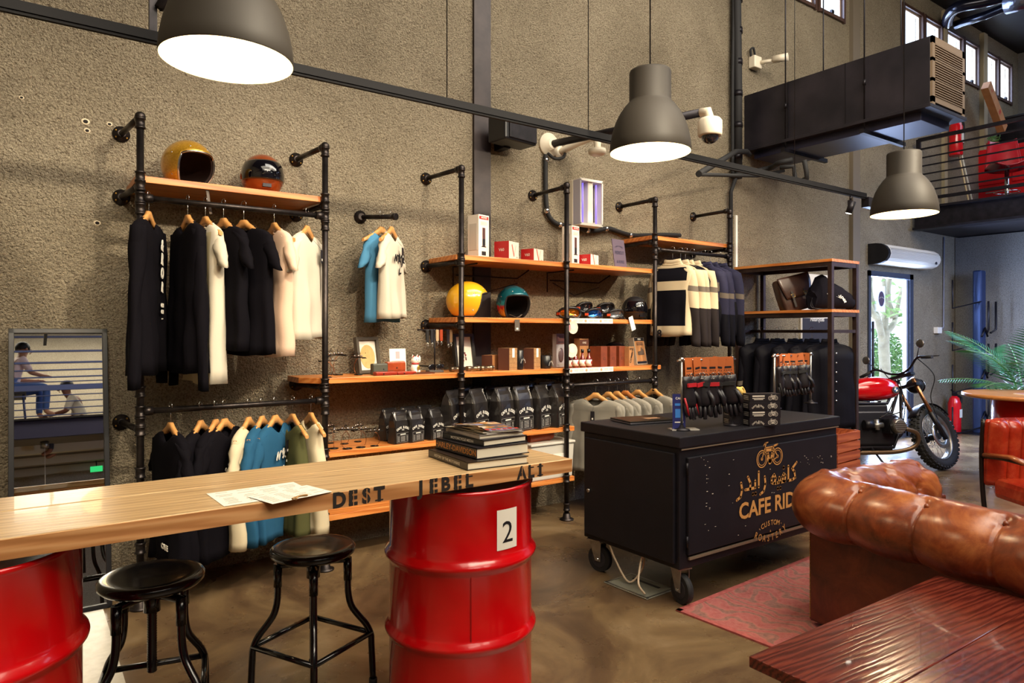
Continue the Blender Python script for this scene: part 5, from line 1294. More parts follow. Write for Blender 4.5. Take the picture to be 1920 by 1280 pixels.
# ---------------------------------------------------------------- boxes and goods on the upper shelf
def box_on(name, px, y, z, w, d, h, rz, cols, label, cat='box', deco=None, grp=None):
    x = at(px, 600, Y=y).x; mb = MB(); mb.box((0, 0, h / 2), (w, d, h), cols)
    if deco: deco(mb, w, d, h)
    return solo(name, mb, label, cat, (x, y, z), rz, grp, bev=.0015)
WB = mat('glossy_white_card', 'e4dccf', .35); RB2 = mat('red_card', 'b81e22', .4); BRN = mat('brown_print', '5a3a3a', .4, .2)
def tallbox(mb, w, d, h):
    y = -d / 2 - .001
    mb.box((0, y, h - .022), (w * .86, .002, .022), RB2).text('AEROPRESS', .017, WHITE, face((0, y - .0018, h - .022)), .02, sx=.75)
    mb.box((0, y, h * .5), (.03, .002, h * .42), BRN).box((0, y, h * .28), (.05, .002, .006), INK).box((0, y, h * .13), (.045, .002, .03), INK).box((0, y - .0006, h * .38), (.03, .0015, .05), INK)
    mb.box((-w / 2 - .001, 0, h * .5), (.002, d * .7, h * .6), mat('faint_print', 'c9c1b4', .5))
    for k in range(4): mb.box((0, y, h * .84 - k * .007), (w * .6, .001, .002), GR)
box_on('coffee_press_box', 897, 4.36, 2.01, .115, .11, .33, rad(14), WB, 'tall white coffee press box before the dark column strip', deco=tallbox)
box_on('coffee_press_box', 1070, 4.36, 2.01, .105, .10, .33, rad(14), WB, 'tall white coffee press box partly behind the third upright', deco=tallbox)
def vbox(mb, w, d, h):
    y = -d / 2 - .001; mb.box((-w / 2 - .001, 0, h / 2), (.002, d, h), RB2)
    stroke(mb, [(-.03, .045), (0, -.035)], .013, mat('v_red', 'c96a62', .5), face((.0, y, h * .5))); stroke(mb, [(0, -.035), (.03, .045)], .004, mat('v_thin', 'b08a84', .5), face((0, y, h * .5)))
    mb.text('V60', .03, WHITE, face((-w / 2 - .0025, 0, h * .55), -pi / 2), .02); mb.box((w * .3, y, h * .2), (.02, .001, .01), GR)
box_on('dripper_box', 950, 4.33, 2.01, .15, .13, .145, rad(24), WB, 'red and white dripper box, largest of the three small boxes', deco=vbox)
box_on('dripper_box', 998, 4.33, 2.01, .14, .12, .105, rad(20), WB, 'low red and white dripper box between the big box and the third upright', deco=vbox)
box_on('dripper_box', 1103, 4.33, 2.01, .14, .12, .10, rad(20), WB, 'low red and white dripper box beside the second tall white box', deco=vbox)
q = at(1172, 475, Y=4.25)
mb = MB().box((0, 0, .13), (.17, .006, .26), mat('mauve_card', '5d4f60', .6)); DKI = mat('ink_indigo', '2b2742', .5)
mb.text('RIDECUT', .038, DKI, face((0, -.004, .14)), .03, sx=.8).text('& RYKE', .035, DKI, face((0, -.004, .06)), .03, sx=.9).arctext('CAFE RIDER', .016, DKI, face((0, -.004, .2)), .09)
solo('cardboard_sign', mb, 'mauve cardboard sign with dark lettering leaning at the upper shelf end', 'sign', (q.x, 4.3, 2.012), rad(8), rot=(rad(-8), 0, rad(8)))

# ---------------------------------------------------------------- wire sculptures
WIRE = mat('sculpture_metal', '2a2624', .35, .8); COPW = mat('copper_wire', '9a5a38', .3, .9)
def wirefig(label, loc, rz, hgt=.14, proto=[]):
    def build(t):
        obj('base_disc', MB().lathe([(.030, 0), (.033, .002), (.033, .005), (.03, .006), (.02, .003)], WIRE, 20).lathe([(.019, 0), (.02, .007), (.012, .007)], WIRE, 14), t)
        obj('stem', MB().tube(smoothpts([(.0, 0, .004), (.03, 0, .02), (.04, 0, .07), (.02, 0, .115), (0, 0, .13)]), .0018, COPW, 6), t)
        mb = MB().tube([(-.07, 0, .135), (.07, 0, .138)], .004, WIRE, 8).tube([(-.055, -.03, .13), (-.055, .03, .13)], .0025, WIRE, 6).tube([(0, -.05, .142), (0, .05, .142)], .003, WIRE, 6)
        for x in (-.03, .0, .035): mb.ell((x, 0, .148), .008, CHROME, seg=10, rings=6)
        mb.tube([(.0, 0, .15), (.01, 0, .175)], .002, WIRE, 6).tube([(-.01, -.02, .168), (.02, .02, .168)], .002, WIRE, 6)
        obj('mobile_figure', mb, t)
    if not proto:
        t = thing('wire_sculpture', label, 'sculpture', loc, rz, 'little wire sculptures on disc bases'); build(t); proto.append(t); return t
    r_ = dup(proto[0], loc, rz, label); s_ = rnd.uniform(.72, 1.0); r_.scale = (s_, s_, s_ * rnd.uniform(.85, 1.05)); return r_
ws = [(652, 697, 1.18, 'wire sculpture on the wallet shelf, closest to the second upright', 20), (634, 703, 1.18, 'wire sculpture on the wallet shelf just beyond the second upright', 200), (643, 712, 1.18, 'wire sculpture in front on the wallet shelf between upright and frame', -30), (672, 703, 1.18, 'wire sculpture on the wallet shelf directly before the picture frame', 120), (603, 700, 1.18, 'wire sculpture on the wallet shelf, on the open end before the upright', 60),
      (575, 833, .72, 'wire sculpture on the low shelf behind the cream tank top', 10), (601, 838, .72, 'wire sculpture on the low shelf just before the second upright', 100), (619, 831, .72, 'wire sculpture on the low shelf close behind the second upright', 40), (626, 841, .72, 'wire sculpture in front on the low shelf beyond the second upright', 70), (646, 832, .72, 'wire sculpture centred at the back of the low shelf group', 0), (656, 843, .72, 'wire sculpture foremost of the low shelf group, near its edge', 160), (671, 828, .72, 'tallest looking wire sculpture at the back of the low shelf group', 20), (680, 840, .72, 'wire sculpture in front of the tallest one on the low shelf', 0), (702, 836, .72, 'wire sculpture right beside the small coffee bags on the low shelf', -20), (611, 846, .72, 'wire sculpture at the very edge of the low shelf by the upright', 230)]
for px, py, z, lb, a in ws: q = at(px, py, Z=z); wirefig(lb, (q.x, min(max(q.y, 4.18), 4.46), z), rad(a))

# ---------------------------------------------------------------- picture frames and small goods
def pframe(px, y, z, w, h, rz, tilt, fr, deco, label, dpt=.03):
    x = at(px, 680, Y=y).x; t = thing('picture_frame', label, 'picture', (x, y, z), rot=(-tilt, 0, rz)); b = .022
    mb = MB()
    for c, d in (((-w / 2 + b / 2, 0, h / 2), (b, dpt, h)), ((w / 2 - b / 2, 0, h / 2), (b, dpt, h)), ((0, 0, b / 2), (w - 2 * b, dpt, b)), ((0, 0, h - b / 2), (w - 2 * b, dpt, b))): mb.box(c, d, fr)
    obj('frame', mb, t); mb = MB(); mb.box((0, .004, h / 2), (w - 2 * b, .004, h - 2 * b), WB); deco(mb, w, h); obj('print', mb, t)
FRB = mat('frame_black', '1f1c1b', .4)
pframe(693, 4.40, 1.183, .20, .25, rad(18), rad(9), mat('frame_grey_brown', '4b433a', .5), lambda mb, w, h: mb.ell((0, .0015, h * .46), (w * .33, .001, h * .33), mat('sepia', 'd2ab72', .7, var='c39a60', vscale=30), seg=28), 'grey picture frame holding a round sepia print, leaning on the wall')
def photo(mb, w, h):
    for k in range(24): mb.box((rnd.uniform(-.02, .02), .001, h * .35 + rnd.uniform(-.03, .04)), (.008, .001, .012), mat('ph%d' % (k % 4), ['a03038', 'e0d8d0', '3a3038', '8a6a60'][k % 4], .5))
pframe(873, 4.38, 1.183, .20, .27, rad(10), rad(8), FRB, photo, 'black picture frame with a small group photo behind the second upright')
solo('certificate_card', MB().box((0, 0, .085), (.125, .003, .17), PAPER).box((0, -.002, .125), (.03, .001, .05), mat('pink_seal', 'c9a0a4', .6)).box((0, -.002, .085), (.09, .001, .003), GR).box((0, -.002, .06), (.1, .001, .006), GR).box((0, -.002, .045), (.09, .001, .006), GR), 'white upright card with a small red seal beside the cat figurine', 'card', (at(747, 690, Y=4.36).x, 4.36, 1.18), rot=(rad(-6), 0, 0))
# lucky cat
CW = mat('cat_white', 'e9e2d4', .3)
t = thing('cat_figurine', 'small white beckoning cat figurine with red collar on the shelf', 'figurine', (at(778, 692, Y=4.28).x, 4.28, 1.18), rad(14))
obj('cat_body', MB().ell((0, 0, .035), (.032, .028, .038), CW).ell((0, -.004, .088), (.031, .027, .028), CW).ell((-.014, -.02, .014), (.012, .016, .014), CW).ell((.014, -.02, .014), (.012, .016, .014), CW).ell((.034, -.008, .095), (.009, .01, .026), CW), t)
obj('ears', MB().cyl((-.018, 0, .108), (-.022, 0, .13), .011, CW, 8, None, .001).cyl((.018, 0, .108), (.022, 0, .13), .011, CW, 8, None, .001).ell((-.02, -.007, .116), (.005, .002, .007), RB2).ell((.02, -.007, .116), (.005, .002, .007), RB2), t)
obj('collar', MB().tube([(.024 * cos(2 * pi * k / 16), -.002 + .022 * sin(2 * pi * k / 16), .066) for k in range(17)], .004, RB2, 6), t)
obj('eyes', MB().ell((-.01, -.028, .092), (.004, .002, .004), INK, seg=8, rings=5).ell((.01, -.028, .092), (.004, .002, .004), INK, seg=8, rings=5).ell((0, -.031, .083), (.003, .002, .002), RB2, seg=8, rings=5), t)
obj('coin', MB().ell((.005, -.033, .038), (.012, .005, .018), mat('coin_gold', 'c9a24a', .3, .8)), t)
solo('wooden_coaster', MB().box((0, 0, .005), (.16, .09, .01), mat('walnut', '5a2e1c', .4)), 'dark wooden coaster in front of the cat figurine', 'coaster', (at(790, 700, Y=4.19).x, 4.19, 1.18))
WAL = leather('wallet_leather', '7a2c16', '98401f', 'ad5630', .3)
for px, y, w, d, h, rz_, mt, lb in ((716, 4.27, .16, .04, .075, 8, mat('green_grey_leather', '4a4a40', .5), 'green grey folded wallet standing upright behind the red ones'), (741, 4.28, .15, .035, .085, 8, WAL, 'brown leather wallet standing upright near the white card'), (722, 4.18, .15, .06, .025, -2, mat('red_wallet', '9a2c1a', .3, coat=.4), 'red leather roll wallet lying nearest the picture frame'), (760, 4.18, .14, .055, .022, -2, mat('red_wallet', '', .3), 'red leather roll wallet lying nearest the cat figurine')):
    t = thing('leather_wallet', lb, 'wallet', (at(px, 700, Y=y).x, y, 1.18), rad(rz_))
    obj('wallet_body', MB().box((0, 0, h / 2), (w, d, h), mt), t, bev=.007)
    obj('flap', MB().box((0, -d / 2 - .001, h * .6), (w * .96, .004, h * .6), mt), t, bev=.0015); obj('snap', MB().ell((-w * .15 if h < .03 else 0, -d / 2 - .004, h * .5), .005, INK, seg=8, rings=5), t)
# key fob stand
t = thing('key_fob_stand', 'black metal T stand holding leather key fobs beside the black frame', 'stand', (at(815, 692, Y=4.27).x, 4.27, 1.18), rad(-6))
obj('stand_base', MB().box((0, 0, .008), (.11, .07, .016), mat('grey_base', '4a4440', .5)), t, bev=.002)
obj('stand_pole', MB().cyl((0, 0, .01), (0, 0, .30), .005, BLK).cyl((-.13, 0, .30), (.13, 0, .30), .005, BLK), t)
for x, c, l_ in ((-.06, '1a1616', .09), (-.025, '16131a', .09), (.015, 'b59a78', .08), (.045, 'a8401f', .08), (.10, '2a2024', .1), (.12, '8d6a4a', .09)):
    tt = thing('key_fob', {'1a1616': 'black leather key fob nearest the end of the stand bar', '16131a': 'black leather key fob touching the stand pole', 'b59a78': 'tan key fob just beyond the stand pole', 'a8401f': 'bright orange brown leather key fob on the stand', '2a2024': 'dark braided key fob hanging before the black frame', '8d6a4a': 'brown braided key fob at the end of the bar'}[c], 'key fob', (at(815, 692, Y=4.27).x + x, 4.262 - x * .1, 1.18 + .302))
    obj('loop', MB().box((0, -.004, -l_ / 2), (.022, .003, l_), mat('fob_' + c, c, .45)).box((0, .006, -l_ * .4), (.022, .003, l_ * .8), mat('fob_' + c, '', .4)), tt, bev=.001); obj('clasp', MB().tube([(0, -.004, -l_), (.008, -.004, -l_ - .015), (0, -.004, -l_ - .03), (-.008, -.004, -l_ - .015), (0, -.004, -l_)], .002, STEEL, 6), tt)
t = thing('sunglasses', 'black sunglasses resting on the shelf behind the key fob stand', 'sunglasses', (at(818, 688, Y=4.36).x, 4.36, 1.18), rad(6))
obj('lens_front', MB().ell((-.035, 0, .03), (.034, .006, .026), SMK).ell((.035, 0, .03), (.034, .006, .026), SMK).box((0, 0, .045), (.04, .006, .008), BLACKP), t)
for s_ in (-1, 1): obj('temple', MB().box((s_ * .068, .06, .04), (.004, .12, .01), BLACKP), t)
MET = mat('brushed_bronze', '8e7f6a', .3, .9, bmp=(80, .2, .001))
for px, y, l_, rz_, lb in ((855, 4.24, .10, 4, 'bronze cylindrical gadget lying nearest the second upright'), (888, 4.25, .12, 0, 'longest bronze cylindrical gadget lying before the photo frame'), (912, 4.24, .11, 3, 'bronze cylindrical gadget lying against the patterned box')):
    t = thing('metal_flashlight', lb, 'flashlight', (at(px, 690, Y=y).x, y, 1.18), rad(rz_))
    obj('barrel', MB().tube([(-l_ / 2, 0, .02), (-l_ * .2, 0, .02), (-l_ * .18, 0, .02), (l_ * .2, 0, .02), (l_ * .22, 0, .02), (l_ / 2, 0, .02)], [.018, .018, .014, .014, .019, .02], MET, 18), t)
    obj('lens_ring', MB().cyl((l_ / 2, 0, .02), (l_ / 2 + .006, 0, .02), .018, CHROME), t)
DK = mat('rust_card', '5a3222', .7); PATT = mat('patterned_card', 'b28858', .7, var='9a7248', vscale=60)
def pbox(mb, w, d, h):
    mb.box((-w / 2 - .0008, 0, h / 2), (.0016, d, h), DK).box((0, -d / 2 - .001, h * .78), (w * .3, .002, h * .42), PAPER)
    for k in range(5):
        mb.box((0, -d / 2 - .0006, h * (.12 + .2 * k)), (w, .001, .0015), DK).box((-w * .5 + w * (.12 + .2 * k), -d / 2 - .0006, h / 2), (.0015, .001, h), DK)
box_on('gift_box', 952, 4.23, 1.18, .11, .10, .165, rad(22), PATT, 'patterned cardboard box with a white band nearest the bronze gadgets', deco=pbox)
box_on('gift_box', 998, 4.24, 1.18, .10, .09, .16, rad(22), PATT, 'patterned cardboard box with a white band between the two black tumblers', deco=pbox)
box_on('gift_box', 922, 4.36, 1.18, .12, .1, .11, rad(20), CARDB, 'small plain brown box behind the first patterned box', deco=lambda mb, w, d, h: mb.box((-w / 2 - .0008, 0, h / 2), (.0016, d, h), DK))
for px, y, r, h, lb in ((974, 4.22, .030, .145, 'tall matte black tumbler between the two patterned boxes'), (1023, 4.22, .045, .10, 'short wide matte black tumbler beside the third upright')):
    mb = MB().lathe([(r * .88, 0), (r, .01), (r, h), (r * .93, h + .002), (r * .9, h * .9)], BLACKP, 28)
    mb.arctext('CAFE RIDER', .016, WHITE, face((0, -r - .001, h * .55)), .04, sx=.8)
    solo('tumbler', mb, lb, 'tumbler', (at(px, 690, Y=y).x, y, 1.18), rad(28))
def blister(mb, w, d, h):
    y = -d / 2 - .001; mb.box((0, y, h * .84), (w, .002, h * .3), mat('mauve_band', '6b4038', .5)).text('RYKE', .02, INK, face((0, y - .002, h * .9)), .02).box((0, y - .001, h * .75), (w * .7, .001, .006), INK)
    mb.ell((0, y, h * .36), (w * .3, .012, h * .22), mat('smoky_oval', '5d4a4c', .3)).box((0, y, h * .08), (w * .7, .001, .012), GR)
box_on('blister_pack', 1048, 4.33, 1.18, .12, .04, .27, rad(14), mat('clear_pack', 'b5aeb0', .2), 'tall clear blister pack with brown header behind the third upright', 'package', blister)
# sauce bottles
SAU = mat('chilli_sauce', '6a1410', .15, 0, .6)
def bottle(px, y, lb):
    t = thing('sauce_bottle', lb, 'bottle', (at(px, 690, Y=y).x, y, 1.175), rad(25), 'small sauce bottles')
    obj('glass_body', MB().lathe([(.022, 0), (.024, .004), (.024, .07), (.018, .085), (.010, .10), (.009, .125)], SAU, 20), t)
    obj('cap', MB().cyl((0, 0, .123), (0, 0, .15), .0125, BLACKP, 16), t)
    obj('bottle_label', MB().lathe([(.0246, .015), (.0248, .015), (.0248, .065), (.0246, .065)], PAPER, 20, caps=(False, False)).ell((0, -.0245, .042), (.012, .002, .014), mat('label_red', 'a83a30', .5)), t)
bottle(1067, 4.20, 'red sauce bottle mostly hidden by the upright and round card'); bottle(1079, 4.22, 'red sauce bottle beside the round card'); bottle(1092, 4.20, 'red sauce bottle in the middle of the bottles'); bottle(1104, 4.20, 'red sauce bottle nearest the three brown boxes')
box_on('coffee_drip_box', 1090, 4.36, 1.175, .12, .06, .235, rad(10), CARDB, 'tall kraft box with dark label behind the sauce bottles', deco=lambda mb, w, d, h: mb.box((0, -d / 2 - .001, h * .85), (w, .002, .05), DK).text('RYKE', .02, WHITE, face((0, -d / 2 - .003, h * .85)), .02))
RDB = mat('redwood_box', '7d3a1e', .5, var='6d3018', vscale=20)
def lbox(mb, w, d, h): mb.box((0, -d / 2 - .0008, h * .4), (w * .35, .0016, .02), DK).box((0, -d / 2 - .0014, h * .4), (w * .25, .001, .012), RDB)
for k, px in enumerate((1122, 1139, 1156)): box_on('wooden_box', px, 4.26, 1.175, .088, .12, .17, rad(10), RDB, ['reddish brown box next to the sauce bottles', 'reddish brown box between its two twins', 'reddish brown box next to the kraft box with black writing'][k], deco=lbox)
box_on('kraft_box', 1172, 4.235, 1.175, .075, .13, .165, rad(12), CARDB, 'kraft box with black handwriting beside the three reddish boxes', deco=lambda mb, w, d, h: mb.text('RYKE', .025, INK, face((0, -d / 2 - .001, h * .88)), .03).text('COMBO', .032, INK, face((0, -d / 2 - .001, h * .5)) @ Matrix.Rotation(1.2, 4, 'Z'), .03))
def poly(mb, w, d, h):
    y = -d / 2 - .001; mb.box((0, y, h * .5), (w * .9, .002, h * .9), CARDB).box((0, y - .001, h * .93), (w * .9, .002, .03), INK).text('RYKE', .02, WHITE, face((0, y - .003, h * .93)), .02)
    mb.poly([(-.05, -.04), (.05, -.04), (.05, 0), (.01, .03), (0, -.005), (-.05, -.01)], mat('dark_print', '5a4a40', .5), face((0, y - .002, h * .52)), .001)
    for k in range(3): mb.box((w * .0, y - .0015, h * (.72 + .04 * k)), (w * .6, .001, .005), INK)
    mb.box((0, y - .001, h * .08), (w * .9, .001, .02), INK)
q = box_on('plastic_pouch', 1200, 4.27, 1.175, .17, .05, .24, rad(12), mat('clear_film', 'a89a88', .12, coat=.5), 'clear pouch with kraft card insert leaning at the shelf end', 'package', poly); q.rotation_euler = (rad(-10), 0, rad(12))

# ---------------------------------------------------------------- coffee bags
FOIL = mat('black_foil', '1f1c1d', .28, .1, .3, var='2e2a28', vscale=7, bmp=(9, .35, .02)); LBL = mat('label_line_grey', '8a8682', .5); SILV = mat('white_print', 'd8d4cc', .5)
def bagmesh(w, d, h, big=True):
    mb = MB(); rings = []
    for f, ww, dd in ((0, .94, .94), (.03, 1, 1), (.5, 1, 1), (.72, 1, .85), (.86, .98, .45), (.93, .97, .16), (1, .97, .06)):
        r_ = []
        for k in range(24):
            a = 2 * pi * (k + .5) / 24; c, s = cos(a), sin(a)
            X = w / 2 * ww * (abs(c) ** .18) * (1 if c > 0 else -1); Y = d / 2 * dd * (abs(s) ** .18) * (1 if s > 0 else -1)
            r_.append((X + .004 * sin(f * 17 + k), Y + .003 * sin(f * 23 + k * 2), f * h))
        rings.append(r_)
    mb.loft(rings, FOIL, False); return mb
def bagprint(w, d, h):
    mb = MB(); y = -d / 2 - .005
    mb.arctext('CAFE RIDER', w * .16, SILV, face((0, y, h * .51)), w * .7, .045, .85, .9)
    bike_icon(mb, face((0, y, h * .43)), w * .085, SILV)
    for c, dd in (((0, y, h * .335), (w * .84, .001, h * .006)), ((0, y, h * .05), (w * .84, .001, h * .006)), ((-w * .42, y, h * .19), (w * .012, .001, h * .29)), ((w * .42, y, h * .19), (w * .012, .001, h * .29)), ((0, y, h * .255), (w * .84, .001, h * .005))): mb.box(c, dd, LBL)
    mb.box((0, y, h * .295), (w * .36, .001, h * .028), SILV)
    for k in range(5):
        mb.box((-w * .3, y, h * (.22 - .033 * k)), (w * .14, .001, h * .016), LBL).box((.0, y, h * (.22 - .033 * k)), (w * .3, .001, h * .016), LBL).box((w * .3, y, h * (.22 - .033 * k)), (w * .12, .001, h * .016), LBL)
    return mb
BIG = mesh_of(bagmesh(.19, .11, .33), 'bag_body'); BIGP = mesh_of(bagprint(.19, .11, .33), 'bag_label')
SML = mesh_of(bagmesh(.125, .075, .215), 'bag_body'); SMLP = mesh_of(bagprint(.125, .075, .215), 'bag_label')
def bag(px, y, rz, label, small=False, flip=False):
    x = at(px, 800, Y=y).x; t = thing('coffee_bag', label, 'coffee bag', (x, y, .72), rad(rz), 'small black coffee bags' if small else 'large black coffee bags')
    obj('bag_body', SML if small else BIG, t); obj('bag_label', SMLP if small else BIGP, t)
    h = .215 if small else .33; w = .125 if small else .19
    obj('sealed_top', MB().box((0, 0, h - .004), (w * .95, .006, .02), FOIL), t)
for px, y, rz_, lb in ((850, 4.21, 25, 'large coffee bag standing before and beside the pipe upright, first of the row'), (892, 4.20, 25, 'large coffee bag just beyond the pipe upright'), (941, 4.20, 18, 'large coffee bag in the middle of the front row, above the books'), (976, 4.21, 14, 'large coffee bag whose front faces the camera most squarely'), (1013, 4.22, 22, 'large coffee bag last but one in the front row'), (1044, 4.22, 26, 'large coffee bag at the end of the front row by the third upright')): bag(px, y, rz_, lb)
for px, y, rz_, lb in ((868, 4.38, 10, 'large coffee bag in the back row behind the pipe upright'), (905, 4.40, 5, 'large coffee bag in the back row, between the second and third front bags'), (925, 4.39, 5, 'large coffee bag in the back row showing only its dark side'), (990, 4.40, 10, 'large coffee bag in the back row with the tallest visible top'), (1025, 4.40, 10, 'large coffee bag in the back row near the third upright')): bag(px, y, rz_, lb)
for px, y, rz_, lb in ((729, 4.36, 14, 'small coffee bag standing behind, beside the wire sculptures'), (748, 4.20, 14, 'small coffee bag in front, nearest the wire sculptures, printed with text columns'), (776, 4.20, 18, 'small coffee bag in the middle of the front row'), (814, 4.21, 18, 'small coffee bag next to the first large bag'), (795, 4.38, 10, 'small coffee bag behind, between the middle and last small bags'), (764, 4.38, 10, 'small coffee bag at the back whose top just shows')): bag(px, y, rz_, lb, True)
# ---------------------------------------------------------------- clear bins
BIN = mat('translucent_plastic', 'c3beb4', .25, 0, .2)
for px, y, w, h, z, lb in ((1035, 4.22, .44, .27, .325, 'clear lidded plastic storage bin under the large coffee bags'),):
    t = thing('storage_bin', lb, 'bin', (3.36, 4.30, z))
    obj('bin_body', MB().box((0, 0, h / 2), (w * .93, .30, h), BIN, None, 0, 1.06), t, bev=.012); obj('bin_lid', MB().box((0, 0, h + .008), (w, .34, .02), BIN), t, bev=.006)
    obj('paper_insert', MB().box((.06, -.162, h * .5), (.12, .004, .12), WHITE), t); obj('handle_clip', MB().box((w / 2 - .005, 0, h - .01), (.02, .1, .05), mat('clip_clear', 'dcd6cc', .3)), t)
solo('leather_strap_roll', MB().tube(smoothpts([(-.12, 0, .02), (.0, 0, .03), (.08, 0, .028), (.1, .0, .01)]), .02, WAL, 12, flat=2), 'rolled brown leather piece lying on the clear storage bin', 'leather roll', (3.32, 4.24, .325 + .295))
solo('plastic_tray', MB().box((0, 0, .02), (.2, .12, .04), BIN), 'small clear tray lying beside the storage bin on the bottom shelf', 'tray', (3.02, 4.2, .325), bev=.01)
# ---------------------------------------------------------------- things on the black counter
CT = .91
def onc(px, py): q = at(px, py, Z=CT); return q.x, q.y
x, y = onc(1205, 790)
t = thing('laptop', 'closed thin laptop lying on the black counter', 'laptop', (x, y, CT), rad(-12))
obj('lid', MB().box((0, 0, .017), (.33, .23, .008), mat('laptop_lid', '3a3430', .3, .7)), t, bev=.003)
obj('base', MB().box((0, 0, .007), (.33, .23, .010), mat('laptop_base', '77757c', .3, .8)), t, bev=.003)
obj('sticker', MB().box((.05, -.02, .0214), (.1, .06, .0006), mat('laptop_sticker', '8d6a50', .5)), t)
x, y = onc(1273, 806)
t = thing('card_stand', 'small upright blue card in a clear stand at the counter corner', 'card stand', (x, y, CT), rad(-30))
mb = MB().box((0, 0, .105), (.075, .004, .20), mat('card_blue', '2b2f66', .3)).text('CAFE', .018, WHITE, face((0, -.0025, .18)), .02).box((0, -.0025, .145), (.05, .001, .014), mat('bright_blue', '3a7ac8', .4)).box((0, -.0025, .045), (.05, .001, .006), WHITE)
mb.box((0, -.0025, .095), (.045, .001, .05), mat('bright_blue', '', .4)); obj('card', mb, t)
obj('clear_base', MB().box((.03, .01, .004), (.16, .08, .006), mat('clear_acrylic', 'b9b2a8', .1, 0, .5)), t)
LG = mat('glove_leather', '17141a', .42, var='241f24', vscale=10, bmp=(40, .2, .003)); ORC = mat('header_card_orange', 'b9622e', .6); RDG = mat('glove_red', 'b01c26', .5)
def glove_stand(x, y, rz, w, h, label):
    t = thing('glove_stand', label, 'display stand', (x, y, CT), rz)
    for s_ in (-1, 1):
        p_ = obj('post', MB().cyl((s_ * w / 2, 0, .004), (s_ * w / 2, 0, h), .008, STEEL, 12).ell((s_ * w / 2, 0, h), .014, CHROME), t)
        obj('post_foot', MB().lathe([(.05, 0), (.05, .006), (.02, .012), (.01, .03)], BLK, 20, Matrix.Translation((s_ * w / 2, 0, 0))), p_)
    obj('cross_bar', MB().cyl((-w / 2 - .03, 0, h - .006), (w / 2 + .03, 0, h - .006), .007, CHROME, 10), t)
    return Vector((x, y, CT + h - .006))
def glove(c, rz, label, red, seed, s=1.0, ln=.29):
    rr = random.Random(seed); t = thing('riding_glove', label, 'gloves', c, rot=(rr.uniform(-.06, .06), rr.uniform(-.2, .2), rz + rr.uniform(-.45, .45)), group= 'packs of black riding gloves')
    cw, ch = .066 * s, .105 * s
    mb = MB().box((0, -.012, -ch / 2 + .015), (cw, .0015, ch), ORC).box((0, .012, -ch / 2 + .015), (cw, .0015, ch), ORC)
    mb.box((0, -.0132, -.045), (cw * .6, .0008, .012), INK)
    for k in range(4): mb.box((-.02 + .013 * k, -.0134, -.062), (.006, .0006, .004), INK)
    for k in range(3): ring_ = None; mb.tube([(-.02 + .02 * k + .009 * cos(2 * pi * q / 10), -.0135, -.088 + .009 * sin(2 * pi * q / 10)) for q in range(11)], .002, INK, 4)
    obj('header_card', mb, t)
    z0 = -ch + .02; mb = MB()
    def ovr(cx, z, w, d): return [(cx + w * cos(2 * pi * j / 16), d * sin(2 * pi * j / 16) + .0, z) for j in range(16)]
    bend = rr.uniform(-.02, .02)
    mb.loft([ovr(0, z0, .045 * s, .02), ovr(0, z0 - .03, .046 * s, .024), ovr(.002, z0 - .07, .038 * s, .024), ovr(.004 + bend * .3, z0 - .11, .048 * s, .028), ovr(.006 + bend * .6, z0 - .155, .05 * s, .026), ovr(.006 + bend * .7, z0 - .175, .046 * s, .02)], LG, True)
    obj('palm_and_cuff', mb, t)
    for k in range(4):
        fx = (-.036 + .024 * k) * s; l_ = (.06, .075, .08, .062)[k] * ln / .29 * s
        obj('finger', MB().tube([(fx + bend * .7, 0, z0 - .15), (fx * 1.05 + bend, -.006, z0 - .165 - l_ * .5), (fx * 1.1 + bend * 1.2, -.016, z0 - .165 - l_)], [.0135 * s, .0125 * s, .010 * s], LG, 10), t)
    obj('thumb', MB().tube([(.03 * s, -.01, z0 - .09), (.058 * s, -.02, z0 - .13), (.062 * s, -.028, z0 - .175)], [.015 * s, .014 * s, .011 * s], LG, 10), t)
    obj('knuckle_strap', MB().box((0, -.028, z0 - .05), (.07 * s, .01, .022), RDG if red else RUBBER).tube([(-.045 * s, -.01, z0 - .12), (-.04 * s, -.02, z0 - .17), (-.03 * s, -.02, z0 - .22)], .006, RDG if red else RUBBER, 8), t)
    obj('carabiner', MB().tube([(.0 + .012 * cos(2 * pi * k / 12), -.03, z0 - .0 + .018 * sin(2 * pi * k / 12)) for k in range(13)], .002, STEEL, 6), t)
xa, ya = onc(1278, 806); xb, yb = onc(1372, 797)
xm, ym_ = (xa + xb) / 2, (ya + yb) / 2; an = math.atan2(yb - ya, xb - xa); wd = math.hypot(xb - xa, yb - ya)
c = glove_stand(xm, ym_, an, wd, .40, 'chrome bar stand holding the red trimmed gloves on the counter front')
ax_ = Vector((cos(an), sin(an), 0))
gl = ['with red trim, nearest the blue card stand', 'with red trim, second from the blue card', 'with a grey piping, third from the blue card', 'with red trim, fourth from the blue card', 'all black, fifth from the blue card', 'all black, beside the bike printed boxes']
for k in range(6): q = c + ax_ * (wd * (-.40 + .16 * k)); glove((q.x, q.y, q.z), rad(-12 - 9 * k), 'black riding gloves under an orange card ' + gl[k], k in (0, 1, 3), 100 + k, 1.05)
xa, ya = onc(1455, 792); xb, yb = onc(1520, 775)
xa, ya = 3.93, 2.90; xb, yb = 4.26, 2.92
xa = at(1452, 700, Y=2.95).x; ya = 2.95; xb = at(1520, 776, Y=3.0).x; yb = 3.0
xm, ym_ = (xa + xb) / 2, (ya + yb) / 2; an = math.atan2(yb - ya, xb - xa); wd = math.hypot(xb - xa, yb - ya)
c = glove_stand(xm, ym_, an, wd, .385, 'chrome bar stand with all black gloves at the rear of the counter')
ax_ = Vector((cos(an), sin(an), 0))
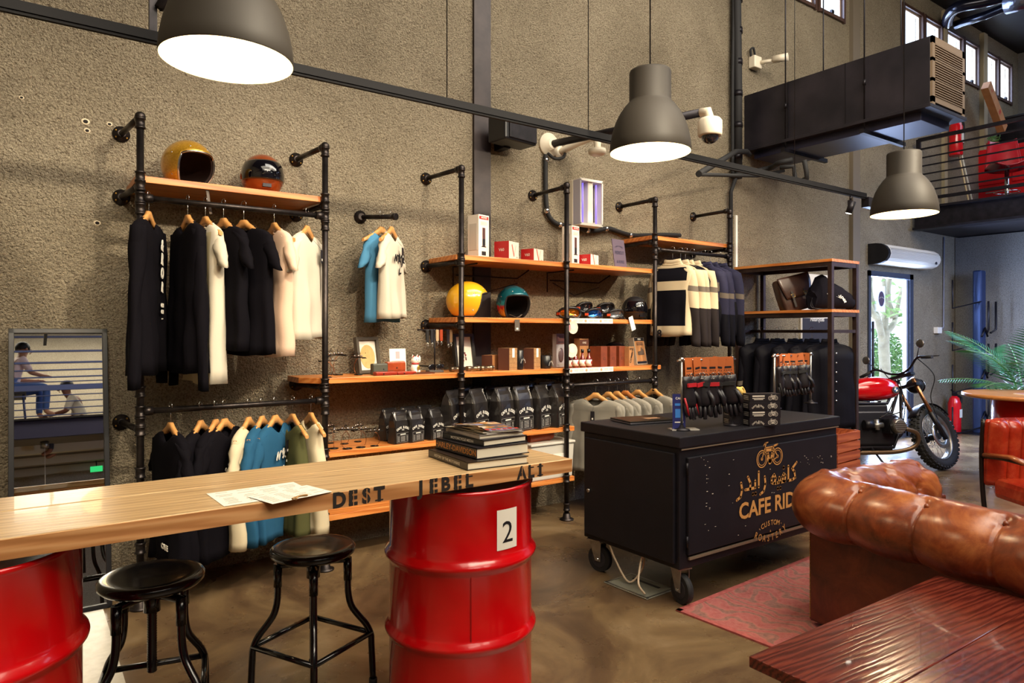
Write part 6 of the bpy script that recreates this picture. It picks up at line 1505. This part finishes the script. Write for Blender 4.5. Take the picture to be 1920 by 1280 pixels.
gl = ['with round logo card, first on the rear stand', 'with slanted card, second on the rear stand', 'hanging in the middle of the rear stand', 'hanging fourth on the rear stand', 'last on the rear stand, near its far post']
for k in range(5): q = c + ax_ * (wd * (-.38 + .18 * k)); glove((q.x, q.y, q.z), rad(-8 - 10 * k), 'black riding gloves under an orange card ' + gl[k], False, 120 + k, .9, .24)
# printed boxes
BX1 = mat('box_dark_print', '1d1a1f', .35); PRT = mat('print_pale', 'c9c0b4', .5)
x, y = onc(1427, 797)
def pb(z, k, label, dx=0, dy=0, deco=True):
    w, d, h = .20, .085, .047
    mb = MB().box((0, 0, h / 2), (w, d, h), BX1); yy = -d / 2 - .001
    if deco:
        if k % 2: mb.box((-.045, yy, h * .72), (.08, .001, .009), PRT).box((-.045, yy, h * .45), (.08, .001, .004), PRT).box((-.045, yy, h * .3), (.06, .001, .004), PRT)
        else: mb.arctext('CAFE RIDER', .013, PRT, face((-.045, yy, h * .62)), .045, .03); bike_icon(mb, face((-.045, yy, h * .4)), .012, PRT)
        mb_m = face((.05, yy, h * .45)); bike_icon(mb, mb_m, .03, PRT)
    for q in range(3): mb.box((-w / 2 - .0006, 0, h * (.3 + .2 * q)), (.001, d * .6, .003), PRT)
    solo('model_kit_box', mb, label, 'box', (x + dx, y + dy, z), rad(-24), 'bike printed boxes on the counter', bev=.001)
for k in range(4): pb(CT + .048 * k, k, ['flat black box with bike drawing at the bottom of the counter stack', 'flat black box with bike drawing, second from the bottom of the stack', 'flat black box with bike drawing, second from the top of the stack', 'flat black box with bike drawing on top of the front stack'][k], dx=(0, .004, -.002, .003)[k])
for k in range(3): pb(CT + .048 * k, k, ['plain side of a black box at the bottom of the rear stack', 'black box in the middle of the rear stack', 'topmost black box of the lower rear stack'][k], dx=-.05, dy=.10, deco=False)
for dx, a, lb in ((-.07, 90, 'yellow rimmed tape roll lying behind the black boxes'), (-.03, 20, 'yellow rimmed tape roll standing behind the black boxes')):
    M = Matrix.Translation((0, 0, .03)) @ Matrix.Rotation(rad(70), 4, 'X')
    solo('tape_roll', MB().lathe([(.022, -.012), (.034, -.012), (.034, .012), (.022, .012), (.022, -.012)], mat('tape_cream', 'd8b25a', .5), 24, M, caps=(False, False)), lb, 'tape', (x + dx, y + .11, CT + .16), rad(a))

# ---------------------------------------------------------------- bag, cloth sack, poster, crate at the steel rack
p = at(1465, 580, Y=3.95)
BRL = leather('dark_brown_leather', '2a1710', '3b2218', '4a2c20', .4)
t = thing('leather_saddlebag', 'dark brown leather saddlebag with buckles tilted on the steel rack shelf', 'bag', (6.30, 3.90, 1.676), rot=(rad(-8), rad(-14), rad(-24)))
def rbox(mb, w, d, h, mt, M=None, n=28, e=.35):
    R_ = []
    for f, s_ in ((0, .9), (.06, 1), (.5, 1.03), (.94, 1), (1, .9)): R_.append([(w / 2 * s_ * (abs(cos(2 * pi * k / n)) ** e) * (1 if cos(2 * pi * k / n) > 0 else -1), d / 2 * s_ * (abs(sin(2 * pi * k / n)) ** e) * (1 if sin(2 * pi * k / n) > 0 else -1), f * h) for k in range(n)])
    return mb.loft(R_, mt, True, M=M)
obj('bag_body', rbox(MB(), .34, .13, .34, BRL), t)
obj('flap', MB().grid(12, 10, lambda u, v: ((u - .5) * .35 * (1 - .25 * v * v), -.075 - .012 * sin(pi * v), .35 - .22 * v), BRL), t, solid=.006)
for s_ in (-.07, .07):
    b = obj('buckle_strap', MB().box((s_, -.092, .12), (.022, .004, .16), mat('strap_dark', '1d120e', .5)), t)
    obj('buckle', MB().tube([(s_ - .018, -.097, .14), (s_ + .018, -.097, .14), (s_ + .018, -.097, .17), (s_ - .018, -.097, .17), (s_ - .018, -.097, .14)], .003, mat('dull_brass', '8a7448', .35, .9), 6), b)
t = thing('drawstring_sack', 'slumped black cloth drawstring sack with white lettering on the steel rack', 'bag', (6.36, 3.62, 1.676), rad(-20))
SK = cloth('sack_black', '1a1820')
mb = MB(); R_ = []
for i in range(13):
    f = i / 12; cx = -.2 + .44 * f; hh = .085 * sin(pi * (.15 + .8 * f)) ** .7 + .045 + .05 * (f < .45) * sin(pi * f / .45); 
    R_.append([(cx + .01 * sin(k * 2 + i), .10 * (1 - .5 * abs(f - .5)) * cos(2 * pi * k / 22), hh + (hh) * .98 * sin(2 * pi * k / 22) + .008 * sin(3 * k + i * 1.3) * (sin(2 * pi * k / 22) > -.2)) for k in range(22)])
mb.loft(R_, SK, True); obj('sack_body', mb, t)
mb = MB(); mb.arctext('CAFE RIDER', .038, WHITE, Matrix.Translation((.02, -.09, .15)) @ Matrix.Rotation(rad(60), 4, 'X') @ Matrix.Rotation(-.5, 4, 'Z'), .1, .04, .9); bike_icon(mb, Matrix.Translation((.03, -.098, .125)) @ Matrix.Rotation(rad(65), 4, 'X') @ Matrix.Rotation(-.5, 4, 'Z'), .03, WHITE)
obj('lettering', mb, t)
obj('drawstring', MB().tube(smoothpts([(-.2, -.02, .12), (-.26, -.08, .02), (-.1, -.13, .008), (.08, -.13, .006)]), .004, BLK, 6).tube(smoothpts([(-.2, 0, .12), (-.24, -.1, .01), (-.05, -.15, .01)]), .004, BLK, 6), t)
p0, p1 = at(1499, 512, Y=YW), at(1556, 775, Y=YW)
w = p1.x - p0.x; z0, z1 = 1.2, p0.z
mb = MB().box((0, 0, 0), (w, .02, z1 - z0), WB).box((0, -.012, -(z1 - z0) * .26), (w * .94, .002, (z1 - z0) * .42), mat('poster_dark', '2a2328', .4)).text('Motorcycles', .075, WHITE, face((0, -.015, -.06)), .02, sx=.8)
mb.ell((0, -.013, .12), (.12, .003, .07), mat('poster_brown', '6a4038', .5)).ell((.05, -.013, .36), (.09, .003, .1), mat('poster_skin', 'b98a78', .6))
solo('wall_poster', mb, 'tall white and dark poster on the wall behind the steel rack', 'poster', ((p0.x + p1.x) / 2, YW - .014, (z0 + z1) / 2))
CRW = woodmat('crate_wood', '8a3c1c', 'a04c26', 'b05c32', 'X', 1, .55)
q = at(1584, 838, Y=3.5)
t = thing('wooden_crate', 'reddish wooden slat crate on the floor behind the black counter', 'crate', (5.82, 3.28, 0), rad(4))
for k in range(7):
    obj('slat', MB().box((0, -.14, .05 + k * .085), (.42, .015, .07), CRW).box((0, .14, .05 + k * .085), (.42, .015, .07), CRW).box((-.205, 0, .05 + k * .085), (.015, .27, .07), CRW).box((.205, 0, .05 + k * .085), (.015, .27, .07), CRW), t)
for a in (-1, 1):
    for b in (-1, 1): obj('corner_post', MB().box((a * .19, b * .12, .3), (.03, .03, .6), CRW), t)
obj('crate_floor', MB().box((0, 0, .015), (.40, .26, .01), CRW), t)

# ---------------------------------------------------------------- motorcycle
F_ = Vector((7.95, 3.31, 0)); Rr = Vector((6.80, 4.02, 0))
d_ = (F_ - Rr); hd = math.atan2(d_.y, d_.x)
t = thing('motorcycle', 'red tank cafe racer motorcycle parked by the glass door', 'motorcycle', (Rr.x, Rr.y, 0), rot=(rad(-9), 0, hd))
WBs = d_.length   # local x forward, front axle at (WBs,0)
AL = mat('cast_aluminium', '8e8b88', .35, .85, bmp=(60, .1, .002)); ENG = mat('engine_black', '232125', .4, .5); TIRE = mat('tyre', '1c1b1b', .8, bmp=(60, .2, .003)); TK = mat('tank_red', 'b80812', .12, .1, .9)
def wheel(x, R0, w, steer, parent):
    wl_ = obj('wheel', MB().lathe([(R0 - .085, -w * .3), (R0 - .06, -w * .48), (R0 - .02, -w * .45), (R0, -w * .2), (R0 + .005, 0), (R0, w * .2), (R0 - .02, w * .45), (R0 - .06, w * .48), (R0 - .085, w * .3)], TIRE, 60, Matrix.Rotation(pi / 2, 4, 'X'), caps=(False, False)), parent, (x, 0, R0 + .008), rot=(rad(-10) if steer else 0, 0, steer))
    mb = MB()
    for k in range(40):
        a = 2 * pi * k / 40
        for j, yy in enumerate((-.38, -.13, .13, .38)):
            a_ = a + (.08 if j % 2 else 0); M = Matrix.Rotation(a_, 4, 'Y') @ Matrix.Translation((0, yy * w, R0 + (.004 if abs(yy) < .2 else -.010)))
            mb.box((0, 0, 0), (.030, w * .19, .018), TIRE, M)
    tr_ = obj('tread', mb, wl_)
    obj('rim', MB().lathe([(R0 - .10, -w * .3), (R0 - .085, -w * .32), (R0 - .092, 0), (R0 - .085, w * .32), (R0 - .10, w * .3), (R0 - .105, 0), (R0 - .10, -w * .3)], AL, 48, Matrix.Rotation(pi / 2, 4, 'X'), caps=(False, False)), wl_)
    mb = MB()
    for k in range(28):
        a = 2 * pi * k / 28; s_ = 1 if k % 2 else -1; b = a + .35 * (1 if k % 4 < 2 else -1)
        mb.cyl((.03 * cos(b), s_ * .03, .03 * sin(b)), ((R0 - .1) * cos(a), 0, (R0 - .1) * sin(a)), .0022, CHROME, 5)
    obj('spokes', mb, wl_)
    obj('hub', MB().tube([(0, -.05, 0), (0, .05, 0)], .035, ENG, 16), wl_)
    mb = MB(); mb.lathe([(.07, -.003), (.135, -.003), (.135, .003), (.07, .003), (.07, -.003)], STEEL, 36, Matrix.Translation((0, -.07, 0)) @ Matrix.Rotation(pi / 2, 4, 'X'), caps=(False, False)); obj('brake_disc', mb, wl_)
    return wl_
ST = rad(24)
wheel(0, .31, .12, 0, t); wheel(WBs, .335, .115, ST, t)
# steering assembly turned with the wheel
fk = obj('front_fork', MB().tube([(-.0, -.10, .0), (-.27, -.10, .62)], .021, mat('fork_gold', '9a6d4c', .25, .9)).tube([(0, .10, .0), (-.27, .10, .62)], .021, mat('fork_gold', '', .25)).tube([(.02, -.10, -.04), (-.12, -.10, .25)], .028, ENG).tube([(.02, .10, -.04), (-.12, .10, .25)], .028, ENG).box((-.245, 0, .55), (.07, .26, .03), BLK).box((-.29, 0, .66), (.07, .26, .03), BLK), t, (WBs, 0, .343), rot=(rad(-10), 0, ST))
obj('handlebar', MB().tube(smoothpts([(-.36, -.40, .76), (-.33, -.25, .80), (-.30, -.12, .72), (-.29, 0, .69), (-.30, .12, .72), (-.33, .25, .80), (-.36, .40, .76)], 4), .012, BLK, 10), fk)
for s_ in (-1, 1):
    obj('grip', MB().tube([(-.345, s_ * .30, .785), (-.37, s_ * .42, .755)], .018, RUBBER, 12), fk)
    obj('lever', MB().tube([(-.33, s_ * .26, .80), (-.29, s_ * .32, .79), (-.31, s_ * .46, .76)], .006, BLK, 6), fk)
    obj('mirror', MB().tube([(-.33, s_ * .24, .80), (-.34, s_ * .30, .90)], .005, BLK, 6).ell((-.34, s_ * .32, .93), (.012, .045, .045), mat('mirror_back', '6a6460', .3, .8), seg=20), fk)
obj('headlight', MB().ell((-.10, 0, .56), (.09, .085, .085), BLK).tube([(-.03, 0, .56), (-.02, 0, .56)], .075, CHROME, 24), fk)
obj('mudguard', MB().loft([[(.355 * cos(rad(a)) , yy * .06, .355 * sin(rad(a)) + .01 * (1 - abs(yy))) for yy in (-1, -.5, 0, .5, 1)] for a in range(40, 150, 8)], BLK, True, (False, False), closed=False), fk, solid=.004)
obj('brake_cable', MB().tube(smoothpts([(-.32, -.24, .79), (-.18, -.28, .6), (-.14, -.16, .4), (-.08, -.13, .2), (0, -.09, .05)]), .005, RUBBER, 6).tube(smoothpts([(-.3, .2, .8), (-.1, .26, .7), (-.2, .1, .45)]), .005, RUBBER, 6), fk)
# tank
tk_ = []
for i in range(17):
    f = i / 16; x_ = WBs - .42 - .62 * f; 
    hh = .165 * (sin(pi * min(1, (f * .9 + .1))) ** .4) * (1 - .2 * f); ww = .165 * (sin(pi * min(1, f * .85 + .15)) ** .5) * (1 - .25 * f); zc = .845 - .02 * f
    tk_.append([(x_, ww * (abs(cos(2 * pi * k / 28)) ** .8) * (1 if cos(2 * pi * k / 28) > 0 else -1), zc + hh * (abs(sin(2 * pi * k / 28)) ** .8) * (1 if sin(2 * pi * k / 28) > 0 else -.75)) for k in range(28)])
tn = obj('fuel_tank', MB().loft(tk_, TK, True), t)
xb_ = WBs - .50
M = face((xb_ + .02, -.150, .84))
mb = MB(); mb.lathe([(.038, 0), (.038, .004)], STEEL, 28, M); mb.lathe([(.034, .0045), (.034, .005)], INK, 28, M)
for k in range(4):
    a0 = k * pi / 2; mb.add([(0, 0, .006)] + [(.020 * cos(a0 + q * pi / 12), .020 * sin(a0 + q * pi / 12), .006) for q in range(7)], [tuple(range(8))], WHITE if k % 2 else mat('emblem_blue', '3a78b8', .4), False, M)
mb.text('BMW', .014, WHITE, face((xb_ + .02, -.1565, .868)), .02)
obj('tank_emblem', mb, tn)
obj('filler_cap', MB().cyl((WBs - .6, 0, .93), (WBs - .6, 0, .955), .03, CHROME), tn)
obj('seat', MB().loft([[(x_, w_ * cos(2 * pi * k / 16), z_ + h_ * sin(2 * pi * k / 16)) for k in range(16)] for x_, w_, z_, h_ in ((WBs - 1.0, .08, .80, .03), (WBs - 1.1, .12, .79, .05), (WBs - 1.35, .13, .80, .05), (-.02, .11, .83, .045), (-.12, .06, .85, .02))], mat('seat_tan', '3a2820', .5)), t)
fr = MB()
for s_ in (-1, 1):
    fr.tube([(WBs - .35, s_ * .02, .95), (WBs - .55, s_ * .09, .70), (.15, s_ * .10, .70), (-.1, s_ * .09, .76)], .016, BLK).tube([(WBs - .34, s_ * .02, .85), (WBs - .44, s_ * .12, .45), (WBs - .55, s_ * .13, .24), (.35, s_ * .13, .24), (.2, s_ * .11, .6)], .016, BLK).tube([(0, s_ * .10, .32), (.4, s_ * .12, .34)], .022, BLK).tube([(.05, s_ * .12, .34), (-.02, s_ * .12, .72)], .025, CHROME)
obj('frame_tubes', fr, t)
en = obj('engine_block', MB().box((WBs - .72, 0, .44), (.40, .26, .36), ENG).box((WBs - .72, 0, .64), (.34, .20, .10), ENG).box((WBs - 1.0, 0, .45), (.25, .22, .26), ENG).cyl((WBs - .52, -.1, .45), (WBs - .52, .1, .45), .14, ENG, 28), t, bev=.02)
obj('oil_pan', MB().box((WBs - .72, 0, .24), (.36, .22, .08), BLK), en, bev=.02)
for s_ in (-1, 1):
    mb = MB(); y0_ = s_ * .12
    for k in range(9): mb.box((WBs - .58, y0_ + s_ * (.015 + .017 * k), .46), (.16, .007, .15), ENG)
    mb.box((WBs - .58, y0_ + s_ * .09, .46), (.11, .18, .11), AL)
    mb.tube([(WBs - .58, y0_ + s_ * .17, .46), (WBs - .58, y0_ + s_ * .215, .46)], [.085, .06], AL, 20)
    for k in range(4): mb.box((WBs - .58, y0_ + s_ * .218, .43 + k * .02), (.13, .012, .008), AL)
    obj('cylinder_head', mb, en)
    obj('carburetor', MB().cyl((WBs - .78, s_ * .18, .47), (WBs - .68, s_ * .18, .47), .03, AL, 16).cyl((WBs - .74, s_ * .18, .42), (WBs - .74, s_ * .18, .53), .025, AL, 16).cyl((WBs - .88, s_ * .18, .48), (WBs - .79, s_ * .18, .48), .045, ENG, 18), en)
    obj('exhaust_pipe', MB().tube(smoothpts([(WBs - .50, s_ * .28, .43), (WBs - .38, s_ * .28, .38), (WBs - .38, s_ * .24, .26), (WBs - .55, s_ * .2, .2), (WBs - .85, s_ * .2, .19), (WBs - 1.1, s_ * .2, .2), (-.1, s_ * .2, .25)], 5), .023, mat('header_bronze', '6a5440', .4, .8), 12), t)
    obj('muffler', MB().tube([(.4, s_ * .2, .22), (.3, s_ * .2, .23), (-.2, s_ * .2, .27)], [.025, .045, .045], mat('muffler_black', '1d1b1d', .4, .6), 16), t)
mb = MB()
for pts in ([(WBs - .5, -.12, .72), (WBs - .62, -.2, .6), (WBs - .72, -.2, .54)], [(WBs - .4, -.1, .8), (WBs - .45, -.18, .62), (WBs - .7, -.19, .56)], [(WBs - .3, .05, .95), (WBs - .36, -.1, .7), (WBs - .4, -.1, .5)]): mb.tube(smoothpts(pts), .006, RUBBER, 6)
obj('hoses', mb, t)
obj('side_stand', MB().tube([(WBs - .8, -.14, .24), (WBs - .74, -.32, .01)], .012, BLK, 8), t)
obj('tail_light', MB().ell((-.17, 0, .82), (.03, .04, .03), RED), t)

# ---------------------------------------------------------------- the gallery across the room, seen in the mirror
YG = -4.3
mb = MB(); mb.box((1.5, YG, 3.02), (11, .06, .28), mat('gallery_beam_indigo', '2b2a45', .4, .2)); mb.box((1.5, YG, 3.17), (11, .2, .03), BLK); struct('trim_gallery_beam', mb)
struct('floor_gallery', MB().box((1.5, (YG - .05 + YR) / 2, 3.05), (11, YG - YR - .06, .2), mat('gallery_underside', '6d6355', .7)))
t = thing('gallery_railing', 'indigo steel railing of the opposite gallery, reflected in the mirror', 'railing', (0, YG, 3.18))
IND = mat('rail_indigo', '3b4674', .4, .3)
for k, (z, h_) in enumerate(((.06, .012), (.17, .012), (.28, .012), (.39, .012), (.52, .09), (.62, .012), (.70, .02), (.82, .02), (.95, .03), (1.15, .03), (1.4, .03))): obj('rail_bar', MB().box((1.5, 0, z), (11, .025, h_), IND), t)
for x in (-3, -.9, 2.0, 4.5): obj('rail_post', MB().box((x, 0, .7), (.04, .03, 1.4), IND), t)
for y_, z_ in ((-5.2, 2.88), (-6.2, 2.88), (-7.2, 2.88)): 
    o = struct('trim_underside_beam', MB().box((1.5, y_, z_), (11, .12, .14), mat('gallery_cream', 'b4a78e', .7)))
solo('ceiling_pendant', MB().cyl((.35, -4.9, 2.84), (.35, -4.9, 2.94), .06, STEEL).cyl((.35, -4.9, 2.0), (.35, -4.9, 2.84), .004, WHITE, 6).ell((.35, -4.9, 2.0), (.05, .05, .06), BULB), 'little hanging bulb on a cord beneath the opposite gallery, reflected in the mirror', 'lamp')
solo('notice_board', MB().box((0, 0, 0), (3.2, .04, .34), woodmat('notice_wood', '5a2c14', '7a4220', '90562e', 'X', 1, .5)).box((.3, .0, .2), (.6, .02, .06), WHITE).box((-1.4, 0, .53), (.02, .02, .74), BLK).box((1.4, 0, .53), (.02, .02, .74), BLK), 'long wooden board under the opposite gallery, reflected in the mirror', 'board', (.5, -7.2, 2.05))
solo('exit_light', MB().box((0, 0, 0), (.2, .04, .1), mat('exit_green', '2fbf6a', .4, emit=1.2)).box((0, 0, .15), (.02, .02, .2), BLK), 'small green lit exit light under the opposite gallery, reflected in the mirror', 'exit light', (1.2, -6.5, 2.7))
solo('gallery_curtain', MB().grid(40, 2, lambda u, v: (u * .7, .04 * sin(u * 50), v * 2.2), K), 'black curtain hanging on the opposite gallery, reflected in the mirror', 'curtain', (1.25, YG - .6, 3.3), solid=.01)
# second track with spotlights over the room
t = thing('lighting_track', 'black lighting track running across the room, reflected in the mirror', 'track light', (.28, .6, 3.55))
obj('track_rail', MB().box((0, 0, 0), (.035, 4.6, .04), BLK), t)
for k, y_ in enumerate((2.1, 1.3, .4, -.5)): spot_can('track_spotlight', .28, y_, 3.53, ['spotlight nearest the mirror on the cross track', 'second spotlight on the cross track seen in the mirror', 'third spotlight on the cross track seen in the mirror', 'farthest spotlight on the cross track seen in the mirror'][k], (.2 if k % 2 else -.1, .3, -.9), 1.1)
# two people on the gallery
SKIN = mat('skin', 'b98466', .55); SKIN2 = mat('skin_deep', '7a4a36', .55); HAIR = mat('hair_black', '120e10', .6)
def person(label, loc, rz, skin, shirt, legs, pose, stool_h):
    t = thing('person', label, 'person', loc, rz)
    J = pose
    def skinmesh(name, chain_edges, mt, parent, scale=1, sub=2):
        vs = list(dict.fromkeys([a for e in chain_edges for a in e])); me = bpy.data.meshes.new(name)
        me.from_pydata([J[v][0] for v in vs], [(vs.index(a), vs.index(b)) for a, b in chain_edges], []); o = bpy.data.objects.new(name, me); COL.objects.link(o)
        md = o.modifiers.new('k', 'SKIN'); me.skin_vertices[0].data[0].use_root = True
        for i, v in enumerate(vs): r = J[v][1] * scale; me.skin_vertices[0].data[i].radius = (r, r * (.75 if v in ('chest', 'pelvis', 'belly') else 1))
        s_ = o.modifiers.new('s', 'SUBSURF'); s_.levels = sub; s_.render_levels = sub; md.use_smooth_shade = True
        me.materials.append(mt); dg = bpy.context.evaluated_depsgraph_get(); m2 = bpy.data.meshes.new_from_object(o.evaluated_get(dg)); bpy.data.objects.remove(o)
        m2.materials.clear(); m2.materials.append(mt); return obj(name, m2, parent)
    arms = [(a, b) for s_ in 'LR' for a, b in (('chest', 'sh' + s_), ('sh' + s_, 'el' + s_), ('el' + s_, 'wr' + s_), ('wr' + s_, 'ha' + s_))]
    lg = [(a, b) for s_ in 'LR' for a, b in (('pelvis', 'hi' + s_), ('hi' + s_, 'kn' + s_), ('kn' + s_, 'an' + s_), ('an' + s_, 'to' + s_))]
    body = skinmesh('body', [('pelvis', 'belly'), ('belly', 'chest'), ('chest', 'neck'), ('neck', 'head'), ('head', 'crown')] + arms + lg, skin, t)
    h = Vector(J['head'][0])
    obj('face_features', MB().ell(h + Vector((.035, -.09, .01)), (.014, .012, .009), WHITE, seg=8).ell(h + Vector((-.035, -.09, .01)), (.014, .012, .009), WHITE, seg=8).ell(h + Vector((0, -.105, -.02)), (.014, .022, .02), skin, seg=8).ell(h + Vector((0, -.09, -.055)), (.024, .01, .008), mat('lips', '8a4a42', .5), seg=8).ell(h + Vector((.095, 0, -.01)), (.012, .02, .03), skin, seg=8).ell(h + Vector((-.095, 0, -.01)), (.012, .02, .03), skin, seg=8), t)
    obj('hair', MB().lathe([(.105, -.02), (.11, .04), (.095, .09), (.05, .125), (0, .13)], HAIR, 18, Matrix.Translation(h + Vector((0, .022, .01)))), t)
    skinmesh('shirt', [('pelvis', 'belly'), ('belly', 'chest')] + [(a, b) for a, b in arms if a[:2] in ('ch', 'sh')], shirt, t, 1.16)
    skinmesh('trousers', [('belly', 'pelvis')] + [(a, b) for a, b in lg if b[:2] != 'to'], legs, t, 1.15)
    for s_ in 'LR':
        hp = Vector(J['ha' + s_][0]); w_ = Vector(J['wr' + s_][0]); dv = (hp - w_).normalized(); sd_ = dv.cross(Vector((0, 0, 1))).normalized()
        mb = MB()
        for k in range(4): mb.tube([hp + sd_ * (-.03 + .02 * k) - dv * .01, hp + sd_ * (-.03 + .02 * k) + dv * (.04, .05, .052, .042)[k], hp + sd_ * (-.03 + .02 * k) + dv * (.06, .075, .08, .06)[k] - Vector((0, 0, .015))], [.009, .008, .007], skin, 8)
        mb.tube([hp - dv * .03 + sd_ * .035, hp + sd_ * .055 + dv * .01, hp + sd_ * .055 + dv * .03], [.010, .009, .008], skin, 8)
        obj('fingers', mb, t)
    return t
def seated(lean=.1):
    J = {'pelvis': ((0, .05, 0), .13), 'belly': ((0, .03, .18), .12), 'chest': ((0, -.02 - lean * .3, .40), .145), 'neck': ((0, -.05 - lean, .56), .055), 'head': ((0, -.08 - lean, .69), .092), 'crown': ((0, -.07 - lean, .77), .075)}
    for s_, m in (('L', 1), ('R', -1)):
        J.update({'sh' + s_: ((m * .19, -.02 - lean * .4, .46), .06), 'el' + s_: ((m * .24, -.14, .22), .045), 'wr' + s_: ((m * .16, -.36, .20), .032), 'ha' + s_: ((m * .14, -.43, .20), .036),
                  'hi' + s_: ((m * .10, .03, -.02), .095), 'kn' + s_: ((m * .13, -.42, .02), .062), 'an' + s_: ((m * .13, -.40, -.42), .042), 'to' + s_: ((m * .13, -.54, -.47), .038)})
    return J
GX = .0
person('young man with black hair in a pale checked shirt seated on the gallery', (-.05, YG - .62, 3.15 + .74), rad(70), SKIN, mat('shirt_pale_pink', 'd9c2c8', .8), mat('jeans_blue', '3d5a9a', .8), seated(.05), .5)
t = thing('high_stool', 'high black stool under the man on the gallery', 'stool', (-.1, YG - .62, 3.15), 0)
obj('seat', MB().box((0, 0, .61), (.4, .36, .05), BLK), t, bev=.01)
for a in (-1, 1):
    for b in (-1, 1): obj('leg', MB().tube([(a * .16, b * .14, .6), (a * .2, b * .18, .0)], .014, IND, 8), t)
person('woman with tied black hair in a white top seated low on the gallery', (.86, YG - .85, 3.15 + .10), rad(-75), SKIN2, WH, mat('trousers_dark', '25242c', .8), seated(.12), .3)
# ---------------------------------------------------------------- light
def light(kind, loc, e, col, size=.1, aim=None, sy=None, spot=None, blend=.6):
    L = bpy.data.lights.new('room_' + kind.lower(), kind); L.energy = e; L.color = col
    if kind == 'AREA':
        L.size = size
        if sy: L.shape = 'RECTANGLE'; L.size_y = sy
    else: L.shadow_soft_size = size
    if kind == 'SPOT': L.spot_size = rad(spot); L.spot_blend = blend
    o = bpy.data.objects.new(L.name, L); COL.objects.link(o); o.location = loc
    if aim is not None: o.rotation_euler = (Vector(aim) - Vector(loc)).to_track_quat('-Z', 'Y').to_euler()
    return o
WARM = (1, .86, .64)
for x, e in ((-.6, 60), (.9, 95), (2.3, 95), (3.7, 95), (5.2, 95), (7.2, 70)):
    light('SPOT', (x + .5, 1.5, 3.3), e * 2.5, WARM, .05, (x, YW, 1.35), spot=72, blend=.9)
# general café fill: unseen area lights added near the ceiling to raise the ambient
light('AREA', (1.5, -1.2, 5.6), 260, (1, .88, .7), 6, (1.5, .4, 0), sy=4)
light('AREA', (4.5, 1.6, 5.9), 230, (1, .92, .8), 7, (4.5, 4.5, 3.2), sy=1.5)  # wash light added to brighten the upper wall
light('AREA', (5.5, .3, 5.8), 150, (1, .88, .7), 5, (5.5, 1.2, 0), sy=3)
light('AREA', (2.0, -3.6, 5.9), 240, (1, .87, .68), 5, (2.5, 4, .8), sy=1.5)
light('AREA', (1, -6.2, 5.8), 160, (1, .9, .75), 5, (1, -6.6, 3), sy=1.5)
# daylight through door and high windows, then two blue area lights inside the room
DAY = (.46, .62, 1)
light('AREA', ((DX0 + DX1) / 2, YW + .35, 1.2), 420, DAY, 1.1, ((DX0 + DX1) / 2, 0, .8), sy=2.1)
for i, (a, b) in enumerate(wins):
    light('AREA', ((a + b) / 2, YW + .3, 5.64), 22, DAY, b - a, ((a + b) / 2 + .2, 0, 3.6), sy=.6)
light('AREA', (12.6, 1.5, 5.8), 60, (.6, .74, 1), 2, (12.6, 2, 3), sy=4)
light('AREA', (9.8, 1.0, 2.7), 260, (.38, .54, 1), 2, (10.8, 2.4, 0), sy=2)  # blue fill added in mid-room to tint the far wall and floor
w = bpy.data.worlds.new('sky'); SC.world = w; w.use_nodes = True
nt = w.node_tree; bg = nt.nodes['Background']; bg.inputs[0].default_value = (.66, .82, 1, 1); bg.inputs[1].default_value = 3.2
S = light('SUN', (12, 12, 9), 3, (1, .95, .85), .02, (12.5, 10, 0))

cam = bpy.data.cameras.new('camera'); co = bpy.data.objects.new('camera', cam); COL.objects.link(co)
co.location = (0, 0, H); co.rotation_euler = (pi / 2, 0, math.atan2(FW.y, FW.x) - pi / 2)
cam.sensor_width = 36; cam.lens = 36 * FPX / 1920; cam.shift_y = -(640 - HY) / 1920; cam.clip_start = .05
SC.camera = co
vs = SC.view_settings; vs.view_transform = 'Standard'; vs.look = 'None'; vs.exposure = .15; vs.gamma = 1; vs.use_curve_mapping = False
cy = SC.cycles; cy.use_denoising = True; cy.max_bounces = 7; cy.diffuse_bounces = 3; cy.glossy_bounces = 4; cy.transparent_max_bounces = 12
cy.caustics_reflective = False; cy.caustics_refractive = False; cy.sample_clamp_indirect = 8
